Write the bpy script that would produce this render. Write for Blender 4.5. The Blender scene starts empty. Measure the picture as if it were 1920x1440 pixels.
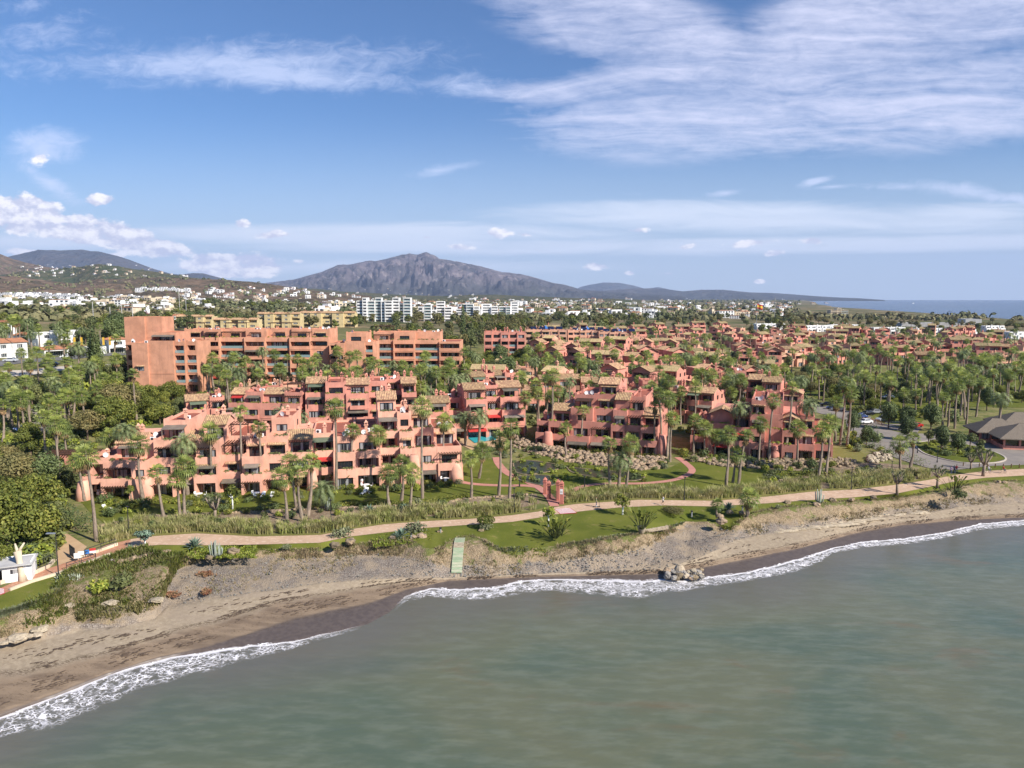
import bpy, bmesh, math, random
from mathutils import Vector, Matrix, noise
from mathutils.geometry import delaunay_2d_cdt
rnd = random.Random(7)
S = bpy.context.scene
COL = S.collection
R = math.radians
# ------------------------------------------------------------------ camera
F, PITCH, CZ = 1364.0, R(6.70), 41.0          # focal length in photo pixels, tilt, height above the sea
cd = bpy.data.cameras.new('camera'); cam = bpy.data.objects.new('camera', cd); COL.objects.link(cam)
cd.sensor_width = 36; cd.lens = 36 * F / 1920; cd.clip_start = 0.5; cd.clip_end = 90000
cam.location = (0, 0, CZ); cam.rotation_euler = (R(90) - PITCH, 0, 0); S.camera = cam
cp, sp = math.cos(PITCH), math.sin(PITCH)
# ------------------------------------------------------------------ sun and exposure
SUN_EL, SUN_AZ = R(36), R(127)                # azimuth clockwise from +Y
sd = bpy.data.lights.new('sun', 'SUN'); sd.energy = 4.1; sd.angle = R(0.5); sd.color = (1, .93, .83)
so = bpy.data.objects.new('sun', sd); COL.objects.link(so)
sdir = Vector((math.sin(SUN_AZ) * math.cos(SUN_EL), math.cos(SUN_AZ) * math.cos(SUN_EL), math.sin(SUN_EL)))
so.rotation_euler = (-sdir).to_track_quat('-Z', 'Y').to_euler(); so.location = (0, 0, 300)
S.view_settings.view_transform = 'Standard'; S.view_settings.look = 'None'
S.view_settings.exposure = 0.95; S.view_settings.gamma = 1
S.render.engine = 'CYCLES'
S.cycles.max_bounces = 5; S.cycles.diffuse_bounces = 3; S.cycles.glossy_bounces = 2
S.cycles.transmission_bounces = 2; S.cycles.volume_bounces = 0; S.cycles.transparent_max_bounces = 8
S.cycles.caustics_reflective = False; S.cycles.caustics_refractive = False

def pdir(px, py):
    u, v = (px - 960) / F, (720 - py) / F
    return Vector((u, cp + v * sp, -sp + v * cp))
def PZ(px, py, z):
    d = pdir(px, py); t = (z - CZ) / d.z
    return Vector((d.x * t, d.y * t, z))
def zat(y, py):
    v = (720 - py) / F
    return CZ + y * (v * cp - sp) / (cp + v * sp)
# ------------------------------------------------------------------ node helpers
def nd(nt, typ, ins=None, **props):
    n = nt.nodes.new('ShaderNode' + typ)
    for k, v in props.items(): setattr(n, k, v)
    for k, v in (ins or {}).items():
        s = n.inputs[k]
        if isinstance(v, bpy.types.NodeSocket): nt.links.new(v, s)
        else: s.default_value = v
    return n
def mt(nt, op, a, b=0.0, c=0.0, clamp=False):
    return nd(nt, 'Math', {0: a, 1: b, 2: c}, operation=op, use_clamp=clamp).outputs[0]
def mr(nt, v, a, b, c=0.0, d=1.0, smooth=True):
    return nd(nt, 'MapRange', {0: v, 1: a, 2: b, 3: c, 4: d}, interpolation_type='SMOOTHSTEP' if smooth else 'LINEAR').outputs[0]
def mixc(nt, f, a, b, blend='MIX'):
    n = nt.nodes.new('ShaderNodeMix'); n.data_type = 'RGBA'; n.blend_type = blend
    for s, v in ((n.inputs[0], f), (n.inputs[6], a), (n.inputs[7], b)):
        if isinstance(v, bpy.types.NodeSocket): nt.links.new(v, s)
        else: s.default_value = v if not isinstance(v, tuple) or len(v) == 4 else (*v, 1)
    return n.outputs[2]
def noi(nt, vec, scale, detail=4.0, rough=.55, dist=0.0):
    return nd(nt, 'TexNoise', {'Vector': vec, 'Scale': scale, 'Detail': detail, 'Roughness': rough, 'Distortion': dist}).outputs[0]
def scl(nt, vec, s, rot=0.0):
    return nd(nt, 'Mapping', {'Vector': vec, 'Scale': s, 'Rotation': (0, 0, rot)}).outputs[0]
# ------------------------------------------------------------------ world: sky and clouds by direction
W = bpy.data.worlds.new('World'); S.world = W; W.use_nodes = True
nt = W.node_tree; nt.nodes.clear()
sky = nd(nt, 'TexSky', sky_type='NISHITA'); sky.sun_disc = False
sky.sun_elevation = SUN_EL; sky.sun_rotation = SUN_AZ; sky.altitude = 50; sky.air_density = 1.0; sky.dust_density = 0.35; sky.ozone_density = 2.2
tc = nd(nt, 'TexCoord').outputs['Generated']
sx = nd(nt, 'SeparateXYZ', {0: tc})
yy = mt(nt, 'MAXIMUM', sx.outputs[1], .08)
gu = mt(nt, 'DIVIDE', sx.outputs[0], yy); gv = mt(nt, 'DIVIDE', sx.outputs[2], yy)
g = nd(nt, 'CombineXYZ', {0: gu, 1: gv, 2: 0.0}).outputs[0]
# cirrus lies on a high layer: project the direction on a plane
zz = mt(nt, 'ADD', mt(nt, 'MAXIMUM', sx.outputs[2], 0.0), .10)
pl = nd(nt, 'CombineXYZ', {0: mt(nt, 'DIVIDE', sx.outputs[0], zz), 1: mt(nt, 'DIVIDE', sx.outputs[1], zz), 2: 0.0}).outputs[0]
def gn(px, py):
    d = pdir(px, py); return d.x / d.y, d.z / d.y
def ell(px, py, rx, ry, rot=0.0, soft=1.0):
    """soft ellipse of directions: 1 in the middle, 0 at the rim"""
    u, v = gn(px, py)
    n = nd(nt, 'Mapping', {'Vector': g, 'Location': (u, v, 0), 'Rotation': (0, 0, R(rot)), 'Scale': (rx / F, ry / F, 1)}, vector_type='TEXTURE')
    l = nd(nt, 'VectorMath', {0: n.outputs[0]}, operation='LENGTH').outputs['Value']
    return mt(nt, 'MULTIPLY', mt(nt, 'SUBTRACT', 1.0, l, clamp=True), soft)
def mx(lst):
    o = lst[0]
    for q in lst[1:]: o = mt(nt, 'MAXIMUM', o, q)
    return o
warp = nd(nt, 'TexNoise', {'Vector': pl, 'Scale': .9, 'Detail': 3.0}).outputs[1]
plw = nd(nt, 'VectorMath', {0: pl, 1: nd(nt, 'VectorMath', {0: warp, 'Scale': .9}, operation='SCALE').outputs[0]}, operation='ADD').outputs[0]
gw = nd(nt, 'VectorMath', {0: g, 1: nd(nt, 'VectorMath', {0: warp, 'Scale': .05}, operation='SCALE').outputs[0]}, operation='ADD').outputs[0]
fine = noi(nt, scl(nt, plw, (.8, 3.0, 1), R(52)), 1.7, 10.0, .66, .6)
lf = noi(nt, scl(nt, plw, (.7, 1.3, 1), R(40)), .9, 3.0, .5)
hf = noi(nt, scl(nt, gw, (8, 34, 1), R(-14)), 3.0, 6.0, .6, .3)
ripp = noi(nt, scl(nt, gw, (11, 24, 1), R(-20)), 2.2, 8.0, .7, .8)
streak = noi(nt, scl(nt, gw, (2.6, 36, 1), R(3)), 1.5, 8.0, .66, .4)
big = mx([ell(1420, 185, 560, 130, 4, 1.45), ell(1180, 55, 330, 95, -12, 1.2), ell(1700, 40, 380, 110, 8, 1.5), ell(1500, 235, 300, 62, 2, 1.5),
          ell(1830, 185, 340, 105, 10, 1.4), ell(1560, 110, 420, 120, 5, .8), ell(1040, 175, 190, 40, 0, .8), ell(1340, 270, 140, 26, 0, 1.1)])
cir = mr(nt, mt(nt, 'ADD', mt(nt, 'MULTIPLY', mt(nt, 'MINIMUM', big, .62), .62), mt(nt, 'ADD', mt(nt, 'ADD', mt(nt, 'MULTIPLY', fine, 1.0), mt(nt, 'MULTIPLY', lf, .75)), mt(nt, 'ADD', mt(nt, 'MULTIPLY', ripp, .35), mt(nt, 'MULTIPLY', hf, .35)))), 1.30, 1.95, 0, 1, False)
cir = mt(nt, 'MULTIPLY', cir, mr(nt, big, .0, .45))
thin = mx([ell(430, 118, 680, 70, 1, 1.25), ell(860, 160, 200, 50, 0, 1.0), ell(80, 60, 240, 90, 5, .9), ell(520, 140, 430, 50, -3, 1.4), ell(60, 120, 260, 60, 2, .8), ell(60, 10, 190, 40, 10, .8), ell(80, 275, 120, 60, 6, 1.5), ell(95, 345, 120, 34, -34, 1.3),
           ell(830, 318, 130, 18, 10, 1.2), ell(700, 165, 260, 18, 0, .7), ell(1220, 385, 200, 45, -10, .6), ell(1790, 355, 150, 28, -6, 1.3), ell(1900, 372, 140, 20, -4, 1.4), ell(1700, 350, 200, 20, 0, .8), ell(330, 150, 260, 40, 0, .9), ell(1525, 341, 60, 14, 14, 1.5), ell(1357, 362, 60, 12, 6, 1.2), ell(1560, 350, 90, 10, 4, 1.1)])
cth = mr(nt, mt(nt, 'ADD', mt(nt, 'MULTIPLY', thin, .55), mt(nt, 'ADD', mt(nt, 'MULTIPLY', ripp, .8), mt(nt, 'MULTIPLY', fine, .35))), .80, 1.35, 0, .9)
cth = mt(nt, 'MULTIPLY', cth, mr(nt, thin, .0, .35))
band = mx([ell(700, 440, 620, 30, 0, 1.2), ell(1500, 410, 700, 40, -1.0, 1.1), ell(1600, 458, 800, 22, 1, 1.3), ell(900, 462, 620, 22, 0, 1.2), ell(60, 455, 330, 24, 0, .9), ell(1250, 405, 400, 18, 2, .9), ell(1780, 405, 300, 30, 2, .9), ell(700, 500, 700, 20, 0, .7)])
cb = mr(nt, mt(nt, 'ADD', mt(nt, 'MULTIPLY', mt(nt, 'MINIMUM', band, .75), .75), streak), .50, 1.15, 0, .95)
cb = mt(nt, 'MULTIPLY', cb, mr(nt, band, .0, .3))
# small cumulus near the horizon
pn = noi(nt, scl(nt, g, (23, 40, 1)), 1.35, 8.0, .62)
pn2 = noi(nt, scl(nt, nd(nt, 'VectorMath', {0: g, 1: (.007, .009, 0)}, operation='ADD').outputs[0], (23, 40, 1)), 1.35, 8.0, .62)
cu = mx([ell(40, 402, 120, 50, 0, 1.6), ell(140, 428, 150, 40, -8, 1.6), ell(225, 444, 120, 36, -10, 1.5), ell(290, 465, 110, 28, -5, 1.4), ell(190, 375, 42, 17, 0, 1.2),
         ell(75, 296, 45, 20, 0, .7), ell(440, 499, 130, 32, 0, 1.8), ell(375, 483, 30, 14, 0, 1.0), ell(455, 419, 30, 14, 0, 1.1), ell(515, 440, 62, 15, 3, 1.1), ell(40, 472, 70, 11, 0, 1.0),
         ell(935, 438, 45, 19, 0, 1.05), ell(985, 440, 30, 9, 0, .8), ell(860, 463, 45, 11, 0, .9), ell(800, 445, 25, 7, 0, .8), ell(1120, 500, 44, 12, 0, 1.1), ell(1180, 512, 16, 7, 0, 1.1),
         ell(1290, 462, 36, 9, 12, .95), ell(1410, 455, 70, 13, 5, 1.05), ell(1450, 475, 34, 10, 5, 1.0), ell(1522, 452, 38, 11, 0, 1.2), ell(1425, 528, 18, 6, 0, 1.2),
         ell(1195, 432, 40, 8, 0, .75), ell(560, 490, 28, 7, 0, .8), ell(210, 478, 90, 10, 0, .7), ell(1250, 513, 60, 5, 0, .7)])
cum = mr(nt, mt(nt, 'ADD', mt(nt, 'MULTIPLY', mt(nt, 'MINIMUM', cu, .8), .55), pn), .70, .88)
cum = mt(nt, 'MULTIPLY', cum, mr(nt, cu, 0, .12))
emb = mt(nt, 'ADD', .45, mt(nt, 'MULTIPLY', mt(nt, 'SUBTRACT', pn, pn2), 5.0), clamp=True)  # paints sunlit and shaded sides into the puffs, lit from upper right
cumcol = mixc(nt, emb, (4.9, 5.0, 6.2, 1), (8.6, 8.3, 8.4, 1))
skc = mixc(nt, 1.0, sky.outputs[0], (.40, .585, .81, 1), 'MULTIPLY')
skc = mixc(nt, mr(nt, gv, .0, .26, .85, 0), skc, (4.1, 4.9, 6.0, 1))
c1 = mixc(nt, cb, skc, (5.6, 6.2, 7.3, 1))
c1 = mixc(nt, mt(nt, 'MULTIPLY', cth, .62), c1, (6.0, 6.5, 8.4, 1))
c1 = mixc(nt, mt(nt, 'MULTIPLY', cir, .86), c1, (6.2, 6.3, 7.8, 1))
c1 = mixc(nt, mt(nt, 'MULTIPLY', cum, .95), c1, cumcol)
bg = nd(nt, 'Background', {'Color': c1, 'Strength': .08})
wo = nd(nt, 'OutputWorld', {'Surface': bg.outputs[0]})
W.cycles.sampling_method = 'MANUAL'; W.cycles.sample_map_resolution = 512
# ------------------------------------------------------------------ materials
MATS = {}
def newmat(name):
    m = bpy.data.materials.new(name); m.use_nodes = True; m.node_tree.nodes.clear(); MATS[name] = m; return m, m.node_tree
def surf(name, cols, scale=1.0, rough=.85, bump=0.0, bscale=None, coord='obj', spec=.3, rand=0.0, stretch=(1, 1, 1), detail=6.0, metal=0.0, translucent=0.0, dist=0.03, contrast=(.35, .65), leaf=0.0):
    """a rough surface whose own colour wanders between the given colours"""
    m, nt = newmat(name)
    vec = nd(nt, 'TexCoord').outputs['Object'] if coord == 'obj' else nd(nt, 'NewGeometry').outputs['Position']
    if coord == 'obj':
        ri = nd(nt, 'ObjectInfo').outputs['Random']
        vec = nd(nt, 'VectorMath', {0: vec, 1: nd(nt, 'CombineXYZ', {0: mt(nt, 'MULTIPLY', ri, 37.0), 1: ri, 2: 0.0}).outputs[0]}, operation='ADD').outputs[0]
    v = scl(nt, vec, stretch)
    f = mr(nt, noi(nt, v, scale, detail), *contrast)
    c = cols[0]
    if len(cols) > 1: c = mixc(nt, f, cols[0], cols[1])
    if len(cols) > 2: c = mixc(nt, mr(nt, noi(nt, v, scale * 4.3 + .01, 4.0), .52, .66), c, cols[2])
    if rand or leaf:
        val = 1.0
        if rand:
            val = mr(nt, nd(nt, 'ObjectInfo').outputs['Random'], 0, 1, 1 - rand, 1 + rand, False)
        if leaf:
            at = nd(nt, 'Attribute', attribute_name='lv').outputs['Fac']
            val = mt(nt, 'MULTIPLY', val, mr(nt, at, 0, 1, 1 - leaf, 1 + leaf, False))
        hs = nd(nt, 'HueSaturation', {'Hue': mt(nt, 'ADD', .5, mt(nt, 'MULTIPLY', mt(nt, 'SUBTRACT', val, 1.0), -.035)), 'Saturation': 1.0, 'Value': val, 'Color': c})
        c = hs.outputs[0]
    b = nd(nt, 'BsdfPrincipled', {'Roughness': rough, 'Specular IOR Level': spec, 'Metallic': metal})
    if isinstance(c, tuple): b.inputs['Base Color'].default_value = (*c[:3], 1)
    else: nt.links.new(c, b.inputs['Base Color'])
    if bump:
        h = noi(nt, v, bscale or scale * 6, 5.0, .65)
        bn = nd(nt, 'Bump', {'Strength': bump, 'Distance': dist, 'Height': h}); nt.links.new(bn.outputs[0], b.inputs['Normal'])
    out = b.outputs[0]
    if translucent:
        tr = nd(nt, 'BsdfTranslucent')
        if isinstance(c, tuple): tr.inputs[0].default_value = (*c[:3], 1)
        else: nt.links.new(c, tr.inputs[0])
        out = nd(nt, 'MixShader', {0: translucent, 1: out, 2: tr.outputs[0]}).outputs[0]
    nd(nt, 'OutputMaterial', {'Surface': out})
    return m
def stucco(name, c, rough=.9, rand=.06):
    m, nt = newmat(name)
    pos = nd(nt, 'NewGeometry').outputs['Position']
    c = Vector(c)
    a = mixc(nt, mr(nt, noi(nt, pos, .35, 5.0), .35, .68), tuple(c * 1.08), tuple(c * .82))
    st = noi(nt, scl(nt, pos, (2.2, 2.2, .16)), 1.0, 6.0, .65)
    a = mixc(nt, mr(nt, st, .50, .72, 0, .5), a, (c[0] * .62, c[1] * .62, c[2] * .66))
    a = mixc(nt, mr(nt, noi(nt, pos, 3.1, 5.0), .58, .8, 0, .3), a, (min(1, c[0] * 1.25), min(1, c[1] * 1.45), min(1, c[2] * 1.5)))
    hs = nd(nt, 'HueSaturation', {'Value': mr(nt, nd(nt, 'ObjectInfo').outputs['Random'], 0, 1, 1 - rand, 1 + rand, False), 'Color': a})
    b = nd(nt, 'BsdfPrincipled', {'Base Color': hs.outputs[0], 'Roughness': rough, 'Specular IOR Level': .15})
    bn = nd(nt, 'Bump', {'Strength': .35, 'Distance': .03, 'Height': noi(nt, pos, 5.0, 5.0, .7)}); nt.links.new(bn.outputs[0], b.inputs['Normal'])
    nd(nt, 'OutputMaterial', {'Surface': b.outputs[0]}); return m
stucco('pink', (.74, .395, .285)); stucco('rose', (.60, .265, .20)); stucco('salmon', (.60, .34, .235)); stucco('peach', (.60, .30, .19))
stucco('white', (.80, .79, .77)); stucco('yellow', (.58, .46, .25)); stucco('cream', (.62, .52, .38)); stucco('greywall', (.45, .44, .43))
surf('terracotta', [(.34, .105, .065), (.27, .085, .055), (.40, .15, .10)], 1.3, .85, .1)
surf('tile', [(.52, .35, .19), (.34, .20, .12), (.16, .115, .08)], 1.1, .9, .25, 12, contrast=(.38, .6), stretch=(1.6, 1, 1), rand=.18)
surf('tile_green', [(.44, .32, .18), (.33, .27, .12), (.17, .125, .08)], 1.1, .9, .25, 12, contrast=(.38, .6), rand=.2)
surf('tile_red', [(.42, .19, .10), (.30, .14, .08), (.2, .12, .08)], .9, .9, .2, 9, rand=.15)
surf('wood', [(.075, .038, .025), (.05, .026, .018)], 3, .7, .2)
surf('awning', [(.20, .17, .13), (.15, .12, .10)], .7, .8, .1, rand=.3)
surf('awning_green', [(.16, .19, .12), (.12, .15, .10)], .7, .8)
surf('frame_dark', [(.05, .035, .03)], 1, .5)
surf('frame_white', [(.75, .75, .73)], 1, .5)
surf('metal', [(.50, .52, .55), (.4, .42, .45)], 3, .35, metal=.6)
surf('dark_metal', [(.03, .03, .033)], 1, .45)
surf('paint_white', [(.80, .80, .79), (.72, .72, .70)], 2, .6)
surf('fabric_white', [(.82, .81, .79)], 2, .9)
surf('red', [(.50, .045, .04), (.42, .04, .035)], 2, .6)
surf('blue', [(.04, .16, .45)], 2, .6)
surf('gold', [(.72, .46, .05), (.66, .40, .04)], 2, .7)
surf('trunk', [(.30, .235, .175), (.20, .155, .12), (.13, .10, .08)], 2.2, .95, .5, 7, stretch=(1, 1, 3.5), rand=.15)
surf('bark', [(.17, .12, .085), (.11, .08, .06)], 3, .95, .5, 8)
surf('skirt', [(.36, .24, .12), (.25, .16, .08)], 3, .95, rand=.2, leaf=.3, translucent=.15)
surf('fan', [(.27, .31, .075), (.17, .225, .055)], 1.2, .5, rand=.28, leaf=.45, translucent=.28, spec=.35)
surf('date', [(.24, .28, .125), (.15, .195, .08)], 1.2, .55, rand=.25, leaf=.4, translucent=.28, spec=.35)
surf('leafA', [(.15, .18, .035), (.225, .25, .05), (.30, .27, .06)], .5, .6, rand=.3, leaf=.5, translucent=.36)
surf('leafB', [(.14, .165, .06), (.19, .21, .08)], .5, .65, rand=.3, leaf=.45, translucent=.36)
surf('leafC', [(.24, .21, .08), (.19, .18, .07)], .5, .65, rand=.3, leaf=.45, translucent=.36)
surf('leafD', [(.10, .135, .045), (.13, .165, .06)], .5, .6, rand=.25, leaf=.4, translucent=.15)
surf('leafY', [(.30, .34, .05), (.22, .28, .045), (.38, .36, .07)], .8, .55, rand=.2, leaf=.5, translucent=.3)
surf('leafO', [(.20, .22, .12), (.15, .17, .09), (.26, .25, .15)], .8, .7, rand=.25, leaf=.4, translucent=.2)
surf('rust_bush', [(.24, .11, .06), (.22, .15, .08)], .8, .8, leaf=.4)
surf('reed', [(.40, .36, .16), (.28, .31, .09), (.46, .40, .23)], .35, .8, leaf=.45, translucent=.3, coord='pos')
surf('drygrass', [(.36, .28, .17), (.27, .22, .12), (.20, .20, .08)], .25, .9, leaf=.4, translucent=.2, coord='pos')
surf('agave', [(.20, .27, .20), (.13, .20, .13)], 1.5, .5, rand=.2, leaf=.3)
surf('agave_light', [(.42, .45, .38), (.33, .38, .30)], 1.5, .5, rand=.2, leaf=.3)
surf('rock', [(.34, .25, .155), (.21, .16, .11), (.12, .10, .075)], .9, .95, .8, 4, rand=.28)
surf('rockgrey', [(.27, .25, .22), (.19, .175, .16), (.36, .32, .28)], 1.2, .95, .8, 4, rand=.25)
surf('rockpale', [(.44, .37, .27), (.34, .28, .20), (.25, .20, .14)], 1.2, .9, .5, 4, rand=.15)
surf('thatch', [(.20, .165, .13), (.12, .10, .08), (.30, .25, .19)], 1.5, 1.0, .9, 9, stretch=(5, 5, 1))
surf('skin', [(.50, .30, .21)], 2, .6)
surf('cloth_blue', [(.06, .08, .15)], 2, .9); surf('cloth_white', [(.72, .72, .74)], 2, .9); surf('cloth_black', [(.02, .02, .025)], 2, .9)
surf('cloth_olive', [(.26, .30, .16)], 2, .9); surf('cloth_mauve', [(.30, .22, .36)], 2, .9); surf('hair', [(.04, .025, .018)], 2, .8)
surf('rubber', [(.015, .015, .016)], 2, .8); surf('solar', [(.012, .018, .05)], 2, .2)
surf('greenboard', [(.26, .34, .21), (.36, .38, .26), (.46, .42, .33)], .9, .8, stretch=(.3, 2.5, 1), contrast=(.45, .55))
surf('foliage_far', [(.065, .085, .035), (.10, .11, .05), (.13, .12, .06)], .01, .9, coord='pos')
def glassmat(name, dark, curtain):
    m, nt = newmat(name)
    ob = nd(nt, 'TexCoord').outputs['Object']; ri = nd(nt, 'ObjectInfo').outputs['Random']
    s = nd(nt, 'SeparateXYZ', {0: ob})
    ph = mt(nt, 'ADD', s.outputs[0], mt(nt, 'MULTIPLY', ri, 9.0))
    fold = noi(nt, nd(nt, 'CombineXYZ', {0: mt(nt, 'MULTIPLY', ph, 9.0), 1: 0.0, 2: mt(nt, 'MULTIPLY', ri, 5.0)}).outputs[0], 1.0, 3.0)
    w = noi(nt, nd(nt, 'CombineXYZ', {0: mt(nt, 'MULTIPLY', ph, .9), 1: ri, 2: 0.0}).outputs[0], 1.0, 1.0)
    sel = mt(nt, 'MULTIPLY', mr(nt, w, .50, .53), mr(nt, ri, .30, .32))
    c = mixc(nt, mt(nt, 'MULTIPLY', sel, mr(nt, fold, .3, .7, .45, 1.0)), dark, curtain)
    b = nd(nt, 'BsdfPrincipled', {'Base Color': c, 'Roughness': .06, 'Specular IOR Level': .9})
    nd(nt, 'OutputMaterial', {'Surface': b.outputs[0]}); return m
glassmat('glass', (.018, .022, .028, 1), (.42, .42, .42, 1)); glassmat('glass_far', (.04, .05, .06, 1), (.20, .21, .22, 1))
def simple(name, col, rough, alpha=1.0, spec=.5):
    m, nt = newmat(name); b = nd(nt, 'BsdfPrincipled', {'Base Color': (*col, 1), 'Roughness': rough, 'Specular IOR Level': spec, 'Alpha': alpha}); nd(nt, 'OutputMaterial', {'Surface': b.outputs[0]}); return m
simple('rail_glass', (.30, .42, .42), .1, .62); simple('car_glass', (.015, .018, .022), .05, 1, .9)
for k, c in {'car_white': (.75, .75, .76), 'car_blue': (.03, .07, .22), 'car_black': (.015, .016, .02), 'car_grey': (.25, .26, .28), 'car_red': (.42, .025, .02), 'car_silver': (.48, .5, .52)}.items(): simple(k, c, .22, 1, .7)
# ------------------------------------------------------------------ mesh helpers
class MB:
    def __init__(s): s.v, s.f, s.m, s.lv = [], [], [], []
    def face(s, pts, mi=0, lv=.5):
        n = len(s.v); s.v += [tuple(p) for p in pts]; s.f.append(tuple(range(n, n + len(pts)))); s.m.append(mi); s.lv.append(lv)
    def box(s, x0, x1, y0, y1, z0, z1, mi=0, taper=0.0):
        if x1 - x0 < 1e-4 or y1 - y0 < 1e-4 or z1 - z0 < 1e-4: return
        n = len(s.v); t = taper
        s.v += [(x0, y0, z0), (x1, y0, z0), (x1, y1, z0), (x0, y1, z0), (x0 + t, y0 + t, z1), (x1 - t, y0 + t, z1), (x1 - t, y1 - t, z1), (x0 + t, y1 - t, z1)]
        for q in ((0, 3, 2, 1), (4, 5, 6, 7), (0, 1, 5, 4), (1, 2, 6, 5), (2, 3, 7, 6), (3, 0, 4, 7)):
            s.f.append(tuple(n + i for i in q)); s.m.append(mi); s.lv.append(.5)
    def tube(s, pts, rad, seg=8, mi=0, cap=True):
        pts = [Vector(p) for p in pts]
        if not isinstance(rad, (list, tuple)): rad = [rad] * len(pts)
        n0 = len(s.v)
        for i, p in enumerate(pts):
            d = (pts[min(i + 1, len(pts) - 1)] - pts[max(i - 1, 0)]).normalized()
            a = d.orthogonal().normalized() if abs(d.z) < .99 else Vector((1, 0, 0)); a = (a - d * a.dot(d)).normalized(); b = d.cross(a)
            for k in range(seg):
                t = 2 * math.pi * k / seg; s.v.append(tuple(p + (a * math.cos(t) + b * math.sin(t)) * rad[i]))
        for i in range(len(pts) - 1):
            for k in range(seg):
                s.f.append((n0 + i * seg + k, n0 + i * seg + (k + 1) % seg, n0 + (i + 1) * seg + (k + 1) % seg, n0 + (i + 1) * seg + k)); s.m.append(mi); s.lv.append(.5)
        if cap:
            s.f.append(tuple(n0 + (len(pts) - 1) * seg + k for k in range(seg))); s.m.append(mi); s.lv.append(.5)
            s.f.append(tuple(n0 + seg - 1 - k for k in range(seg))); s.m.append(mi); s.lv.append(.5)
    def blob(s, c, r, seed=0, rings=5, seg=8, rough=.25, mi=0, squash=1.0):
        """a stone: rounded lump with uneven faces"""
        c = Vector(c); n0 = len(s.v); rx, ry, rz = r if isinstance(r, tuple) else (r, r, r * squash)
        def P(a, b):
            d = Vector((math.cos(a) * math.sin(b), math.sin(a) * math.sin(b), math.cos(b)))
            k = 1 + rough * noise.noise(d * 1.6 + Vector((seed * 3.1, seed * 1.7, seed))) * 1.6
            return (c.x + d.x * rx * k, c.y + d.y * ry * k, c.z + d.z * rz * k)
        s.v.append(P(0, 0))
        for i in range(1, rings):
            for k in range(seg): s.v.append(P(2 * math.pi * k / seg, math.pi * i / rings))
        s.v.append(P(0, math.pi)); last = len(s.v) - 1
        for k in range(seg):
            s.f.append((n0, n0 + 1 + k, n0 + 1 + (k + 1) % seg)); s.m.append(mi); s.lv.append(.5)
            b = n0 + 1 + (rings - 2) * seg
            s.f.append((last, b + (k + 1) % seg, b + k)); s.m.append(mi); s.lv.append(.5)
            for i in range(rings - 2):
                a = n0 + 1 + i * seg; s.f.append((a + k, a + seg + k, a + seg + (k + 1) % seg, a + (k + 1) % seg)); s.m.append(mi); s.lv.append(.5)
    def mesh(s, name, mats, smooth=False, lv=False):
        me = bpy.data.meshes.new(name); me.from_pydata(s.v, [], s.f)
        for m in mats if isinstance(mats, (list, tuple)) else [mats]: me.materials.append(MATS[m])
        me.polygons.foreach_set('material_index', s.m)
        if smooth: me.polygons.foreach_set('use_smooth', [True] * len(s.f))
        if lv:
            at = me.attributes.new('lv', 'FLOAT', 'FACE'); at.data.foreach_set('value', s.lv)
        me.update(); return me
    def build(s, name, mats, parent=None, smooth=False, lv=False, loc=None):
        return mk(name, s.mesh(name, mats, smooth, lv), parent, loc)
def mk(name, me, parent=None, loc=None, rot=0.0, scale=None):
    o = bpy.data.objects.new(name, me); COL.objects.link(o)
    if parent: o.parent = parent
    if loc is not None: o.location = loc
    if rot: o.rotation_euler = (0, 0, rot)
    if scale: o.scale = scale
    return o
def tag(o, label, cat, group=None):
    o['label'] = label; o['category'] = cat
    if group: o['group'] = group
    return o
def thing(name, label, cat, loc=(0, 0, 0), rot=0.0, group=None):
    o = mk(name, None, None, loc, rot); o.empty_display_size = .5; return tag(o, label, cat, group)
def struct(o, kind='structure'): o['kind'] = kind; return o
def dup(root, loc, rot=0.0, scale=1.0, label=None, group=None):
    r = root.copy(); COL.objects.link(r); r.location = loc; r.rotation_euler = (0, 0, rot); r.scale = (scale,) * 3 if not isinstance(scale, tuple) else scale
    if label: r['label'] = label
    if group: r['group'] = group
    for ch in root.children:
        c = ch.copy(); COL.objects.link(c); c.parent = r
        for gch in ch.children:
            d = gch.copy(); COL.objects.link(d); d.parent = c
    return r
ORD = 'first second third fourth fifth sixth seventh eighth ninth tenth eleventh twelfth thirteenth fourteenth fifteenth sixteenth seventeenth eighteenth nineteenth twentieth'.split()
def ordn(i):
    if i < 20: return ORD[i]
    t = {2: 'twenty', 3: 'thirty', 4: 'forty', 5: 'fifty', 6: 'sixty', 7: 'seventy', 8: 'eighty', 9: 'ninety'}
    k = i + 1
    if k > 99: return 'number %d' % k
    if k % 10 == 0: return {3: 'thirtieth', 4: 'fortieth', 5: 'fiftieth', 6: 'sixtieth', 7: 'seventieth', 8: 'eightieth', 9: 'ninetieth'}[k // 10]
    return t[k // 10] + '-' + ORD[k % 10 - 1]
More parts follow.
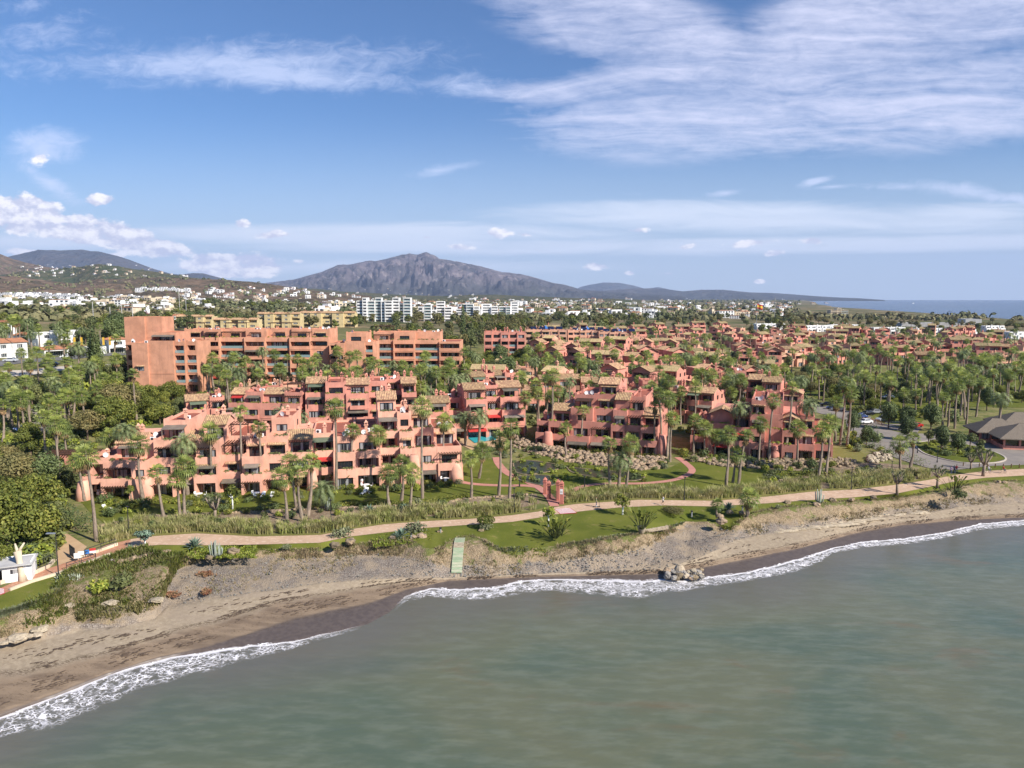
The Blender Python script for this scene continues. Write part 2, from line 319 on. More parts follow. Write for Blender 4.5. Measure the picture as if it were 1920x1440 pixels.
# ------------------------------------------------------------------ terrain height
AZ = [-1.2, -.72, -.35, 0, .3, .75]
DD = [0, 150, 200, 250, 400, 800, 1400, 3000, 6000, 12000, 30000]
TB = [[0] * 6, [0] * 6, [7, 7, 3, 2, .5, 0], [17, 16, 7, 4.5, 1, 0], [21, 20, 10, 7, 2, .5], [25, 24, 15, 11, 4, 1], [36, 34, 22, 14, 6, 1],
      [50, 45, 32, 18, 8, 1], [60, 50, 34, 22, 12, 2], [60, 50, 34, 24, 14, 2], [60, 50, 34, 24, 14, 2]]
SEA = [(.385, 20000), (.405, 9000), (.418, 4200), (.44, 2900), (.5, 2100), (.6, 1600), (.70, 1250), (.9, 850), (1.2, 650), (2.2, 420)]
def lerp_tab(tab, x):
    if x <= tab[0][0]: return tab[0][1]
    for (a, b), (c, d) in zip(tab, tab[1:]):
        if x <= c: return b + (d - b) * (x - a) / (c - a)
    return tab[-1][1]
def sm(t): t = max(0., min(1., t)); return t * t * (3 - 2 * t)
def H(x, y):
    D = max(y, 1.0); az = x / D
    i = 0
    while i < 9 and DD[i + 1] < D: i += 1
    fy = sm((min(D, DD[-1]) - DD[i]) / (DD[i + 1] - DD[i]))
    a = max(AZ[0], min(AZ[-1], az)); j = 0
    while j < 4 and AZ[j + 1] < a: j += 1
    fx = (a - AZ[j]) / (AZ[j + 1] - AZ[j])
    r = (TB[i][j] * (1 - fx) + TB[i][j + 1] * fx) * (1 - fy) + (TB[i + 1][j] * (1 - fx) + TB[i + 1][j + 1] * fx) * fy
    h = 4 + r
    if D > 900: h += min(1, (D - 900) / 3000) * 5 * noise.noise(Vector((x / 700, y / 700, 3)))
    if az > .3:
        dc = lerp_tab(SEA, az)
        if D > dc * .97: h = h + (-3 - h) * sm((D / dc - .97) / .06)
    return h
def G(px, py):
    d = pdir(px, py); D = 60.0; pt = 0
    while D < 40000:
        t = D / d.y; z = CZ + d.z * t
        if z < H(d.x * t, D):
            a, b = pt, t
            for _ in range(22):
                m = (a + b) / 2
                if CZ + d.z * m < H(d.x * m, d.y * m): b = m
                else: a = m
            return Vector((d.x * b, d.y * b, H(d.x * b, d.y * b)))
        pt = t; D *= 1.015
    return Vector((d.x / d.y * 9000, 9000, H(d.x / d.y * 9000, 9000)))
def pix(p):
    d = p.y * cp - (p.z - CZ) * sp; return (960 + F * p.x / d, 720 - F * (p.y * sp + (p.z - CZ) * cp) / d)
# ------------------------------------------------------------------ coast: rows of the shore, read along the photograph
ROWS = [
 (4.0, [(-420, 1290), (0, 1117), (60, 1090), (110, 1075), (170, 1055), (220, 1036), (260, 1025), (300, 1022), (400, 1023), (500, 1021), (600, 1018), (660, 1006), (720, 999), (800, 990), (870, 985), (960, 979), (1010, 971), (1040, 965), (1100, 958), (1160, 952), (1240, 948), (1340, 950), (1440, 944), (1520, 938), (1600, 933), (1680, 926), (1740, 914), (1790, 903), (1850, 896), (1920, 892), (2400, 870)]),
 (3.85, [(-420, 1330), (0, 1154), (60, 1136), (100, 1118), (130, 1078), (180, 1064), (230, 1044), (270, 1034), (310, 1052), (340, 1050), (365, 1033), (400, 1031), (500, 1028), (560, 1032), (620, 1026), (680, 1020), (750, 1010), (780, 1016), (800, 1028), (825, 1028), (850, 1010), (880, 1003), (905, 1010), (935, 1030), (1000, 1028), (1060, 1021), (1120, 1012), (1180, 1003), (1230, 995), (1290, 978), (1330, 978), (1370, 990), (1400, 965), (1440, 953), (1500, 948), (1560, 941), (1640, 936), (1700, 930), (1760, 920), (1800, 912), (1850, 902), (1920, 902), (2400, 885)]),
 (2.3, [(-420, 1380), (0, 1198), (80, 1186), (150, 1171), (230, 1168), (290, 1150), (310, 1115), (330, 1068), (380, 1052), (440, 1046), (520, 1050), (600, 1045), (700, 1041), (760, 1045), (790, 1054), (840, 1064), (900, 1062), (960, 1059), (1040, 1055), (1085, 1047), (1150, 1040), (1210, 1028), (1260, 1000), (1290, 985), (1335, 992), (1380, 998), (1440, 986), (1500, 985), (1590, 970), (1665, 957), (1740, 948), (1790, 940), (1850, 932), (1920, 933), (2400, 905)]),
 (1.6, [(-420, 1390), (0, 1210), (80, 1197), (150, 1179), (230, 1175), (290, 1161), (315, 1137), (383, 1125), (467, 1111), (533, 1103), (600, 1093), (640, 1089), (680, 1086), (773, 1083), (840, 1083), (920, 1079), (1000, 1076), (1080, 1073), (1160, 1070), (1240, 1066), (1290, 1052), (1330, 1036), (1380, 1013), (1440, 1000), (1500, 993), (1590, 983), (1665, 967), (1735, 962), (1790, 951), (1850, 945), (1920, 943), (2400, 915)]),
 (1.0, [(-420, 1440), (0, 1262), (100, 1247), (200, 1223), (333, 1182), (433, 1153), (533, 1124), (633, 1108), (700, 1098), (760, 1090), (840, 1086), (920, 1082), (1000, 1079), (1080, 1076), (1160, 1073), (1240, 1070), (1290, 1059), (1340, 1051), (1380, 1041), (1440, 1030), (1500, 1019), (1540, 1010), (1615, 991), (1690, 979), (1790, 971), (1920, 964), (2400, 935)]),
 (.35, [(-420, 1500), (0, 1340), (100, 1302), (200, 1262), (300, 1232), (393, 1212), (433, 1198), (500, 1177), (540, 1163), (633, 1143), (707, 1127), (760, 1106), (840, 1089), (920, 1085), (1000, 1082), (1080, 1080), (1160, 1078), (1240, 1076), (1290, 1068), (1340, 1060), (1380, 1052), (1440, 1040), (1500, 1028), (1540, 1017), (1615, 997), (1690, 985), (1790, 976), (1920, 970), (2400, 942)]),
 (0.0, [(-420, 1512), (0, 1347), (50, 1327), (100, 1310), (167, 1283), (233, 1257), (283, 1243), (333, 1232), (400, 1225), (467, 1213), (550, 1205), (600, 1192), (640, 1184), (690, 1170), (730, 1148), (760, 1120), (807, 1104), (857, 1107), (923, 1105), (973, 1093), (1007, 1088), (1073, 1088), (1140, 1090), (1207, 1093), (1240, 1088), (1280, 1092), (1300, 1087), (1350, 1081), (1400, 1075), (1440, 1066), (1500, 1050), (1540, 1037), (1560, 1030), (1615, 1018), (1690, 1012), (1765, 1001), (1840, 983), (1920, 977), (2400, 948)]),
 (-1.6, [(-420, 1600), (0, 1440), (167, 1380), (333, 1320), (550, 1290), (757, 1230), (973, 1190), (1207, 1190), (1440, 1150), (1690, 1090), (1920, 1050), (2400, 1010)]),
]
def rowz(i, px):
    if i in (0, 6, 7): return ROWS[i][0]
    z = 0.0
    for k in range(5, i - 1, -1):
        dy = lerp_tab(ROWS[k + 1][1], px) - lerp_tab(ROWS[k][1], px)
        z = min(ROWS[k][0], z + .015 + max(0, dy) * .05)
    return z
def row(i, px): return PZ(px, lerp_tab(ROWS[i][1], px), rowz(i, px))
CPX = list(range(-420, 2401, 5))
SUB = [5, 8, 10, 8, 8, 5, 4]
def loft(r0, r1, name, mat, rough=True, dz=0.0):
    vs, ts = [], []
    cols = [[row(i, px) for i in range(8)] for px in CPX]
    tl = []
    for i in range(r0, r1):
        tl += [i + k / SUB[i] for k in range(SUB[i])]
    tl.append(r1)
    for c in cols:
        for t in tl:
            i = min(int(t), 6); f = t - i; p = c[i].lerp(c[i + 1], f)
            n = noise.fractal(Vector((p.x * .22, p.y * .22, 0)), 1, 2, 5)
            n2 = noise.fractal(Vector((p.x * .9, p.y * .9, 5)), 1, 2, 3)
            a = {0: .04, 1: .42, 2: .26, 3: .05, 4: .06, 5: .02, 6: 0.}[i]
            if r0 >= 1 and t == r0: a = 0.0
            amp = a * min(1, 4 * f + (0 if i < 2 else .5)) if rough else 0
            z = p.z + amp * (n * .9 + n2 * .55) + dz
            if i == 1: z += .8 * math.sin(f * math.pi) * min(1., max(0., (c[1] - c[2]).length / 6 - .2))   # the bank bulges, then drops
            vs.append((p.x, p.y, z)); ts.append(t)
    nr = len(tl); fs = []
    for a in range(len(cols) - 1):
        for b in range(nr - 1): fs.append((a * nr + b, a * nr + b + 1, (a + 1) * nr + b + 1, (a + 1) * nr + b))
    me = bpy.data.meshes.new(name); me.from_pydata(vs, [], [f[::-1] for f in fs]); me.materials.append(MATS[mat])
    at = me.attributes.new('t', 'FLOAT', 'POINT'); at.data.foreach_set('value', ts)
    me.polygons.foreach_set('use_smooth', [True] * len(fs)); me.update()
    return struct(mk(name, me))
# lawn material, in mown tones
def lawnmat(name, a, b, dry):
    m, nt = newmat(name); pos = nd(nt, 'NewGeometry').outputs['Position']
    c = mixc(nt, mr(nt, noi(nt, pos, .12, 5.0, .6), .35, .66), a, b)
    c = mixc(nt, mr(nt, noi(nt, pos, .5, 7.0, .65), .55, .72, 0, .8), c, dry)
    c = mixc(nt, mr(nt, noi(nt, pos, 7.0, 3.0), .3, .7, 0, .5), c, mixc(nt, 1.0, c, (.6, .62, .6, 1), 'MULTIPLY'))
    b_ = nd(nt, 'BsdfPrincipled', {'Base Color': c, 'Roughness': .9, 'Specular IOR Level': .1})
    bn = nd(nt, 'Bump', {'Strength': .6, 'Distance': .05, 'Height': noi(nt, pos, 9.0, 4.0, .7)}); nt.links.new(bn.outputs[0], b_.inputs['Normal'])
    nd(nt, 'OutputMaterial', {'Surface': b_.outputs[0]})
lawnmat('lawn', (.105, .125, .020, 1), (.155, .165, .030, 1), (.24, .20, .075, 1))
lawnmat('lawn_dry', (.17, .165, .05, 1), (.22, .195, .065, 1), (.30, .25, .12, 1))
# shore material: the row coordinate t says what the ground is made of
m, nt = newmat('shore')
pos = nd(nt, 'NewGeometry').outputs['Position']; t = nd(nt, 'Attribute', attribute_name='t').outputs['Fac']
n1 = noi(nt, pos, .35, 6.0, .62); n2 = noi(nt, pos, 1.6, 6.0, .65); n3 = noi(nt, pos, .09, 4.0)
tt = mt(nt, 'ADD', t, mt(nt, 'ADD', mt(nt, 'MULTIPLY', mt(nt, 'SUBTRACT', n1, .5), 1.5), mt(nt, 'MULTIPLY', mt(nt, 'SUBTRACT', n2, .5), .35)))
ts = mt(nt, 'ADD', t, mt(nt, 'MULTIPLY', mt(nt, 'SUBTRACT', n1, .5), .55))
scrub = mixc(nt, mr(nt, n2, .38, .62), (.31, .225, .14, 1), (.19, .14, .085, 1))
scrub = mixc(nt, mr(nt, noi(nt, pos, 5.5, 5.0, .7), .45, .62, 0, .7), scrub, (.42, .34, .22, 1))
scrub = mixc(nt, mr(nt, mt(nt, 'ADD', noi(nt, pos, .55, 6.0, .7), mr(nt, t, 1.0, 1.7, .14, -.03)), .52, .62, 0, .9), scrub, (.135, .155, .04, 1))
vo = nd(nt, 'TexVoronoi', {'Vector': pos, 'Scale': 5.5}); vo2 = nd(nt, 'TexVoronoi', {'Vector': pos, 'Scale': 9.0})
vr = nd(nt, 'SeparateColor', {0: vo.outputs['Color']}).outputs[0]
gravel = mixc(nt, vr, (.19, .16, .13, 1), (.37, .32, .27, 1))
gravel = mixc(nt, mr(nt, vo.outputs['Distance'], .35, .62, 0, .7), gravel, (.15, .12, .10, 1))
gravel = mixc(nt, mr(nt, noi(nt, pos, .3, 5.0), .40, .60, 0, .85), gravel, (.34, .27, .195, 1))
sand = mixc(nt, mr(nt, n2, .38, .6), (.35, .285, .205, 1), (.28, .225, .16, 1))
sand = mixc(nt, mr(nt, noi(nt, pos, 2.6, 6.0, .75), .50, .64, 0, .55), sand, (.24, .185, .13, 1))
sand = mixc(nt, mr(nt, noi(nt, scl(nt, pos, (.3, 1.4, 1), R(38)), .5, 5.0), .45, .65, 0, .55), sand, (.30, .24, .18, 1))
moist = mixc(nt, mr(nt, noi(nt, scl(nt, pos, (.35, 1.6, 1), R(38)), .5, 6.0), .4, .62), (.235, .175, .122, 1), (.165, .122, .088, 1))
wet = mixc(nt, mr(nt, n2, .4, .6), (.088, .068, .058, 1), (.115, .09, .075, 1))
c = mixc(nt, mr(nt, tt, 1.75, 2.15), scrub, gravel)
c = mixc(nt, mr(nt, ts, 2.85, 3.15), c, sand)
c = mixc(nt, mr(nt, ts, 3.95, 4.3), c, moist)
c = mixc(nt, mr(nt, mt(nt, 'ADD', t, mt(nt, 'MULTIPLY', mt(nt, 'SUBTRACT', n1, .5), .25)), 4.92, 5.06), c, wet)
sw = noi(nt, scl(nt, pos, (1.2, 3.0, 1), R(38)), 2.2, 5.0, .7)
def line(at, w, thr):
    return mt(nt, 'MULTIPLY', mr(nt, mt(nt, 'ABSOLUTE', mt(nt, 'SUBTRACT', ts, at)), 0, w, 1, 0), mr(nt, sw, thr, thr + .06))
deb = mt(nt, 'MAXIMUM', line(4.0, .16, .46), mt(nt, 'MAXIMUM', line(4.38, .14, .53), line(4.72, .3, .56)))
deb = mt(nt, 'MAXIMUM', deb, line(3.55, .5, .66))
c = mixc(nt, mt(nt, 'MULTIPLY', deb, .8), c, (.085, .06, .04, 1))
b = nd(nt, 'BsdfPrincipled', {'Base Color': c, 'Roughness': mr(nt, ts, 4.9, 5.2, .95, .42), 'Specular IOR Level': mr(nt, ts, 4.9, 5.2, .1, .45)})
hb = mt(nt, 'ADD', mt(nt, 'MULTIPLY', mt(nt, 'SUBTRACT', 1.0, vo.outputs['Distance']), mr(nt, ts, 2.8, 3.1, .8, .0)), mt(nt, 'MULTIPLY', noi(nt, pos, 3.0, 7.0, .72), mr(nt, ts, 2.9, 3.2, 1.0, .3)))
bn = nd(nt, 'Bump', {'Strength': mr(nt, ts, 4.8, 5.1, .9, .1), 'Distance': .16, 'Height': hb}); nt.links.new(bn.outputs[0], b.inputs['Normal'])
nd(nt, 'OutputMaterial', {'Surface': b.outputs[0]})
loft(0, 1, 'lawn', 'lawn', dz=.012)
loft(1, 7, 'beach', 'shore')
# ------------------------------------------------------------------ inland ground sheet
m, nt = newmat('ground')
pos = nd(nt, 'NewGeometry').outputs['Position']
dist = nd(nt, 'VectorMath', {0: pos}, operation='LENGTH').outputs['Value']
near = mixc(nt, mr(nt, noi(nt, pos, .18, 6.0, .65), .38, .6), (.22, .20, .08, 1), (.11, .13, .04, 1))
near = mixc(nt, mr(nt, noi(nt, pos, .9, 5.0), .52, .66, 0, .7), near, (.25, .19, .12, 1))
far = mixc(nt, mr(nt, noi(nt, pos, .006, 9.0, .68), .42, .58), (.11, .115, .05, 1), (.24, .18, .11, 1))
far = mixc(nt, mr(nt, noi(nt, pos, .03, 6.0), .5, .62, 0, .75), far, (.05, .07, .03, 1))
c = mixc(nt, mr(nt, dist, 450, 700), near, far)
b = nd(nt, 'BsdfPrincipled', {'Base Color': c, 'Roughness': .95, 'Specular IOR Level': .05})
bn = nd(nt, 'Bump', {'Strength': .6, 'Distance': .2, 'Height': noi(nt, pos, 1.2, 6.0, .7)}); nt.links.new(bn.outputs[0], b.inputs['Normal'])
nd(nt, 'OutputMaterial', {'Surface': b.outputs[0]})
ds = []
D = 150.
while D < 17000: ds.append(D); D += max(2.5, D * .016)
vs = []; fs = []
for px in CPX:
    p0 = row(0, px); az = p0.x / p0.y; y0 = p0.y
    vs.append(tuple(p0))
    for k in range(1, 8):
        y = y0 + (150. - y0) * k / 8 if y0 < 150 else y0 + k * .3
        vs.append((az * y, y, max(4.0, H(az * y, y))))
    for D in ds:
        y = D if D > y0 + 3 else y0 + 2.5 + D * .001
        vs.append((az * y, y, H(az * y, y)))
nr = 8 + len(ds)
for a in range(len(CPX) - 1):
    for k in range(nr - 1): fs.append((a * nr + k, (a + 1) * nr + k, (a + 1) * nr + k + 1, a * nr + k + 1))
me = bpy.data.meshes.new('ground'); me.from_pydata(vs, [], fs); me.materials.append(MATS['ground']); me.polygons.foreach_set('use_smooth', [True] * len(fs)); me.update()
struct(mk('ground', me))
# ------------------------------------------------------------------ sea and foam
m, nt = newmat('sea')
pos = nd(nt, 'NewGeometry').outputs['Position']; dist = nd(nt, 'VectorMath', {0: pos}, operation='LENGTH').outputs['Value']
a = mixc(nt, mr(nt, noi(nt, scl(nt, pos, (1, 1.5, 1), R(25)), .028, 5.0, .55, .6), .36, .62), (.080, .110, .078, 1), (.122, .130, .080, 1))
a = mixc(nt, mr(nt, noi(nt, scl(nt, pos, (1, 2, 1), R(30)), .05, 5.0, .6, .5), .56, .72, 0, .7), a, (.150, .108, .06, 1))
a = mixc(nt, mr(nt, noi(nt, scl(nt, pos, (1, 3, 1), R(20)), .25, 5.0, .6), .4, .7, 0, .3), a, (.20, .22, .17, 1))
# silt stirred up close to the sand: distance to the shoreline is stored on the mesh
sh = nd(nt, 'Attribute', attribute_name='shore').outputs['Fac']
shn = mt(nt, 'ADD', sh, mt(nt, 'MULTIPLY', mt(nt, 'SUBTRACT', noi(nt, pos, .12, 5.0), .5), 9.0))
a = mixc(nt, mr(nt, shn, 2, 17, .8, 0), a, (.125, .115, .098, 1))
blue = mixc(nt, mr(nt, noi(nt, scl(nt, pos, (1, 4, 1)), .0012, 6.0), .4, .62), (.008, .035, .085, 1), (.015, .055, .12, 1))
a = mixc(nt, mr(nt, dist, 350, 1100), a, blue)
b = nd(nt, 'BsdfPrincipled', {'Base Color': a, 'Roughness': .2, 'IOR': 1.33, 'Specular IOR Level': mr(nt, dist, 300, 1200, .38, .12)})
hh = mt(nt, 'ADD', mt(nt, 'MULTIPLY', noi(nt, scl(nt, pos, (1, 2.2, 1), R(30)), .8, 6.0, .62), .16), mt(nt, 'MULTIPLY', noi(nt, scl(nt, pos, (1, 2.5, 1), R(24)), .12, 3.0), .5))
hh = mt(nt, 'ADD', hh, mt(nt, 'MULTIPLY', noi(nt, scl(nt, pos, (.35, 1.6, 1), R(27)), .45, 4.0, .55), .14))
bn = nd(nt, 'Bump', {'Strength': .42, 'Distance': .6, 'Height': hh}); nt.links.new(bn.outputs[0], b.inputs['Normal'])
nd(nt, 'OutputMaterial', {'Surface': b.outputs[0]})
shp = [row(6, px).to_2d() for px in CPX]
HILLS = []
def shored(x, y):
    p = Vector((x, y)); return min((p - q).length for q in shp[::4])
vs, fs, sv = [], [], []
xs = [-24000, -9000, -3000, -1000, -400, -220] + [-150 + 5 * i for i in range(81)] + [320, 450, 700, 1000, 2000, 4000, 9000, 24000]
ys = [-24000, -6000, -1000, -200, -40] + [0 + 5 * i for i in range(49)] + [300, 400, 600, 1000, 1600, 3000, 6000, 12000, 18000, 24000]
for x in xs:
    for y in ys:
        k = math.hypot(x, y); q = 24000 / k if k > 24000 else 1
        vs.append((x * q, y * q, 0)); sv.append(shored(x, y) if abs(x) < 330 and abs(y) < 260 else 200.)
n = len(ys)
for i in range(len(xs) - 1):
    for j in range(n - 1): fs.append((i * n + j, (i + 1) * n + j, (i + 1) * n + j + 1, i * n + j + 1))
me = bpy.data.meshes.new('sea'); me.from_pydata(vs, [], fs); me.materials.append(MATS['sea'])
me.attributes.new('shore', 'FLOAT', 'POINT').data.foreach_set('value', sv); me.update(); struct(mk('sea', me))
m, nt = newmat('foam')
pos = nd(nt, 'NewGeometry').outputs['Position']; w = nd(nt, 'Attribute', attribute_name='w').outputs['Fac']; k = nd(nt, 'Attribute', attribute_name='k').outputs['Fac']
wa = nd(nt, 'TexNoise', {'Vector': pos, 'Scale': .8, 'Detail': 4.0}).outputs[1]
pw = nd(nt, 'VectorMath', {0: pos, 1: nd(nt, 'VectorMath', {0: wa, 'Scale': 1.7}, operation='SCALE').outputs[0]}, operation='ADD').outputs[0]
v1 = nd(nt, 'TexVoronoi', {'Vector': scl(nt, pw, (1, 1.5, 1), R(35)), 'Scale': 1.15}, feature='DISTANCE_TO_EDGE').outputs['Distance']
v2 = nd(nt, 'TexVoronoi', {'Vector': pw, 'Scale': 2.6}, feature='DISTANCE_TO_EDGE').outputs['Distance']
wn = mt(nt, 'ADD', w, mt(nt, 'MULTIPLY', mt(nt, 'SUBTRACT', noi(nt, pos, .45, 5.0, .6), .5), .5))
web = mt(nt, 'MAXIMUM', mr(nt, v1, .04, .13, 1, 0), mt(nt, 'MULTIPLY', mr(nt, v2, .03, .11, 1, 0), .6))
web = mt(nt, 'MULTIPLY', web, mr(nt, noi(nt, pos, .7, 5.0, .6), .36, .56))
fade = mt(nt, 'MULTIPLY', mr(nt, wn, .0, .06), mr(nt, wn, .72, .98, 1, 0))
edge = mr(nt, mt(nt, 'ABSOLUTE', mt(nt, 'SUBTRACT', w, mt(nt, 'ADD', .12, mt(nt, 'MULTIPLY', mt(nt, 'SUBTRACT', noi(nt, pos, .35, 4.0), .5), .3)))), .01, .09, 1, 0)
crest = mt(nt, 'MULTIPLY', mr(nt, mt(nt, 'ABSOLUTE', mt(nt, 'SUBTRACT', wn, .45)), .04, .26, 1, 0), k)
crest = mt(nt, 'MULTIPLY', crest, mr(nt, noi(nt, pos, 2.2, 6.0, .7), .38, .56))
al = mt(nt, 'MAXIMUM', mt(nt, 'MULTIPLY', web, fade), mt(nt, 'MAXIMUM', mt(nt, 'MULTIPLY', edge, .8), crest))
al = mt(nt, 'MULTIPLY', al, nd(nt, 'Attribute', attribute_name='a').outputs['Fac'], clamp=True)
b = nd(nt, 'BsdfPrincipled', {'Base Color': (.82, .80, .82, 1), 'Roughness': .7, 'Alpha': al})
bn = nd(nt, 'Bump', {'Strength': .8, 'Distance': .1, 'Height': al}); nt.links.new(bn.outputs[0], b.inputs['Normal'])
nd(nt, 'OutputMaterial', {'Surface': b.outputs[0]})
FW = [(-420, 60), (0, 42), (100, 58), (200, 56), (300, 46), (400, 34), (500, 20), (560, 12), (620, 8), (700, 6), (740, 8), (800, 15), (860, 20), (940, 22), (1040, 24), (1140, 30), (1200, 34), (1260, 20), (1320, 18), (1400, 16), (1440, 20), (1500, 22), (1540, 18), (1560, 9), (1620, 11), (1760, 11), (1840, 12), (1920, 10), (2400, 10)]
FA = [(-420, 1), (470, 1), (560, .8), (640, .3), (680, .0), (740, .0), (790, .9), (2400, 1)]
FK = [(-420, .1), (400, .0), (740, .2), (860, .6), (1040, .8), (1200, .6), (1280, .5), (1400, .6), (1500, .8), (1600, .6), (1920, .9), (2400, .9)]
vs, fs, w_, k_, a_ = [], [], [], [], []
for px in CPX:
    y0 = lerp_tab(ROWS[6][1], px); wd = lerp_tab(FW, px)
    for j in range(11):
        q = j / 10; p = PZ(px, y0 - wd * .14 + wd * 1.14 * q, .035)
        p.z = .05 + .10 * math.exp(-((q - .45) / .12) ** 2) * lerp_tab(FK, px) + .03 * noise.noise(Vector((p.x, p.y, 0)) * .7) + max(0, .16 - q) * .7
        vs.append(tuple(p)); w_.append(q); k_.append(lerp_tab(FK, px)); a_.append(lerp_tab(FA, px))
for i in range(len(CPX) - 1):
    for j in range(10): fs.append((i * 11 + j, i * 11 + j + 1, (i + 1) * 11 + j + 1, (i + 1) * 11 + j))
me = bpy.data.meshes.new('sea_foam'); me.from_pydata(vs, [], [f[::-1] for f in fs]); me.materials.append(MATS['foam'])
for nme, arr in (('w', w_), ('k', k_), ('a', a_)): me.attributes.new(nme, 'FLOAT', 'POINT').data.foreach_set('value', arr)
me.polygons.foreach_set('use_smooth', [True] * len(fs)); me.update(); struct(mk('sea_foam', me), 'stuff')
# ------------------------------------------------------------------ mountains and hills
def hillmat(name, a, b, rockc, s, green):
    m, nt = newmat(name); pos = nd(nt, 'NewGeometry').outputs['Position']
    c = mixc(nt, mr(nt, noi(nt, pos, s, 8.0, .65), .40, .60), a, b)
    c = mixc(nt, mr(nt, noi(nt, pos, s * 3.2, 7.0, .7), .52, .64, 0, .8), c, rockc)
    c = mixc(nt, mr(nt, nd(nt, 'SeparateXYZ', {0: mt(nt, 'ADD', 0, 0) and pos}).outputs[2], green[0], green[1], .8, 0), c, green[2])
    b_ = nd(nt, 'BsdfPrincipled', {'Base Color': c, 'Roughness': 1.0, 'Specular IOR Level': .0})
    bn = nd(nt, 'Bump', {'Strength': .9, 'Distance': .25 / s, 'Height': noi(nt, pos, s * 2.2, 9.0, .62)}); nt.links.new(bn.outputs[0], b_.inputs['Normal'])
    nd(nt, 'OutputMaterial', {'Surface': b_.outputs[0]})
hillmat('mountain', (.145, .12, .13, 1), (.075, .07, .075, 1), (.28, .235, .23, 1), .0022, (60, 420, (.045, .052, .045, 1)))
hillmat('hill_brown', (.18, .125, .085, 1), (.09, .075, .05, 1), (.27, .20, .14, 1), .008, (0, 1, (.1, .1, .1, 1)))
hillmat('hill_green', (.06, .075, .035, 1), (.10, .095, .05, 1), (.20, .16, .10, 1), .008, (0, 1, (.1, .1, .1, 1)))
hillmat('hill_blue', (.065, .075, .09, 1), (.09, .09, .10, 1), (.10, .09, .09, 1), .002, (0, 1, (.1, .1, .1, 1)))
def ridge(name, pts, D, front, back, mat, base=0., rel=.35, spur=900., step=3, seed=1, ztop=None):
    """a hill range whose crest runs at distance D; spurs and gullies run down its front"""
    x0, x1 = pts[0][0], pts[-1][0]; n = int((x1 - x0) / step); rows_ = 48
    vs, fs = [], []
    for i in range(n + 1):
        px = x0 + (x1 - x0) * i / n; py = lerp_tab(pts, px)
        u = (px - 960) / F / cp
        Dc = D * (1 + .05 * noise.noise(Vector((px / 90, seed, 0))))
        zr = zat(Dc, py)
        for j in range(rows_ + 1):
            q = j / rows_ * 1.35            # 0 foot .. 1 crest .. 1.35 back
            if q <= 1: y = Dc - front * (1 - q) ** 1.0; prof = q ** 1.35
            else: y = Dc + back * (q - 1) / .35; prof = 1 - ((q - 1) / .35) ** 1.2 * .8
            x = u * y
            p = Vector((x / spur, y / spur / 1.8, seed))
            rg = 1 - abs(noise.fractal(p, 1, 2, 5)) * 1.7; rg2 = 1 - abs(noise.fractal(p * 3.1, 1, 2, 4)) * 1.5
            am = math.sin(min(1, q) * math.pi) if q <= 1 else 0
            z = base + (zr - base) * (prof + am * rel * (rg * .6 + rg2 * .25 - .45))
            z = min(z, base + (zr - base) * (.35 + .65 * q) if q < 1 else zr)
            if q < .02: z = base - 15
            crest = noise.fractal(Vector((x / spur * 6, seed, 2)), 1, 2, 4) * .012 * (zr - base) * (1 if q > .9 else 0)
            vs.append((x, y, z + crest))
    r1 = rows_ + 1
    for i in range(n):
        for j in range(rows_): fs.append((i * r1 + j, (i + 1) * r1 + j, (i + 1) * r1 + j + 1, i * r1 + j + 1))
    me = bpy.data.meshes.new(name); me.from_pydata(vs, [], fs); me.materials.append(MATS[mat]); me.polygons.foreach_set('use_smooth', [True] * len(fs)); me.update()
    HILLS.append((vs, fs)); return struct(mk(name, me))
ridge('mountain', [(440, 556), (480, 534), (520, 528), (556, 524), (580, 517), (610, 509), (640, 496), (660, 495), (690, 489), (720, 487), (745, 480), (772, 473.5), (782, 476), (793, 474), (803, 472), (815, 477), (826, 484), (850, 488), (880, 494), (910, 500), (940, 509), (975, 513), (1010, 522), (1035, 530), (1060, 534), (1085, 542), (1120, 546), (1160, 548), (1220, 552), (1280, 556)], 12600, 3600, 2500, 'mountain', 30, .75, 620, 2, 4)
ridge('hills', [(1040, 556), (1090, 544), (1130, 545), (1190, 540), (1240, 541), (1275, 546), (1310, 543), (1350, 543), (1400, 548), (1440, 549), (1470, 551), (1520, 555), (1570, 558), (1600, 559), (1650, 562.5)], 14500, 2200, 1500, 'mountain', 10, .3, 700, 3, 7)
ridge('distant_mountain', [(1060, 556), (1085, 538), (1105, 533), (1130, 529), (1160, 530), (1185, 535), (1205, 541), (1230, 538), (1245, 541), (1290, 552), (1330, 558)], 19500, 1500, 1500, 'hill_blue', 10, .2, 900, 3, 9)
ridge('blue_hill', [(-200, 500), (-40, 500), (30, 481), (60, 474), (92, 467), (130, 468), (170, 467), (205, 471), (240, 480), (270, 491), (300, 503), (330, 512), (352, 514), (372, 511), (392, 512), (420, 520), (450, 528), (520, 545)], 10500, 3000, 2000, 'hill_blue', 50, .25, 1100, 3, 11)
ridge('brown_hill', [(-420, 440), (-100, 455), (0, 470), (22, 476), (45, 486), (70, 492), (100, 499), (140, 506), (190, 516), (240, 530), (300, 540)], 5200, 1500, 1200, 'hill_brown', 45, .35, 450, 3, 13)
ridge('villa_hill', [(-200, 520), (20, 515), (60, 508), (100, 507), (130, 503), (165, 499), (200, 493.5), (235, 498), (265, 504), (300, 508), (330, 513), (370, 520), (420, 526), (460, 533), (520, 545)], 3900, 900, 900, 'hill_green', 42, .25, 300, 2.5, 17)
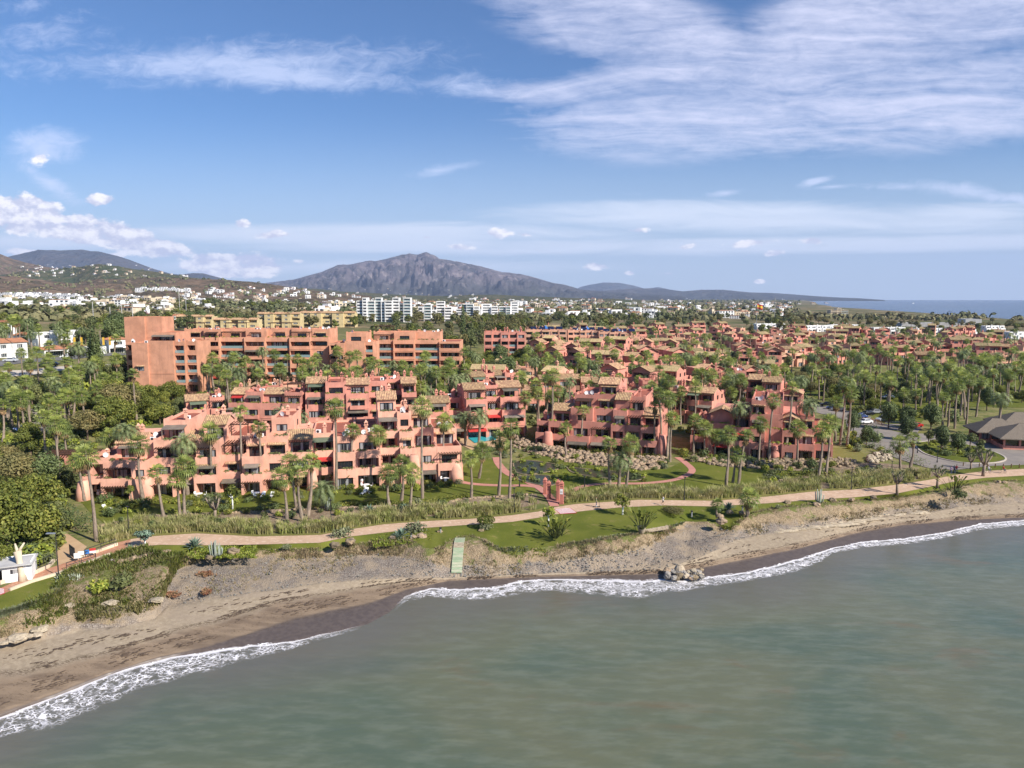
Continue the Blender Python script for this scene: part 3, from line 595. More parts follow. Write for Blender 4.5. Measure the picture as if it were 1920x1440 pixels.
ridge('scrub_hills', [(-420, 520), (-100, 517), (0, 518), (45, 516), (80, 522), (110, 526), (150, 531), (200, 522), (235, 523), (280, 519), (330, 520), (380, 522), (430, 524), (480, 528), (520, 533), (560, 540), (620, 548), (700, 555)], 2900, 900, 700, 'hill_brown', 38, .4, 220, 2.5, 19)
ridge('low_hills', [(440, 549), (480, 540), (520, 536), (560, 540), (600, 541), (640, 546), (700, 549), (760, 553), (840, 555), (880, 553), (930, 552), (980, 555), (1060, 558), (1200, 562)], 5200, 1400, 1200, 'hill_green', 30, .3, 300, 3, 23)
# ------------------------------------------------------------------ haze
def haze():
    m, nt = newmat('haze')
    v = nd(nt, 'VolumePrincipled', {'Color': (.54, .68, 1.0, 1), 'Density': 3.5e-5, 'Anisotropy': .0})
    nd(nt, 'OutputMaterial', {'Volume': v.outputs[0]})
    b = MB(); b.box(-25500, 25500, -25500, 25500, -40, 1500); o = b.build('haze', 'haze'); struct(o, 'stuff')
haze()
# ------------------------------------------------------------------ plants: one of each kind, copied later
def leafy(b, lobes, n, size, rng, up=.3, flat=1.0, mi=0, ring=.55):
    """scatter small leaf clumps through the lobes' volume, denser towards each lobe's skin"""
    tot = sum(r[0] * r[1] + r[1] * r[2] for _, r in lobes)
    for c, r in lobes:
        k = max(6, int(n * (r[0] * r[1] + r[1] * r[2]) / tot)); shade = rng.random()
        for _ in range(k):
            d = Vector((rng.gauss(0, 1), rng.gauss(0, 1), rng.gauss(0, 1))).normalized()
            q = ring + (1.06 - ring) * rng.random() ** .6
            p = Vector((c[0] + d.x * r[0] * q, c[1] + d.y * r[1] * q, c[2] + d.z * r[2] * q))
            nn = (d + Vector((rng.gauss(0, .5), rng.gauss(0, .5), rng.gauss(0, .5) + up))).normalized()
            a = nn.orthogonal().normalized(); a = Matrix.Rotation(rng.random() * 6.28, 3, nn) @ a; e = nn.cross(a)
            s = size * (.6 + .8 * rng.random())
            b.face([p - a * s, p - e * s * .55 * flat, p + a * s, p + e * s * .55 * flat], mi, min(1, max(0, .3 * shade + .7 * rng.random())))
def crown_lobes(rng, R_, h, n, base=0.):
    out = []
    for i in range(n):
        a = rng.random() * 6.28; q = rng.random() ** .5 * .62; z = rng.random()
        w = math.sqrt(max(.15, 1 - (2 * z - .85) ** 2 * .55))
        r = R_ * (.30 + .22 * rng.random())
        out.append(((math.cos(a) * q * R_ * w * 1.1, math.sin(a) * q * R_ * w * 1.1, base + h * (.16 + .68 * z)), (r, r, r * .72 * min(1.3, h / R_ / 1.3))))
    return out
def tree_mesh(seed, R_, h, trunk, lobes, leaves, size, mat, tr=.22):
    rng = random.Random(seed); L = crown_lobes(rng, R_, h, int(lobes * 1.25), trunk * .85)
    b = MB(); leafy(b, L, int(leaves * 2.2), size * .68, rng)
    t = MB(); top = trunk + h * .35
    t.tube([(0, 0, -.3), (.08 * tr, .1, trunk * .5), (.1, -.05, trunk), (.05, 0, top)], [tr * 1.25, tr, tr * .8, tr * .35], 7)
    for c, r in L[::2]:
        s = Vector((.05, 0, trunk * (.65 + .3 * rng.random()))); e = Vector(c)
        t.tube([s, s.lerp(e, .5) + Vector((0, 0, -.15 * R_ * .3)), e], [tr * .5, tr * .32, tr * .12], 5)
    return t.mesh('trunk', 'bark', True), b.mesh('crown', mat, lv=True)
def make_kind(name, tm, cm, extra=None):
    r = mk(name, None); mk('trunk', tm, r); mk('crown', cm, r)
    if extra: mk('skirt', extra, r)
    return r
PROTO = {}
for i, a in enumerate([(11, 3.6, 5.2, 2.6, 15, 1900, .34, 'leafA'), (12, 4.4, 6.0, 2.4, 18, 2300, .36, 'leafA'), (13, 3.2, 5.0, 2.2, 13, 1700, .32, 'leafB'), (14, 4.6, 5.2, 3.2, 18, 2300, .36, 'leafC'),
                       (15, 2.3, 2.6, 1.5, 9, 900, .24, 'leafA'), (16, 3.6, 7.6, 2.6, 17, 2100, .36, 'leafD')]):
    PROTO['tree%d' % i] = (*tree_mesh(*a), None)
# umbrella pine: flat crown high up
rng = random.Random(31); b = MB(); L = [((math.cos(a) * q, math.sin(a) * q, 6.6 + rng.random() * .9), (1.7, 1.7, .8)) for a, q in [(rng.random() * 6.3, 3.4 * rng.random() ** .5) for _ in range(17)]]
leafy(b, L, 2300, .3, rng); t = MB(); t.tube([(0, 0, -.3), (.2, .1, 3), (0, 0, 6)], [.32, .26, .16], 7)
for c, r in L[::2]: t.tube([(0.05, 0, 4.6), ((c[0]) * .5, c[1] * .5, 5.9), c], [.14, .1, .05], 5)
PROTO['pine'] = (t.mesh('trunk', 'bark', True), b.mesh('crown', 'leafB', lv=True), None)
# cypress
rng = random.Random(32); b = MB(); L = [((rng.gauss(0, .12), rng.gauss(0, .12), .8 + i * .72), (.85 * (1 - (i / 14) ** 2.2) + .12,) * 2 + (.75,)) for i in range(14)]
leafy(b, L, 1800, .2, rng, up=1.2); t = MB(); t.tube([(0, 0, -.3), (0, 0, 3)], [.18, .12], 6)
PROTO['cypress'] = (t.mesh('trunk', 'bark', True), b.mesh('crown', 'leafD', lv=True), None)
# small-leaved eucalyptus / casuarina by the sea
rng = random.Random(33); b = MB(); L = [((rng.gauss(0, 1.5), rng.gauss(0, 1.5), 4 + rng.random() * 6), (1.1 + rng.random() * .6, 1.1 + rng.random() * .6, .9)) for i in range(16)]
leafy(b, L, 1900, .3, rng, up=-.2); t = MB(); t.tube([(0, 0, -.3), (.3, 0, 4), (0, .2, 8)], [.3, .22, .1], 6)
for c, r in L[::2]: t.tube([(.2, 0, 3.2), (c[0] * .6, c[1] * .6, (3.4 + c[2]) / 2), c], [.13, .09, .04], 5)
PROTO['gum'] = (t.mesh('trunk', 'bark', True), b.mesh('crown', 'leafC', lv=True), None)
def trunk_mesh(seed, r0, r1, boot=0.0):
    """palm trunk one metre tall unit curve: scaled in z to each palm's height"""
    b = MB(); rng = random.Random(seed); ax, ay = rng.uniform(-.35, .35), rng.uniform(-.35, .35); pts = []; rad = []
    for i in range(13):
        q = i / 12; pts.append((ax * math.sin(q * 3.14) * .8, ay * math.sin(q * 3.14) * .8, q - (.03 if i == 0 else 0)))
        rad.append((r0 + (r1 - r0) * min(1, q * 1.3) + .07 * math.exp(-q * 14)) * (1 + .06 * (i % 2)))
    b.tube(pts, rad, 8); return b.mesh('trunk', 'trunk', True)
def fan_crown(seed, R_=2.2, nl=44, dead=26, low=-.75):
    rng = random.Random(seed); b = MB(); s = MB()
    def leaf(bb, az, el, L, r, w, lv, droop, seg=9):
        d = Vector((math.cos(az) * math.cos(el), math.sin(az) * math.cos(el), math.sin(el)))
        side = Vector((-math.sin(az), math.cos(az), 0)); c = d * L
        upn = side.cross(d) * -1
        if upn.z < 0: upn = -upn
        bb.face([side * .035, -side * .035, c - side * .02, c + side * .02], 0, lv * .6)
        for k in range(seg):
            a = (k / (seg - 1) - .5) * 2.75; q = d * math.cos(a) + side * math.sin(a)
            e = q.cross(upn).normalized() * w
            rr = r * (1 - .18 * abs(a) / 1.4) * (.9 + .2 * rng.random())
            m_ = c + q * rr * .6 + upn * .05 ; t_ = c + q * rr - Vector((0, 0, droop * rr))
            l2 = min(1, max(0, lv + rng.uniform(-.15, .15)))
            bb.face([c, m_ - e, m_ + e], 0, l2); bb.face([m_ - e, t_, m_ + e], 0, l2)
    for i in range(nl):
        q = (i + .5) / nl; el = math.asin(max(-1, min(1, 1 - q * (1 - math.sin(low))))) + rng.uniform(-.12, .12)
        leaf(b, i * 2.39996 + rng.uniform(-.2, .2), el, R_ * (.44 + .10 * rng.random()), R_ * .56, .085, min(1, .78 - .5 * q + rng.uniform(-.15, .25)), .12 + .35 * q)
    for i in range(dead):
        leaf(s, i * 2.4 + rng.random(), -1.05 - .38 * rng.random(), R_ * (.35 + .3 * rng.random()), R_ * .4, .1, rng.random(), .2, 6)
    return b.mesh('crown', 'fan', lv=True), s.mesh('skirt', 'skirt', lv=True)
def date_crown(seed, R_=3.4, nf=42, mat='date', dead=9):
    rng = random.Random(seed); b = MB(); s = MB()
    def frond(bb, az, el, L, lv, k=11, w=.05):
        p = Vector((0, 0, 0)); e = el; pts = [p.copy()]
        for i in range(7):
            d = Vector((math.cos(az) * math.cos(e), math.sin(az) * math.cos(e), math.sin(e))); p = p + d * L / 7; pts.append(p.copy()); e -= .20 + .06 * i
        side = Vector((-math.sin(az), math.cos(az), 0))
        for i in range(7):
            d = (pts[i + 1] - pts[i]); bb.face([pts[i] - side * .03, pts[i + 1] - side * .02, pts[i + 1] + side * .02, pts[i] + side * .03], 0, lv * .7)
            for f in (0.15, .5, .85):
                base = pts[i] + d * f; q = (i + f) / 7; ll = L * .24 * math.sin(math.pi * (.12 + .80 * q)) + .08
                for sg in (-1, 1):
                    t_ = base + side * sg * ll * .72 + d.normalized() * ll * .62 + Vector((0, 0, .10 * ll - .16 * rng.random()))
                    bb.face([base - d.normalized() * w, t_, base + d.normalized() * w * 1.8], 0, min(1, max(0, lv + rng.uniform(-.2, .2))))
    for i in range(nf):
        q = (i + .5) / nf; el = 1.45 - 1.75 * q ** .85 + rng.uniform(-.08, .08)
        frond(b, i * 2.39996 + rng.uniform(-.15, .15), el, R_ * (.92 + .2 * rng.random()), min(1, .8 - .5 * q + rng.uniform(-.15, .2)))
    for i in range(dead): frond(s, i * 2.4, -.7 - .3 * rng.random(), R_ * .55, rng.random())
    return b.mesh('crown', mat, lv=True), s.mesh('skirt', 'skirt', lv=True)
TRK = [trunk_mesh(i, .27, .17) for i in range(4)]; TRD = [trunk_mesh(9 + i, .34, .27) for i in range(2)]
FANS = [fan_crown(i, (2.2, 2.2, 2.35, 2.0, 1.9, 2.4)[i], nl=(30, 36, 40, 26, 22, 32)[i], dead=(26, 14, 34, 6, 12, 44)[i], low=(-.75, -.6, -.8, -.4, -.25, -.7)[i]) for i in range(6)]
DATES = [date_crown(40 + i) for i in range(3)]
def shrub_mesh(seed, R_, h, n, leaves, size, mat):
    rng = random.Random(seed); b = MB()
    L = [((rng.uniform(-1, 1) * R_ * .5, rng.uniform(-1, 1) * R_ * .5, h * (.35 + .3 * rng.random())), (R_ * .55, R_ * .55, h * .45)) for _ in range(n)]
    leafy(b, L, leaves, size, rng, ring=.4); return b.mesh('shrub', mat, lv=True)
SHR = [shrub_mesh(51, 1.3, 1.5, 6, 420, .17, 'leafA'), shrub_mesh(52, 1.1, 1.2, 5, 360, .16, 'leafY'), shrub_mesh(53, 1.5, 1.8, 7, 460, .18, 'leafD'), shrub_mesh(54, 1.1, 1.3, 5, 360, .15, 'leafO'), shrub_mesh(55, 1.2, 1.4, 5, 380, .17, 'leafB')]
SHN = ['bright green', 'yellow green', 'dark green', 'grey green', 'dull green']
def spiky(seed, n, L, w, mat, name, up=.2, lo=.1):
    rng = random.Random(seed); b = MB()
    for i in range(n):
        az = i * 2.4 + rng.uniform(-.2, .2); el = lo + (1.45 - lo) * (1 - i / n) * .95 + rng.uniform(-.08, .08)
        d = Vector((math.cos(az) * math.cos(el), math.sin(az) * math.cos(el), math.sin(el))); s_ = Vector((-math.sin(az), math.cos(az), 0))
        m_ = d * L * .55; t_ = d * L - Vector((0, 0, L * .1)); lv = rng.random()
        b.face([s_ * w * .5, -s_ * w * .5, m_ - s_ * w, m_ + s_ * w], 0, lv); b.face([m_ - s_ * w, t_, m_ + s_ * w], 0, lv)
    return b.mesh(name, mat, lv=True)
AGV = spiky(61, 34, 1.15, .10, 'agave', 'agave'); AGL = spiky(62, 36, 1.2, .09, 'agave_light', 'agave_light'); SPK = spiky(63, 40, .9, .05, 'leafY', 'spiky')
# strelitzia-like clump of big paddle leaves
rng = random.Random(64); b = MB(); t = MB()
for i in range(30):
    az = rng.random() * 6.28; el = .55 + .9 * rng.random(); L = 2.2 + 1.5 * rng.random()
    o_ = Vector((math.cos(az) * .35, math.sin(az) * .35, 0)); d = Vector((math.cos(az) * math.cos(el), math.sin(az) * math.cos(el), math.sin(el))); s_ = Vector((-math.sin(az), math.cos(az), 0))
    p1 = o_ + d * L * .62; p2 = o_ + d * L * .84 + Vector((0, 0, -.05)); p3 = o_ + d * L + Vector((0, 0, -.35)); lv = rng.random()
    t.tube([o_, p1], [.045, .03], 4); b.face([p1, p2 - s_ * .26, p3, p2 + s_ * .26], 0, lv)
PADDLE = (t.mesh('stem', 'leafB'), b.mesh('leaves', 'leafA', lv=True))
# dragon tree: forked trunk with rosettes
rng = random.Random(65); b = MB(); t = MB(); t.tube([(0, 0, -.2), (.05, 0, .9), (.1, 0, 1.7)], [.24, .2, .19], 8)
for i in range(9):
    az = i * .7; e_ = Vector((math.cos(az) * (.6 + .5 * (i % 3) / 2), math.sin(az) * (.6 + .5 * (i % 2)), 2.9 + .35 * (i % 3)))
    t.tube([(.1, 0, 1.6), (e_.x * .5 + .05, e_.y * .5, 2.2), e_], [.13, .1, .08], 6)
    for k in range(26):
        a2 = k * 2.4; el = -.15 + 1.5 * (1 - k / 26); d = Vector((math.cos(a2) * math.cos(el), math.sin(a2) * math.cos(el), math.sin(el))); s_ = Vector((-math.sin(a2), math.cos(a2), 0))
        b.face([e_ + s_ * .03, e_ - s_ * .03, e_ + d * .62], 0, rng.random()); 
        b.face([e_ + d * .1 - s_ * .045, e_ + d * .6 - Vector((0, 0, .1)), e_ + d * .1 + s_ * .045], 0, rng.random())
DRAGON = (t.mesh('trunk', 'trunk', True), b.mesh('crown', 'leafO', lv=True))
# cactus candelabra (euphorbia) and bare grey bush
b = MB()
for i in range(9):
    az = i * 2.4; q = .25 + .1 * (i % 4); b.tube([(math.cos(az) * .1, math.sin(az) * .1, 0), (math.cos(az) * q, math.sin(az) * q, .5), (math.cos(az) * q * 1.25, math.sin(az) * q * 1.25, 1.5 + .5 * (i % 3))], [.11, .10, .07], 6)
CACTUS = b.mesh('cactus', 'agave_light', True)
NPL = [0]
def place_tree(kind, p, s, label, cat='tree', group=None, name=None, rot=None, sz=None):
    tm, cm, ex = PROTO[kind]
    o = thing(name or {'pine': 'pine_tree', 'cypress': 'cypress_tree', 'gum': 'eucalyptus_tree'}.get(kind, 'broadleaf_tree'), label, cat, p, rnd.random() * 6.28 if rot is None else rot, group)
    o.scale = (s, s, s * (sz or 1)); mk('trunk', tm, o); mk('crown', cm, o); return o
def place_palm(p, h, label, kind='fan', group=None, s=1.0, tilt=0.0, skirt=True):
    """h: height of the crown's heart above the ground"""
    NPL[0] += 1; i = NPL[0]
    o = thing('date_palm' if kind == 'date' else 'fan_palm', label, 'palm tree', (p.x, p.y, p.z), 0, group)
    tr = mk('trunk', (TRD[i % 2] if kind == 'date' else TRK[i % 4]), o, (0, 0, 0), rnd.random() * 6.28, (s, s, h))
    c = (DATES[i % 3] if kind == 'date' else FANS[(i * 5 + i // 3) % 6]); r = rnd.random() * 6.28
    mk('crown', c[1 if False else 0], o, (0, 0, h), r, (s, s, s))
    if skirt: mk('skirt', c[1], o, (0, 0, h - .05), r, (s, s, s))
    if tilt: o.rotation_euler = (0, tilt, rnd.random() * 6.28)
    return o
# ------------------------------------------------------------------ buildings
FH = 3.1
_wc = {}
def window_meshes(w, h, far, white=False):
    k = (round(w, 1), round(h, 1), far, white)
    if k not in _wc:
        w, h = k[0], k[1]; fr = MB(); n = max(2, round(w / .85)); t = .07; fm = 'frame_white' if white else 'frame_dark'
        fr.box(-w / 2, w / 2, -.05, .05, 0, t); fr.box(-w / 2, w / 2, -.05, .05, h - t, h)
        for i in range(n + 1):
            x = -w / 2 + (w - t) * i / n; fr.box(x, x + t, -.045, .045, t, h - t)
        gl = MB(); gl.box(-w / 2 + .01, w / 2 - .01, .0, .02, .02, h - .02)
        if far:
            fr.box(-w / 2 + .01, w / 2 - .01, .0, .02, .02, h - .02, 1); _wc[k] = (fr.mesh('window', [fm, 'glass_far' if white else 'glass']), None)
        else: _wc[k] = (fr.mesh('window', fm), gl.mesh('pane', 'glass'))
    return _wc[k]
def tiles(b, e0, e1, r1, r0, step=.36, amp=.075):
    """barrel tiles: ribs running from the eave (e0-e1) up to the ridge (r0-r1)"""
    e0, e1, r0, r1 = map(Vector, (e0, e1, r0, r1)); nrm = (e1 - e0).cross(r0 - e0).normalized()
    if nrm.z < 0: nrm = -nrm
    n = max(3, int((e1 - e0).length / step)); prev = None
    for i in range(n * 2 + 1):
        q = i / (n * 2); o = nrm * (amp if i % 2 else -amp * .4)
        cur = (e0.lerp(e1, q) + o, r0.lerp(r1, q) + o)
        if prev: b.face([prev[0], cur[0], cur[1], prev[1]])
        prev = cur
    b.face([e0 - nrm * .16, e0, e1, e1 - nrm * .16])
def chimney_mesh(mat):
    b = MB(); b.box(-.32, .32, -.32, .32, 0, 1.35, 0, .03); b.box(-.44, .44, -.44, .44, 1.35, 1.5); 
    for sx_ in (-1, 1):
        for sy_ in (-1, 1): b.box(sx_ * .25 - .08, sx_ * .25 + .08, sy_ * .25 - .08, sy_ * .25 + .08, 1.5, 1.8)
    b.box(-.4, .4, -.4, .4, 1.8, 1.92); b.box(-.3, .3, -.3, .3, 1.92, 2.3, 0, .26)
    return b.mesh('chimney', mat)
_ch = {}
def dish_mesh():
    b = MB(); n0 = 12
    for k in range(n0):
        a0, a1 = 2 * math.pi * k / n0, 2 * math.pi * (k + 1) / n0
        for r0, r1 in ((0, .28), (.28, .5)):
            P = lambda r, a: (r * math.cos(a), -.25 * r * r * 4 * .3 - .1, .9 + r * math.sin(a))
            b.face([P(r0, a0), P(r1, a0), P(r1, a1), P(r0, a1)])
    b.tube([(0, .1, 0), (0, .1, .9)], .035, 5); b.tube([(0, .1, .9), (0, -.15, .9)], .03, 5); return b.mesh('satellite_dish', 'paint_white')
def ac_mesh():
    b = MB(); b.box(-.5, .5, -.2, .2, .1, .85); b.box(-.45, -.3, -.15, .15, 0, .1); b.box(.3, .45, -.15, .15, 0, .1)
    for k in range(10):
        a0, a1 = 6.283 * k / 10, 6.283 * (k + 1) / 10; b.face([(-.1, -.21, .47), (-.1 + .3 * math.cos(a0), -.21, .47 + .3 * math.sin(a0)), (-.1 + .3 * math.cos(a1), -.21, .47 + .3 * math.sin(a1))], 1)
    return b.mesh('air_conditioner', ['paint_white', 'dark_metal'])
DISH, ACU = dish_mesh(), ac_mesh()
def building(name, label, cat, loc, rot, bays, depth=12., wall='pink', roofm='tile', far=False, group=None, seed=0, fh=FH, white=False, plants=True, sides=True, chim=True, gear=True, rail='rail_glass'):
    rg = random.Random(seed); root = thing(name, label, cat, loc, rot, group)
    w = MB(); fl = MB(); pl = MB(); x = 0.; first = True
    tot = sum(b_[0] for b_ in bays)
    def win(xc, y, z, ww, hh, rz=0.0):
        fm, gm = window_meshes(ww, hh, far, white); o = mk('window', fm, root, (xc, y, z), rz)
        if gm: mk('pane', gm, o)
    def pergola(x0, x1, y0, y1, z):
        b = MB()
        b.box(x0, x1, y0, y0 + .16, z, z + .18); n = max(4, int((x1 - x0) / .55))
        for i in range(n + 1):
            xx = x0 + (x1 - x0 - .1) * i / n; b.box(xx, xx + .1, y0 - .45, y1, z + .18, z + .32)
        for xx in (x0 + .05, x1 - .25): b.box(xx, xx + .18, y0 + .0, y0 + .18, z - 2.35, z)
        b.build('pergola', 'wood', root)
    for bi, (bw, y0, types, sets, top) in enumerate(bays):
        x0, x1 = x, x + bw; x += bw; y = y0; yp = y0; n = len(types)
        xc = (x0 + x1) / 2
        for i, ty in enumerate(types):
            yp = y; y = y + (sets[i] if i < len(sets) else 0); z0, z1 = i * fh, (i + 1) * fh
            base = -1.5 if i == 0 else 0
            ow, sill, oh, t = {'W': (min(2.2, bw * .56), .8, 1.45, .35), 'G': (min(3.6, bw * .74), .0, 2.25, .4), 'D': (bw * .7, .55, 1.6, .3), 'L': (bw - .8, .0, 2.45, 2.6), 'K': (bw - .35, .0, 2.45, 1.9),
                               'A': (min(3., bw * .7), .0, 2.2, .35), 'P': (min(3.2, bw * .7), .0, 2.2, .35), 'B': (0, 0, 0, .3), 'Y': (bw * .8, .9, 1.5, .3)}[ty]
            a, b_ = xc - ow / 2, xc + ow / 2
            w.box(x0, x1, y + t, depth, z0 + base, z1)
            if ow:
                w.box(x0, a, y, y + t, z0 + base, z1); w.box(b_, x1, y, y + t, z0 + base, z1)
                w.box(a, b_, y, y + t, z0 + sill + oh, z1); w.box(a, b_, y, y + t, z0 + base, z0 + sill + .02)
                if ty in 'LK':
                    gw = ow * (.82 if ty == 'L' else .7); win(xc + rg.uniform(-.3, .3) * min(1, ow - gw), y + t - .06, z0 + .03, gw, 2.15)
                    if i > 0 and (i >= len(sets) or sets[i] < .6):
                        if ty == 'L': w.box(a, b_, y + .0, y + .18, z0 + .02, z0 + .92)
                        else:
                            r_ = MB(); r_.box(a, b_, y + .03, y + .06, z0 + .12, z0 + .98); r_.build('glass_railing', rail, root)
                else: win(xc, y + t - .09, z0 + sill + .03, ow, oh - .04)
            else: w.box(x0, x1, y, y + t, z0 + base, z1)
            dep = y - yp
            if i > 0 and dep >= .6:      # roof terrace of the storey below, with its parapet
                w.box(x0, x1, yp, yp + .24, z0, z0 + .92); w.box(x0, x0 + .2, yp + .24, y, z0, z0 + .88); w.box(x1 - .2, x1, yp + .24, y, z0, z0 + .88)
                fl.face([(x0 + .2, yp + .24, z0 + .02), (x1 - .2, yp + .24, z0 + .02), (x1 - .2, y, z0 + .02), (x0 + .2, y, z0 + .02)])
                if plants and rg.random() < .9:
                    L = [((x0 + .3 + rg.random() * (bw - .6), yp + .25, z0 + .95), (.5, .3, .26 + .2 * rg.random())) for _ in range(int(bw * .8) + 1)]
                    leafy(pl, L, int(70 * bw) if not far else 12, .13 if not far else .25, rg)
                if ty == 'P' and dep > 1.5: pergola(x0 + .3, x1 - .2, yp + .35, y, z0 + 2.5)
            elif i > 0 and ty in 'GPA' and dep < .6:
                w.box(a - .2, b_ + .2, y - .75, y, z0 - .18, z0); w.box(a - .2, b_ + .2, y - .75, y - .6, z0, z0 + .85); w.box(a - .2, a - .05, y - .6, y, z0, z0 + .85); w.box(b_ + .05, b_ + .2, y - .6, y, z0, z0 + .85)
                if plants and rg.random() < .5: leafy(pl, [((xc + rg.uniform(-1, 1), y - .68, z0 + .9), (.7, .25, .22))], 45, .13, rg)
            if i == 0 and ty == 'P': pergola(x0 + .3, x1 - .2, y - 2.2, y, z0 + 2.5)
            if not far and ty in 'LGD' and rg.random() < .38:
                m_ = MB(); zc = z0 + 2.55; k_ = rg.random()
                if k_ < .55:
                    for q_ in range(int(ow / .45) + 1): m_.box(a - .1 + q_ * .45, a + .0 + q_ * .45, y - 1.1, y + .3, zc, zc + .12)
                    m_.box(a - .2, b_ + .2, y - .95, y - .83, zc - .12, zc); m_.build('pergola', 'wood', root)
                else:
                    m_.face([(a, y, zc + .1), (b_, y, zc + .1), (b_, y - 1.3, zc - .35), (a, y - 1.3, zc - .35)]); m_.box(a, b_, y - 1.33, y - 1.30, zc - .5, zc - .34); m_.build('awning', rg.choice(['awning', 'red', 'awning']), root)
            if ty == 'A':
                m_ = MB(); ya = y - min(2.6, max(1.3, dep + .3)); q = [(a - .6, y + .0, z0 + 2.75), (b_ + .6, y + .0, z0 + 2.75), (b_ + .6, ya, z0 + 2.35), (a - .6, ya, z0 + 2.35)]
                m_.face(q); m_.face([(p[0], p[1], p[2] - .08) for p in q][::-1]); m_.box(a - .6, b_ + .6, ya - .04, ya, z0 + 2.22, z0 + 2.36)
                for xx in (a - .5, b_ + .4): m_.box(xx, xx + .12, ya + .05, ya + .17, z0, z0 + 2.3)
                m_.build('awning', rg.choice(['awning', 'awning', 'awning_green', 'wood']), root)
            if ty in 'WGD' and rg.random() < .35 and not white:   # small tiled hood
                m_ = MB(); tiles(m_, (a - .3, y - .7, z0 + sill + oh + .12), (b_ + .3, y - .7, z0 + sill + oh + .12), (b_ + .3, y, z0 + sill + oh + .42), (a - .3, y, z0 + sill + oh + .42), .3, .05); m_.build('window_hood', roofm, root)
            if i > 0 and rg.random() < .6 and not white: w.box(x0 + .01, x1 - .01, y - .10, y, z0 - .14, z0 + .05)
        zt = n * fh; xa, xb = x0, x1; yr = min(depth, y + 6.0)
        if top == 'T':
            rb = MB(); ym = (y + yr) / 2; rh = (ym - y) * .42
            tiles(rb, (xa - .25, y - .55, zt - .1), (xb + .25, y - .55, zt - .1), (xb + .25, ym, zt + rh + .1), (xa - .25, ym, zt + rh + .1))
            tiles(rb, (xb + .25, yr + .3, zt - .05), (xa - .25, yr + .3, zt - .05), (xa - .25, ym, zt + rh + .1), (xb + .25, ym, zt + rh + .1))
            rb.build('roof', roofm, root)
            for xx, s_ in ((xa, 1), (xb, -1)):
                w.face([(xx, y, zt), (xx, yr, zt), (xx, ym, zt + rh)][::s_])
        elif top == 'G':
            rb = MB(); rh = bw * .24; xm = (xa + xb) / 2
            tiles(rb, (xa - .45, yr, zt - .12), (xa - .45, y - .6, zt - .12), (xm, y - .6, zt + rh + .08), (xm, yr, zt + rh + .08))
            tiles(rb, (xb + .45, y - .6, zt - .12), (xb + .45, yr, zt - .12), (xm, yr, zt + rh + .08), (xm, y - .6, zt + rh + .08))
            rb.build('roof', roofm, root)
            w.face([(xa, y, zt), (xb, y, zt), (xm, y, zt + rh)]); w.face([(xb, yr, zt), (xa, yr, zt), (xm, yr, zt + rh)])
            bb = MB(); bb.tube([(xa - .45, y - .62, zt - .2), (xm, y - .62, zt + rh - .02), (xb + .45, y - .62, zt - .2)], .09, 4); bb.build('gable_board', 'wood', root)
        elif top == 'H':
            rb = MB(); rh = min(bw, yr - y) * .24; xm = (xa + xb) / 2; k = min(bw, yr - y) / 2; ym = (y + yr) / 2
            if bw >= yr - y: r0, r1 = (xa + k, ym, zt + rh), (xb - k, ym, zt + rh)
            else: r0 = r1 = (xm, ym, zt + rh)
            e = [(xa - .5, y - .5, zt), (xb + .5, y - .5, zt), (xb + .5, yr + .5, zt), (xa - .5, yr + .5, zt)]
            tiles(rb, e[0], e[1], r1, r0); tiles(rb, e[1], e[2], r1, r1); tiles(rb, e[2], e[3], r0, r1); tiles(rb, e[3], e[0], r0, r0); rb.build('roof', roofm, root)
        else:
            ph = .55 if top != 'N' else .3; pt = .22; yb = depth
            w.box(xa, xb, y, y + pt, zt, zt + ph); w.box(xa, xb, yb - pt, yb, zt, zt + ph); w.box(xa, xa + pt, y + pt, yb - pt, zt, zt + ph * .9); w.box(xb - pt, xb, y + pt, yb - pt, zt, zt + ph * .9)
            if top in 'FO' and not white:
                for xx in (xa, xb - .6): w.box(xx + .02, xx + .58, y + .02, y + pt + .3, zt + ph, zt + ph + .35); w.box(xx + .06, xx + .5, yb - .6, yb - .1, zt + ph, zt + ph + .5)
                if rg.random() < .6:
                    for k in range(4): w.box(xa + .02 + .25 * 0, xa + .2, y + 1.2 + k * 1.1, y + 1.8 + k * 1.1, zt + ph * .9, zt + ph * .9 + .3)
            fl.face([(xa + pt, y + pt, zt + .02), (xb - pt, y + pt, zt + .02), (xb - pt, yb - pt, zt + .02), (xa + pt, yb - pt, zt + .02)])
            if top == 'O': pergola(xa + .4, xb - .4, y + 1., y + 4.5, zt + 2.5)
            if gear and top in 'FN':
                for k in range(rg.randint(0, 2 if not far else 1)):
                    mk('satellite_dish', DISH, root, (rg.uniform(xa + 1, xb - 1), rg.uniform(y + 1, min(yb - 1, y + 5)), zt), rg.uniform(-.8, .8), (1, 1, 1))
                for k in range(rg.randint(0, 2 if not far else 0)):
                    mk('air_conditioner', ACU, root, (rg.uniform(xa + 1, xb - 1), rg.uniform(y + 1, min(yb - 1, y + 6)), zt), rg.uniform(-.3, .3))
        if chim and rg.random() < .8:
            if wall not in _ch: _ch[wall] = chimney_mesh(wall)
            for k in range(rg.randint(1, 2)):
                mk('chimney', _ch[wall], root, (xa + .5 + rg.random() * (bw - 1), min(depth - .5, y + rg.uniform(2.6, 6)), zt - .1 + rg.uniform(0, .6)), 0, (1, 1, rg.uniform(.8, 1.25)))
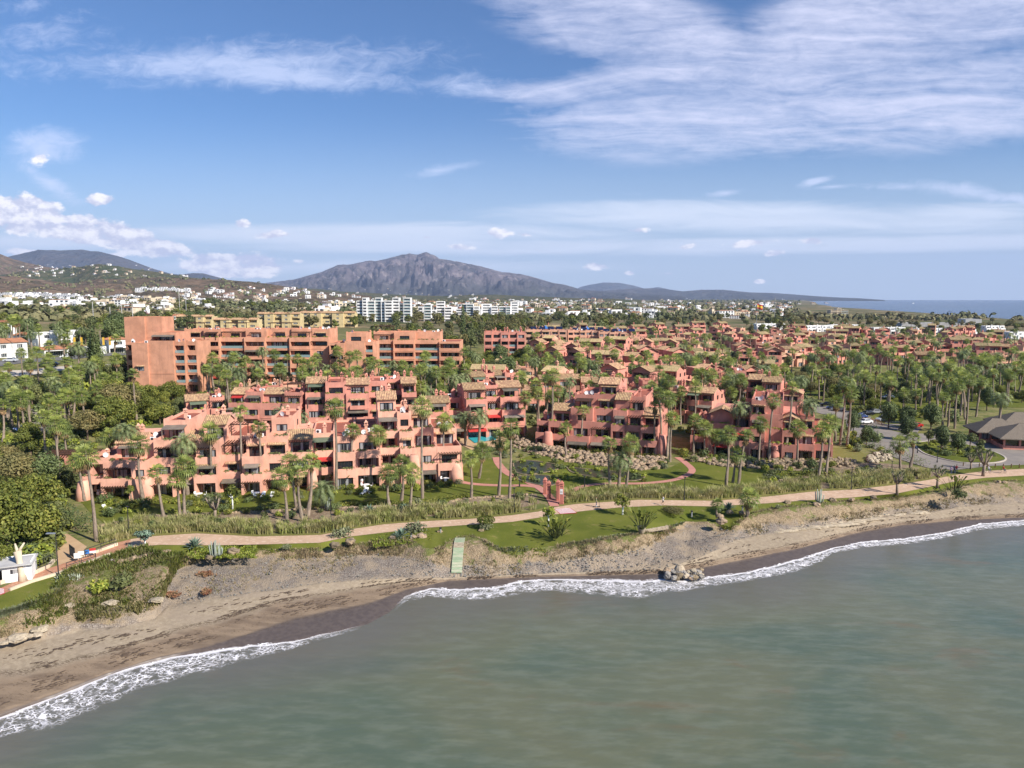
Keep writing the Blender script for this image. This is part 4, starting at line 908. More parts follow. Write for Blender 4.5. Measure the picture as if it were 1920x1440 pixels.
    # ends: small windows
    if sides:
        for sgn, xs_, bay in ((-1, 0., bays[0]), (1, tot, bays[-1])):
            yy_ = bay[1]
            for i in range(len(bay[2])):
                yy_ += bay[3][i] if i < len(bay[3]) else 0
                for ys_ in (3.2, 7.2):
                    if yy_ + ys_ < depth - 1 and rg.random() < .7: win(xs_ + sgn * .03, yy_ + ys_, i * fh + .9, 1.1, 1.2, sgn * math.pi / 2)
    w.build('wall', wall, root)
    if fl.f and not far:
        for q_ in fl.f:
            t_ = MB(); t_.face([fl.v[j] for j in q_]); t_.build('terrace_floor', 'terracotta', root)
    elif fl.f: fl.build('terrace_floor', 'terracotta' if not white else 'greywall', root)
    if pl.f: pl.build('planter_foliage', rg.choice(['leafA', 'leafY', 'leafB']), root, lv=True)
    root['w'] = tot; del root['w']
    return root
def buttress(root, x, y, h, r=1.15, wall='pink', lean=.35):
    b = MB(); b.tube([(x, y, -1.), (x, y + .1, h * .5), (x, y + lean, h - .3), (x, y + lean, h)], [r * 1.12, r, r * .78, r * .6], 16); b.build('buttress', wall, root, True)
def face_at(pl_, pr_):
    """origin and turn of a facade running from the ground point pl_ (left) to pr_ (right)"""
    d = pr_ - pl_; return Vector((pl_.x, pl_.y, min(pl_.z, pr_.z))), math.atan2(d.y, d.x), d.to_2d().length
def fit(bays, L):
    k = L / sum(b[0] for b in bays); return [(b[0] * k, *b[1:]) for b in bays]
def auto_bays(rg, width, floors, kinds='LLGWDPA'):
    out = []; x = 0
    while x < width - 2.5:
        w_ = rg.choice([3.6, 4.4, 5.0, 5.6]); n = max(1, floors + rg.choice([-1, 0, 0, 0])); ty = ''.join(rg.choice(kinds if i < n - 1 else 'GAPGW') for i in range(n))
        out.append((w_, rg.choice([0, 0, .6, 1.2, -.6]), ty, [0] + [rg.choice([0, 0, 1.2, 2.2]) for _ in range(n - 2)] + [rg.choice([1.8, 2.6, 3.4])] * (n > 1), rg.choice('TTTFFOG'))); x += w_
    return out
# ------------------------------------------------------------------ the four blocks along the garden
KS = 1.8
def block(label, pxl, pyl, pxr, pyr, bays, name='terraced_apartment_block', cat='apartment block', **k):
    p, r, L = face_at(G(pxl, pyl), G(pxr, pyr)); bays = [(b[0], b[1] * 2.1 - .6, b[2], tuple(s_ * KS + (KS - 1 if j_ else 0) for j_, s_ in enumerate((b[3] + (0,) * 9)[:len(b[2])])), b[4]) for b in bays]; k['depth'] = k['depth'] + 8; return building(name, label, cat, p, r, fit(bays, L), **k)
B1 = block('pink stepped block at the left with loggias and a round column at its corner', 148, 938, 533, 925, [
 (4.4, 1.2, 'LL', (0, 1.4), 'F'), (5.5, .0, 'LLG', (0, .4, 3.2), 'T'), (3.0, -.5, 'BWB', (0, .6, 2.6), 'F'), (5.0, .2, 'LWGA', (0, .8, .6, 3.0), 'F'), (3.6, 1.3, 'LGG', (0, .4, 2.0), 'T'),
 (4.5, .3, 'LGDG', (0, .4, 0, 2.8), 'T'), (4.6, 1.3, 'LWP', (0, .3, 2.4), 'O'), (4.0, .1, 'LDG', (0, .3, 1.8), 'F'), (4.2, .8, 'LWGW', (0, .4, 1.2, 2.6), 'F')], depth=15, wall='pink', seed=3)
buttress(B1, .8, .1, 3.6, 1.2); buttress(B1, 12.0, -.7, 4.2, 1.3)
B2 = block('pink stepped block left of centre, with a red flat roof and a tiled rooftop tower', 537, 921, 868, 903, [
 (4.8, .6, 'LGG', (0, .3, 1.4), 'T'), (4.2, 1.0, 'LLA', (0, .3, 2.0), 'F'), (4.2, -.2, 'GGG', (0, .2, 1.0), 'F'), (4.9, .1, 'LLD', (0, .3, .8), 'F'), (3.9, .8, 'WLLAG', (0, .5, .6, 3.0, 1.6), 'T'),
 (3.0, .1, 'BPWW', (0, .5, .8, 3.2), 'F'), (4.4, .5, 'LWGG', (0, .3, 2.6, 2.4), 'T'), (5.0, .3, 'LPG', (0, .5, 3.4), 'N')], depth=15, wall='pink', seed=8)
buttress(B2, 4.9, -.2, 3.8, 1.0); buttress(B2, 24.6, -.3, 6.0, 1.25); buttress(B2, 33.2, .8, 4.4, 1.4)
KS = 1.4
B3 = block('rose stepped block right of centre above the rockery, with dark pergolas on four levels', 1000, 838, 1232, 858, [
 (3.4, 1.2, 'LL', (0, .6), 'F'), (5.0, .8, 'LLG', (0, .2, 2.4), 'T'), (5.6, .3, 'LGWA', (0, 2.0, .6, 2.8), 'F'), (5.2, .6, 'LPGGG', (0, 1.6, 1.2, 2.2, 2.0), 'T'), (3.4, .0, 'LLDB', (0, .6, 1.8, 2.2), 'T'),
 (3.8, .4, 'LLPP', (0, .3, 2.2, 2.6), 'F'), (4.0, .0, 'LLG', (0, .3, 3.0), 'T')], depth=17, wall='rose', seed=14)
buttress(B3, 3.6, .2, 4.6, 1.3, 'rose'); buttress(B3, 31.0, -.2, 5.4, 1.1, 'rose')
B4 = block('rose stepped block at the right end with a front gable and tall blank tower', 1290, 850, 1562, 872, [
 (4.6, 2.0, 'LA', (0, 1.6), 'F'), (5.4, 1.2, 'LWB', (0, 2.0, 1.2), 'G'), (4.6, .4, 'WLL', (0, .4, 2.4), 'O'), (3.6, .0, 'LWLG', (0, .3, 1.4, 2.2), 'F'), (4.0, .6, 'LBBB', (0, .6, .8, 1.6), 'F'),
 (3.4, .2, 'WLG', (0, .6, 1.8), 'G'), (4.0, 1.0, 'LGG', (0, 1.8, 1.8), 'N'), (4.2, 1.8, 'LG', (0, 1.8), 'N')], depth=17, wall='rose', seed=21)
buttress(B4, 4.7, 1.2, 4.4, 1.0, 'rose'); buttress(B4, 19.5, .2, 3.4, 1.0, 'rose')
# second row
second = [
 ('rose stepped block behind the left block, with tiled gables and parapets', 430, 800, 566, 806, 3, 'rose', 31, 16),
 ('rose stepped block behind the tiled rooftop tower, with a red awning terrace', 572, 812, 782, 806, 4, 'rose', 35, 16),
 ('rose four-storey block facing the swimming pool, with long solid balconies', 800, 826, 985, 818, 4, 'rose', 44, 15),
 ('rose block rising behind the dark pergolas, right of the tall lone palm', 985, 770, 1085, 768, 3, 'rose', 47, 14),
 ('rose block with crenellated parapets behind the right-hand pergola block', 1240, 788, 1330, 800, 3, 'rose', 53, 14),
 ('rose stepped block just behind the gabled right-end block', 1395, 792, 1500, 800, 4, 'rose', 58, 14),
 ('rose three-storey block filling the gap behind the dark pergola block', 1092, 770, 1235, 776, 3, 'rose', 66, 12),
 ('rose low block beyond the swimming pool palms', 872, 764, 980, 756, 3, 'rose', 67, 12),
 ('rose low block behind the gabled block, left part', 1300, 742, 1400, 748, 3, 'rose', 68, 12),
 ('salmon low block on the left behind the palms of the second row', 440, 768, 560, 764, 2, 'salmon', 69, 12),
 ('small salmon house with gabled tile roof behind the left block', 352, 795, 425, 792, 2, 'rose', 61, 12)]
for lab, a, b_, c_, d_, fl_, wl, sd_, dp in second:
    rg = random.Random(sd_); p, r, L = face_at(G(a, b_), G(c_, d_))
    building('terraced_apartment_block', lab, 'apartment block', p, r, fit(auto_bays(rg, L, fl_), L), depth=dp, wall=wl, seed=sd_)
# ------------------------------------------------------------------ the orange slabs at the left
def slab_at(label, pxl, pxr, y, bays, **k):
    u0, u1 = (pxl - 960) / F / cp * 1.0, (pxr - 960) / F / cp; p0 = Vector((u0 * y, y, 0)); p1 = Vector((u1 * (y + k.pop('dy', 0)), y + k.pop('dy2', 0), 0)); z = H((p0.x + p1.x) / 2, y)
    d = p1 - p0; return building(k.pop('name', 'apartment_block'), label, 'apartment block', Vector((p0.x, p0.y, z)), math.atan2(d.y, d.x), fit(bays, d.length), **k)
slab_at('orange tower at the left with a blank front wall and glass balconies at its right', 236, 366, 226, [
 (2.6, 1.5, 'LLLLL', (0,), 'N'), (4.6, -.6, 'BBWBB', (0,), 'N'), (7.2, .0, 'BBBBBL', (0, 0, 0, 0, 0, 2.5), 'N'), (3.0, .9, 'KKKKK', (0,), 'F'), (3.0, 2.2, 'KKKKL', (0,), 'F')], depth=13, wall='peach', seed=70, plants=False, chim=False, sides=False)
slab_at('orange top storeys of the left tower carrying a white figure', 240, 308, 233, [(5, 0, 'BBBBBBB', (0,), 'N'), (4, .5, 'BBBBBBB', (0,), 'N')], depth=9, wall='peach', seed=71, plants=False, chim=False, sides=False, gear=False, name='apartment_block')
slab_at('long orange slab behind the left tower with blue-green glass balconies and rooftop pergolas', 345, 618, 256, [
 (6, 0, 'KKKKKG', (0, 0, 0, 0, 0, 2.5), 'O'), (5, -.8, 'LLLLLA', (0, 0, 0, 0, 0, 2.), 'F'), (7, 0, 'KKKKKP', (0, 0, 0, 0, 0, 3), 'O'), (6, -.6, 'LLLLLG', (0, 0, 0, 0, 0, 2.), 'F'), (7, 0, 'KKKKKG', (0, 0, 0, 0, 0, 3), 'O'), (6, -.8, 'LKLKLP', (0, 0, 0, 0, 0, 3), 'F'), (5, 0, 'BWBWLG', (0, 0, 0, 0, 0, 2), 'F')], depth=14, wall='peach', seed=72, chim=False, sides=False)
slab_at('orange tower in the middle with a blank front wall and round vent', 618, 700, 250, [
 (2.6, 1.0, 'LLLLL', (0,), 'N'), (2.6, -.2, 'BWBWB', (0,), 'N'), (6.4, .2, 'BBBBBG', (0, 0, 0, 0, 0, 2.5), 'F'), (2.6, 1.0, 'KKKKK', (0,), 'F')], depth=13, wall='peach', seed=73, plants=False, chim=False, sides=False)
slab_at('orange slab right of the middle tower, stepping down behind the palms', 700, 864, 268, [
 (6, 0, 'KKKKKP', (0, 0, 0, 0, 0, 2.5), 'O'), (6, -.8, 'LLLLLG', (0, 0, 0, 0, 0, 2.), 'F'), (7, 0, 'KKKKKB', (0, 0, 0, 0, 0, 3), 'F'), (6, -.6, 'LLLLL', (0, 0, 0, 0, 0), 'N')], depth=14, wall='peach', seed=74, chim=False, sides=False)
for i, (a, b_, y, n, lab) in enumerate([(908, 985, 330, 5, 'orange-red slab right of the dark pines, with stacked balconies'), (985, 1062, 420, 4, 'far orange slab with blue glass roof pyramids and solar panels, its left wing'),
        (1064, 1120, 430, 4, 'far orange slab with solar panels, its middle wing'), (1122, 1172, 425, 4, 'far orange slab with solar panels, its right wing')]):
    bb = []
    for k in range(5): bb.append((5, 0 if k % 2 else -.8, ('K' if k % 2 else 'L') * (n - 1) + 'G', [0] * (n - 1) + [2], 'OFNFN'[k]))
    o = slab_at(lab, a, b_, y, bb, depth=13, wall='rose' if i == 0 else 'salmon', seed=80 + i, far=True, sides=False, plants=False)
    if i:
        for k in range(4):
            m_ = MB(); x_ = 3 + k * 5.; m_.box(x_, x_ + 4, 5, 5.1, 0, 0); zt = n * FH + .7
            m_.face([(x_, 3, zt), (x_ + 3.6, 3, zt), (x_ + 3.6, 6, zt + 1.5), (x_, 6, zt + 1.5)]); m_.face([(x_, 3, zt - .06), (x_, 6, zt + 1.44), (x_ + 3.6, 6, zt + 1.44), (x_ + 3.6, 3, zt - .06)]); m_.box(x_ + .2, x_ + .3, 5.8, 5.9, zt - .7, zt + 1.35); m_.box(x_ + 3.2, x_ + 3.3, 5.8, 5.9, zt - .7, zt + 1.35)
            m_.build('solar_panel', 'solar', o)
        m_ = MB(); zt = n * FH + .6; m_.face([(10, 7, zt), (14, 7, zt), (12, 9, zt + 2.2)]); m_.face([(14, 7, zt), (14, 11, zt), (12, 9, zt + 2.2)]); m_.face([(14, 11, zt), (10, 11, zt), (12, 9, zt + 2.2)]); m_.face([(10, 11, zt), (10, 7, zt), (12, 9, zt + 2.2)]); m_.build('skylight', 'blue', o)
# ------------------------------------------------------------------ white tower blocks, yellow blocks, white town
for i, (a, b_, y, n, lab) in enumerate([(672, 772, 760, 8, 'large white tower block left of the others, nine storeys with stacked balconies'), (797, 848, 800, 6, 'white tower block between two gaps, right of the largest one'),
        (856, 900, 880, 6, 'white tower block beside the pointed dark conifer'), (903, 934, 900, 6, 'narrow white tower block with a rooftop mast, second from the right'), (936, 972, 920, 6, 'rightmost white tower block of the row'), (1550, 1585, 1300, 5, 'cream tower block far behind the trees at the right')]):
    bb = []
    for k in range(int((b_ - a) / 11)): bb.append(((5.2, 3.4, 6.0)[k % 3], (0, -2.6, .6, 3.2)[(k + i) % 4], ('LKLDK'[(k * 2 + i) % 5]) * (n - (1, 0, 2, 0, 1)[(k + i) % 5] + (k == 2)), [0], 'N'))
    slab_at(lab, a, b_, y, bb, depth=13, wall='white' if i < 5 else 'cream', seed=90 + i, far=True, white=True, sides=False, plants=False, chim=False, name='tower_block')
for i, (a, b_, y, n, lab) in enumerate([(335, 402, 560, 3, 'yellow apartment block, leftmost, partly behind a dark tree'), (404, 486, 540, 3, 'yellow apartment block with tiled hips, second from the left'), (486, 566, 600, 4, 'yellow apartment block behind the pointed conifer'), (566, 668, 640, 4, 'yellow apartment block next to the white tower block')]):
    bb = []
    for k in range(5): bb.append((6, (0, -2)[k % 2], ('LGLG', 'WWWW')[k % 2][:n], [0, 0, 1.5 * (k % 2 == 0)], 'TH'[k % 2]))
    slab_at(lab, a, b_, y, bb, depth=12, wall='yellow', roofm='tile', seed=100 + i, far=True, white=True, sides=False, plants=False, chim=False)
for i, (a, b_, py, n, lab) in enumerate([(-6, 50, 671, 2, 'white two-storey house with a tiled roof at the left edge above the road'), (2, 32, 628, 2, 'small white house behind the roadside house, far left'), (36, 74, 640, 1, 'low white house with a tiled roof among palms'), (72, 112, 650, 2, 'white house with flat roofs, left of the round arch'), (112, 166, 644, 2, 'large white stepped villa under a palm'),
        (84, 128, 668, 1, 'low white building with a tiled roof beside the road'), (128, 160, 662, 1, 'white arched entrance building behind the yellow banners'), (162, 200, 664, 1, 'white building with a dark arched gate'), (205, 240, 662, 2, 'white building with a round tiled tower beside the orange tower'),
        (113, 134, 590, 2, 'small white villa on the wooded slope'), (322, 357, 604, 2, 'small white villa with a red roof beside the green fence'), (1420, 1475, 618, 2, 'white modern house left of the seaside row'), (1504, 1560, 622, 2, 'white modern house with roof terrace by the sea'), (1560, 1612, 620, 2, 'long white modern house, middle of the seaside row'),
        (1640, 1700, 626, 2, 'white modern house with framed terraces'), (1722, 1790, 628, 2, 'white modern house with pergola frames near the sea'), (1792, 1832, 630, 2, 'white box house beside a grey hall'), (1850, 1885, 622, 2, 'small white box house at the right, behind palms'), (1895, 1945, 636, 2, 'bright white house at the right edge')]):
    p, r, L = face_at(G(a, py), G(b_, py)); nb = max(1, round(L / 6)); flat = i >= 11 or i in (3, 4, 7)
    building('white_house', lab, 'house', p, r, fit([(6, (0, -.8, .6)[k % 3], ('WW', 'GW', 'LG')[(k + i) % 3][:n], [0, 0 if not flat else 1.5], 'N' if flat else ('H' if nb == 1 else 'T')) for k in range(nb)], L), depth=9, wall='white', roofm='tile_red', seed=120 + i, far=True, white=True, plants=False, chim=False, sides=True)
p, r, L = face_at(G(1690, 612), G(1840, 614)); building('grey_hall', 'long grey flat-roofed hall between the white houses and the sea', 'building', p, r, fit([(8, 0, 'B', (0,), 'N')] * 5 + [(10, 0, 'BB', (0,), 'N')], L), depth=22, wall='greywall', fh=5, seed=1, far=True, white=True, plants=False, chim=False, gear=False, sides=False)
# ------------------------------------------------------------------ houses of the middle distance: six kinds, copied
HK = []
for i in range(7):
    rg = random.Random(200 + i); wd = (13, 17, 11, 15, 19, 12, 22)[i]; fl_ = (2, 3, 2, 2, 3, 3, 3)[i]; bb = []
    for k in range(max(2, int(wd / 5))):
        n = max(1, fl_ - (k + i) % 2 * (rg.random() < .6)); bb.append((wd / max(2, int(wd / 5)), rg.choice([0, .8, -.8]), ''.join(rg.choice('LLGW') for _ in range(n)), [0] + [rg.choice([.3, 1.5, 2.2]) for _ in range(n - 1)], 'TGFTGTF'[(k * 2 + i) % 7]))
    HK.append(building('terraced_house', 'x', 'house', (0, 0, 0), 0, bb, depth=11, wall=('salmon', 'rose', 'salmon', 'pink', 'rose', 'salmon', 'salmon')[i], roofm=('tile', 'tile_green')[i % 2], seed=200 + i, far=True, plants=False, group='pink houses of the resort'))
HOUSES = [(1010, 676), (1042, 694), (1082, 676), (1106, 706), (1134, 660), (1152, 690), (1180, 712), (1190, 654), (1216, 676), (1238, 700), (1258, 645), (1272, 668), (1300, 700), (1312, 643), (1334, 672), (1352, 708), (1366, 645), (1388, 672), (1412, 645),
 (1408, 694), (1434, 662), (1470, 690, 6), (1520, 688), (1500, 652), (1534, 645), (1562, 668), (1600, 645), (1660, 655), (1692, 686, 4), (1742, 690, 0), (1790, 662), (1826, 682), (1860, 655), (1886, 690), (1910, 660), (1640, 640), (1704, 645), (1760, 645), (1826, 645),
 (975, 726), (1150, 742), (1100, 744), (1206, 742), (1300, 742), (1370, 742), (930, 708), (1000, 650), (1060, 655), (1100, 640), (1460, 640), (1560, 632), (1240, 628), (1180, 630), (1300, 625), (1360, 625), (1930, 690), (1955, 665), (1950, 645),
 (882, 745), (1420, 722), (1340, 752), (1010, 752)]
rg = random.Random(909); hp = [G(h[0], h[1]) for h in HOUSES]
for _ in range(900):
    px, py = rg.uniform(1000, 1935), 628 + 72 * rg.random(); q = G(px, py)
    if len(HOUSES) < 128 and q.y < 700 and all((q - w_).length > 15 for w_ in hp) and not (1500 < px and py > 690): HOUSES.append((px, py)); hp.append(q)
HOUSES = sorted([(h + (None,))[:3] for h in HOUSES]); hused = set(); rows_n = {}
for i, (px, py, kd) in enumerate(HOUSES):
    kd = (i * 3 + int(py)) % 6 if kd is None else kd
    p = G(px, py); band_ = 'front row' if py > 718 else 'second row' if py > 683 else 'third row' if py > 652 else 'farthest row'
    side = ['left', 'middle', 'right'][0 if px < 1200 else 1 if px < 1480 else 2]
    kx = (band_, side); rows_n[kx] = rows_n.get(kx, 0) + 1
    lab = 'pink tiled house, %s from the left in the %s, %s part of the resort' % (ordn(rows_n[kx] - 1), band_, side)
    rt = rnd.choice([-.6, -.35, -.15, .1, .25, .45, .7])
    if kd not in hused:
        hused.add(kd); o = HK[kd]; o.location = p; o.rotation_euler = (0, 0, rt); o['label'] = lab
    else: o = dup(HK[kd], p, rt, rnd.uniform(.95, 1.12), lab)
    o.location.x -= 6
for k, o in enumerate(HK):
    if k not in hused:
        o.location = G(1500, 640); o['label'] = 'pink tiled house standing behind the seaside palms'
# ------------------------------------------------------------------ surfaces laid on the ground
surf('path_pink', [(.54, .37, .25), (.47, .32, .215), (.60, .44, .32)], .35, .9, .1, coord='pos')
surf('path_brick', [(.45, .22, .13), (.38, .18, .11), (.50, .30, .2)], .6, .9, .15, coord='pos')
surf('path_rose', [(.50, .23, .18), (.44, .20, .16)], .5, .9, .1, coord='pos')
surf('path_sand', [(.50, .34, .20), (.44, .29, .17)], .5, .9, .1, coord='pos')
surf('asphalt', [(.12, .115, .11), (.16, .155, .15)], .3, .9, .1, coord='pos')
surf('roadstone', [(.26, .225, .195), (.21, .185, .165)], .4, .9, .1, coord='pos')
surf('soil', [(.23, .165, .11), (.17, .12, .08), (.30, .24, .16)], .5, .95, .3, coord='pos')
surf('kerb', [(.50, .44, .37), (.42, .37, .31)], 1, .9)
simple('pond', (.035, .045, .025), .3, 1, .35); simple('pool', (.05, .38, .42), .05, 1, .5)
def GH(x, y): return max(4.0, H(x, y)) if y < 160 else H(x, y)
def sheet(pts, name, mat, dz=.05, step=3.0, kind='structure', world=False):
    P = [Vector(p[:2]) if world else G(*p).to_2d() for p in pts]; n = len(P)
    ring = []
    for i in range(n):
        a, b = P[i], P[(i + 1) % n]; k = max(1, int((b - a).length / step))
        ring += [a.lerp(b, j / k) for j in range(k)]
    x0, x1 = min(p.x for p in ring), max(p.x for p in ring); y0, y1 = min(p.y for p in ring), max(p.y for p in ring); ins = []
    def inside(q):
        c = False
        for i in range(n):
            a, b = P[i], P[(i + 1) % n]
            if (a.y > q.y) != (b.y > q.y) and q.x < (b.x - a.x) * (q.y - a.y) / (b.y - a.y) + a.x: c = not c
        return c
    x = x0 + step / 2
    while x < x1:
        y = y0 + step / 2
        while y < y1:
            q = Vector((x, y))
            if inside(q): ins.append(q)
            y += step
        x += step
    v, _, f, *_ = delaunay_2d_cdt(ring + ins, [], [list(range(len(ring)))], 1, 1e-4)
    me = bpy.data.meshes.new(name); me.from_pydata([(p.x, p.y, GH(p.x, p.y) + dz) for p in v], [], f); me.materials.append(MATS[mat]); me.update()
    return struct(mk(name, me), kind)
def smoothline(P, n=6):
    out = []
    for i in range(len(P) - 1):
        a, b, c, d = P[max(0, i - 1)], P[i], P[i + 1], P[min(len(P) - 1, i + 2)]
        for k in range(n):
            t = k / n; out.append(.5 * ((2 * b) + (c - a) * t + (2 * a - 5 * b + 4 * c - d) * t * t + (3 * b - a - 3 * c + d) * t ** 3))
    out.append(P[-1]); return out
def ribbon(pts, w, name, mat, dz=.06, h=0.0, kind='structure'):
    P = smoothline([G(*p) for p in pts]); b = MB(); L = []
    for i, p in enumerate(P):
        d = (P[min(i + 1, len(P) - 1)] - P[max(i - 1, 0)]); d.z = 0; d.normalize(); s_ = Vector((-d.y, d.x, 0)) * w / 2
        L.append((p + s_, p - s_))
    for i in range(len(L) - 1):
        q = [L[i][1], L[i + 1][1], L[i + 1][0], L[i][0]]; t = [Vector((c.x, c.y, GH(c.x, c.y) + dz + h)) for c in q]; b.face(t)
        if h:
            for j in (0, 2): b.face([t[j] - Vector((0, 0, h + .2)), t[(j + 1)] - Vector((0, 0, h + .2)), t[j + 1], t[j]])
    return struct(b.build(name, mat), kind)
UP = [(-420, 1262), (0, 1103), (60, 1076), (120, 1056), (160, 1040), (200, 1022), (250, 1010), (290, 1005), (370, 1000), (480, 1006), (600, 1003), (660, 992), (720, 983), (800, 977), (880, 973), (960, 966), (1010, 959), (1040, 951), (1080, 945), (1140, 941), (1200, 937), (1340, 939), (1440, 931), (1520, 922), (1600, 918), (1680, 909), (1740, 900), (1800, 889), (1850, 883), (1920, 879), (2400, 857)]
def strip(px0, px1, f0, f1, name, mat, dz):
    b = MB(); pv = None
    for px in range(px0, px1 + 1, 5):
        c = (PZ(px, f0(px), 4 + dz), PZ(px, f1(px), 4 + dz))
        if pv: b.face([pv[0], c[0], c[1], pv[1]])
        pv = c
    return struct(b.build(name, mat))
lo = lambda px: lerp_tab(ROWS[0][1], px) - .6; up = lambda px: lerp_tab(UP, px)
strip(245, 2400, lo, up, 'path', 'path_pink', .04); strip(-420, 245, lo, up, 'path', 'path_brick', .04)
strip(190, 2400, lambda p: up(p) - .1, lambda p: up(p) - 4.5, 'verge', 'lawn_dry', .03)
# gardens
sheet([(120, 905), (250, 925), (530, 915), (700, 905), (860, 885), (880, 862), (915, 855), (930, 870), (960, 890), (1000, 905), (1005, 925), (900, 930), (830, 942), (700, 947), (600, 950), (450, 958), (300, 963), (250, 975), (200, 985), (168, 960)], 'lawn', 'lawn', .05)
sheet([(186, 990), (250, 978), (300, 966), (450, 960), (600, 952), (700, 949), (830, 944), (900, 932), (1006, 927), (1012, 944), (960, 956), (880, 965), (720, 972), (600, 990), (480, 993), (370, 988), (290, 993), (200, 1008)], 'soil', 'soil', .04)
sheet([(975, 862), (1005, 850), (1120, 872), (1250, 880), (1275, 868), (1300, 862), (1330, 868), (1440, 880), (1530, 885), (1440, 912), (1340, 916), (1290, 920), (1200, 922), (1100, 926), (1050, 930), (1010, 915), (985, 900), (970, 880)], 'lawn', 'lawn', .05)
sheet([(1530, 850), (1560, 840), (1600, 840), (1640, 862), (1600, 868), (1530, 872), (1480, 868)], 'lawn', 'lawn_dry', .05)
sheet([(1440, 872), (1640, 868), (1700, 872), (1760, 888), (1740, 897), (1600, 912), (1440, 925), (1340, 930), (1420, 908)], 'soil', 'soil', .035)
sheet([(1500, 712), (1620, 700), (1760, 696), (1930, 700), (1960, 740), (1920, 765), (1800, 762), (1700, 770), (1640, 768), (1560, 756), (1500, 735)], 'lawn', 'lawn', .08, 6)
sheet([(1610, 772), (1700, 776), (1735, 785), (1720, 800), (1690, 803), (1640, 790)], 'lawn', 'lawn', .12, 4)
sheet([(1180, 706), (1440, 700), (1480, 712), (1400, 722), (1200, 722)], 'lawn', 'lawn', .10, 6)
sheet([(1650, 815), (1730, 808), (1830, 815), (1920, 838), (1920, 852), (1820, 832), (1740, 822), (1670, 830)], 'lawn', 'lawn_dry', .07, 4)
sheet([(1780, 884), (1860, 874), (1930, 872), (1930, 878), (1850, 882), (1795, 888)], 'lawn', 'lawn', .06)
sheet([(0, 700), (60, 690), (160, 686), (240, 700), (200, 730), (60, 735), (0, 725)], 'lawn', 'lawn_dry', .08, 6)
# rose garden paths
ribbon([(1040, 950), (1030, 932), (1012, 916), (985, 902), (955, 890), (936, 872), (930, 858)], 1.7, 'garden_path', 'path_rose', .09)
ribbon([(842, 894), (865, 904), (900, 909), (950, 911), (985, 911), (1010, 914)], 1.6, 'garden_path', 'path_rose', .08)
ribbon([(1045, 944), (1065, 925), (1100, 911), (1150, 907), (1200, 907), (1255, 902), (1285, 893), (1298, 882), (1285, 868), (1270, 858)], 1.5, 'garden_path', 'path_rose', .08)
# ponds
for pts, lab in (([(962, 868), (990, 864), (1035, 870), (1050, 877), (1034, 884), (1010, 888), (982, 890), (966, 884)], 0), ([(1062, 876), (1108, 881), (1160, 885), (1198, 890), (1208, 896), (1190, 902), (1150, 899), (1100, 893), (1072, 886)], 1), ([(968, 894), (1005, 891), (1040, 895), (1050, 903), (1030, 912), (1000, 908), (975, 901)], 2)):
    o = sheet(pts, 'pond', 'pond', .10, 2.0); ribbon(pts + [pts[0]], .3, 'pond_rim', 'rock', .1, .08)
o = sheet([(868, 815), (905, 806), (935, 812), (930, 826), (890, 832)], 'swimming_pool', 'pool', .25, 3)
sheet([(855, 812), (905, 798), (950, 806), (950, 836), (885, 845), (860, 832)], 'terrace', 'path_sand', .12, 3)
# roads
sheet([(1585, 788), (1640, 800), (1690, 812), (1760, 815), (1830, 824), (1930, 846), (1960, 876), (1930, 872), (1860, 874), (1790, 882), (1740, 878), (1700, 866), (1655, 850), (1620, 832), (1590, 806)], 'road', 'roadstone', .10, 4)
sheet([(1712, 832), (1760, 827), (1820, 836), (1868, 850), (1886, 862), (1862, 869), (1800, 868), (1735, 852)], 'roundabout_island', 'lawn', .24, 4)
ribbon([(1712, 832), (1760, 827), (1820, 836), (1868, 850), (1886, 862), (1862, 869), (1800, 868), (1735, 852), (1712, 832)], .35, 'kerb', 'kerb', .1, .16)
sheet([(1490, 752), (1540, 760), (1620, 778), (1730, 800), (1720, 812), (1640, 803), (1570, 784), (1500, 766)], 'car_park', 'roadstone', .12, 4)
ribbon([(20, 845), (45, 828), (78, 808), (88, 785), (82, 762), (70, 740)], 6.5, 'road', 'roadstone', .1)
ribbon([(-60, 690), (0, 682), (60, 677), (160, 668), (235, 663)], 8, 'road', 'asphalt', .15); ribbon([(-60, 712), (0, 702), (80, 696), (160, 688), (235, 684)], 7, 'road', 'kerb', .15)
sheet([(118, 996), (140, 1010), (163, 1026), (141, 1050), (108, 1061), (104, 1030), (108, 1008)], 'sand_path', 'path_sand', .07, 2)
for k in range(6):
    t0, t1 = k / 6, (k + .55) / 6; a, b_, c, d = Vector((1041, 954.5)), Vector((1069, 952.3)), Vector((1081, 961.5)), Vector((1051, 963.5)); m_ = MB()
    m_.face([PZ(*a.lerp(d, t0), 4.06), PZ(*b_.lerp(c, t0), 4.06), PZ(*b_.lerp(c, t1), 4.06), PZ(*a.lerp(d, t1), 4.06)][::-1])
    a, b_, c, d = Vector((0, 1101)), Vector((8, 1104)), Vector((8, 1112)), Vector((-8, 1118)); a.x = -14
    m_.face([PZ(*a.lerp(d, t0), 4.06), PZ(*b_.lerp(c, t0), 4.06), PZ(*b_.lerp(c, t1), 4.06), PZ(*a.lerp(d, t1), 4.06)][::-1]); struct(m_.build('crossing_stripe', 'paint_white'))
b = MB(); b.face([PZ(1040, 954, 4.05), PZ(1050, 964, 4.05), PZ(1082, 962, 4.05), PZ(1070, 952, 4.05)]); b.face([PZ(-16, 1100, 4.05), PZ(-10, 1118, 4.05), PZ(9, 1113, 4.05), PZ(9, 1103, 4.05)]); struct(b.build('crossing_paint', 'red'))
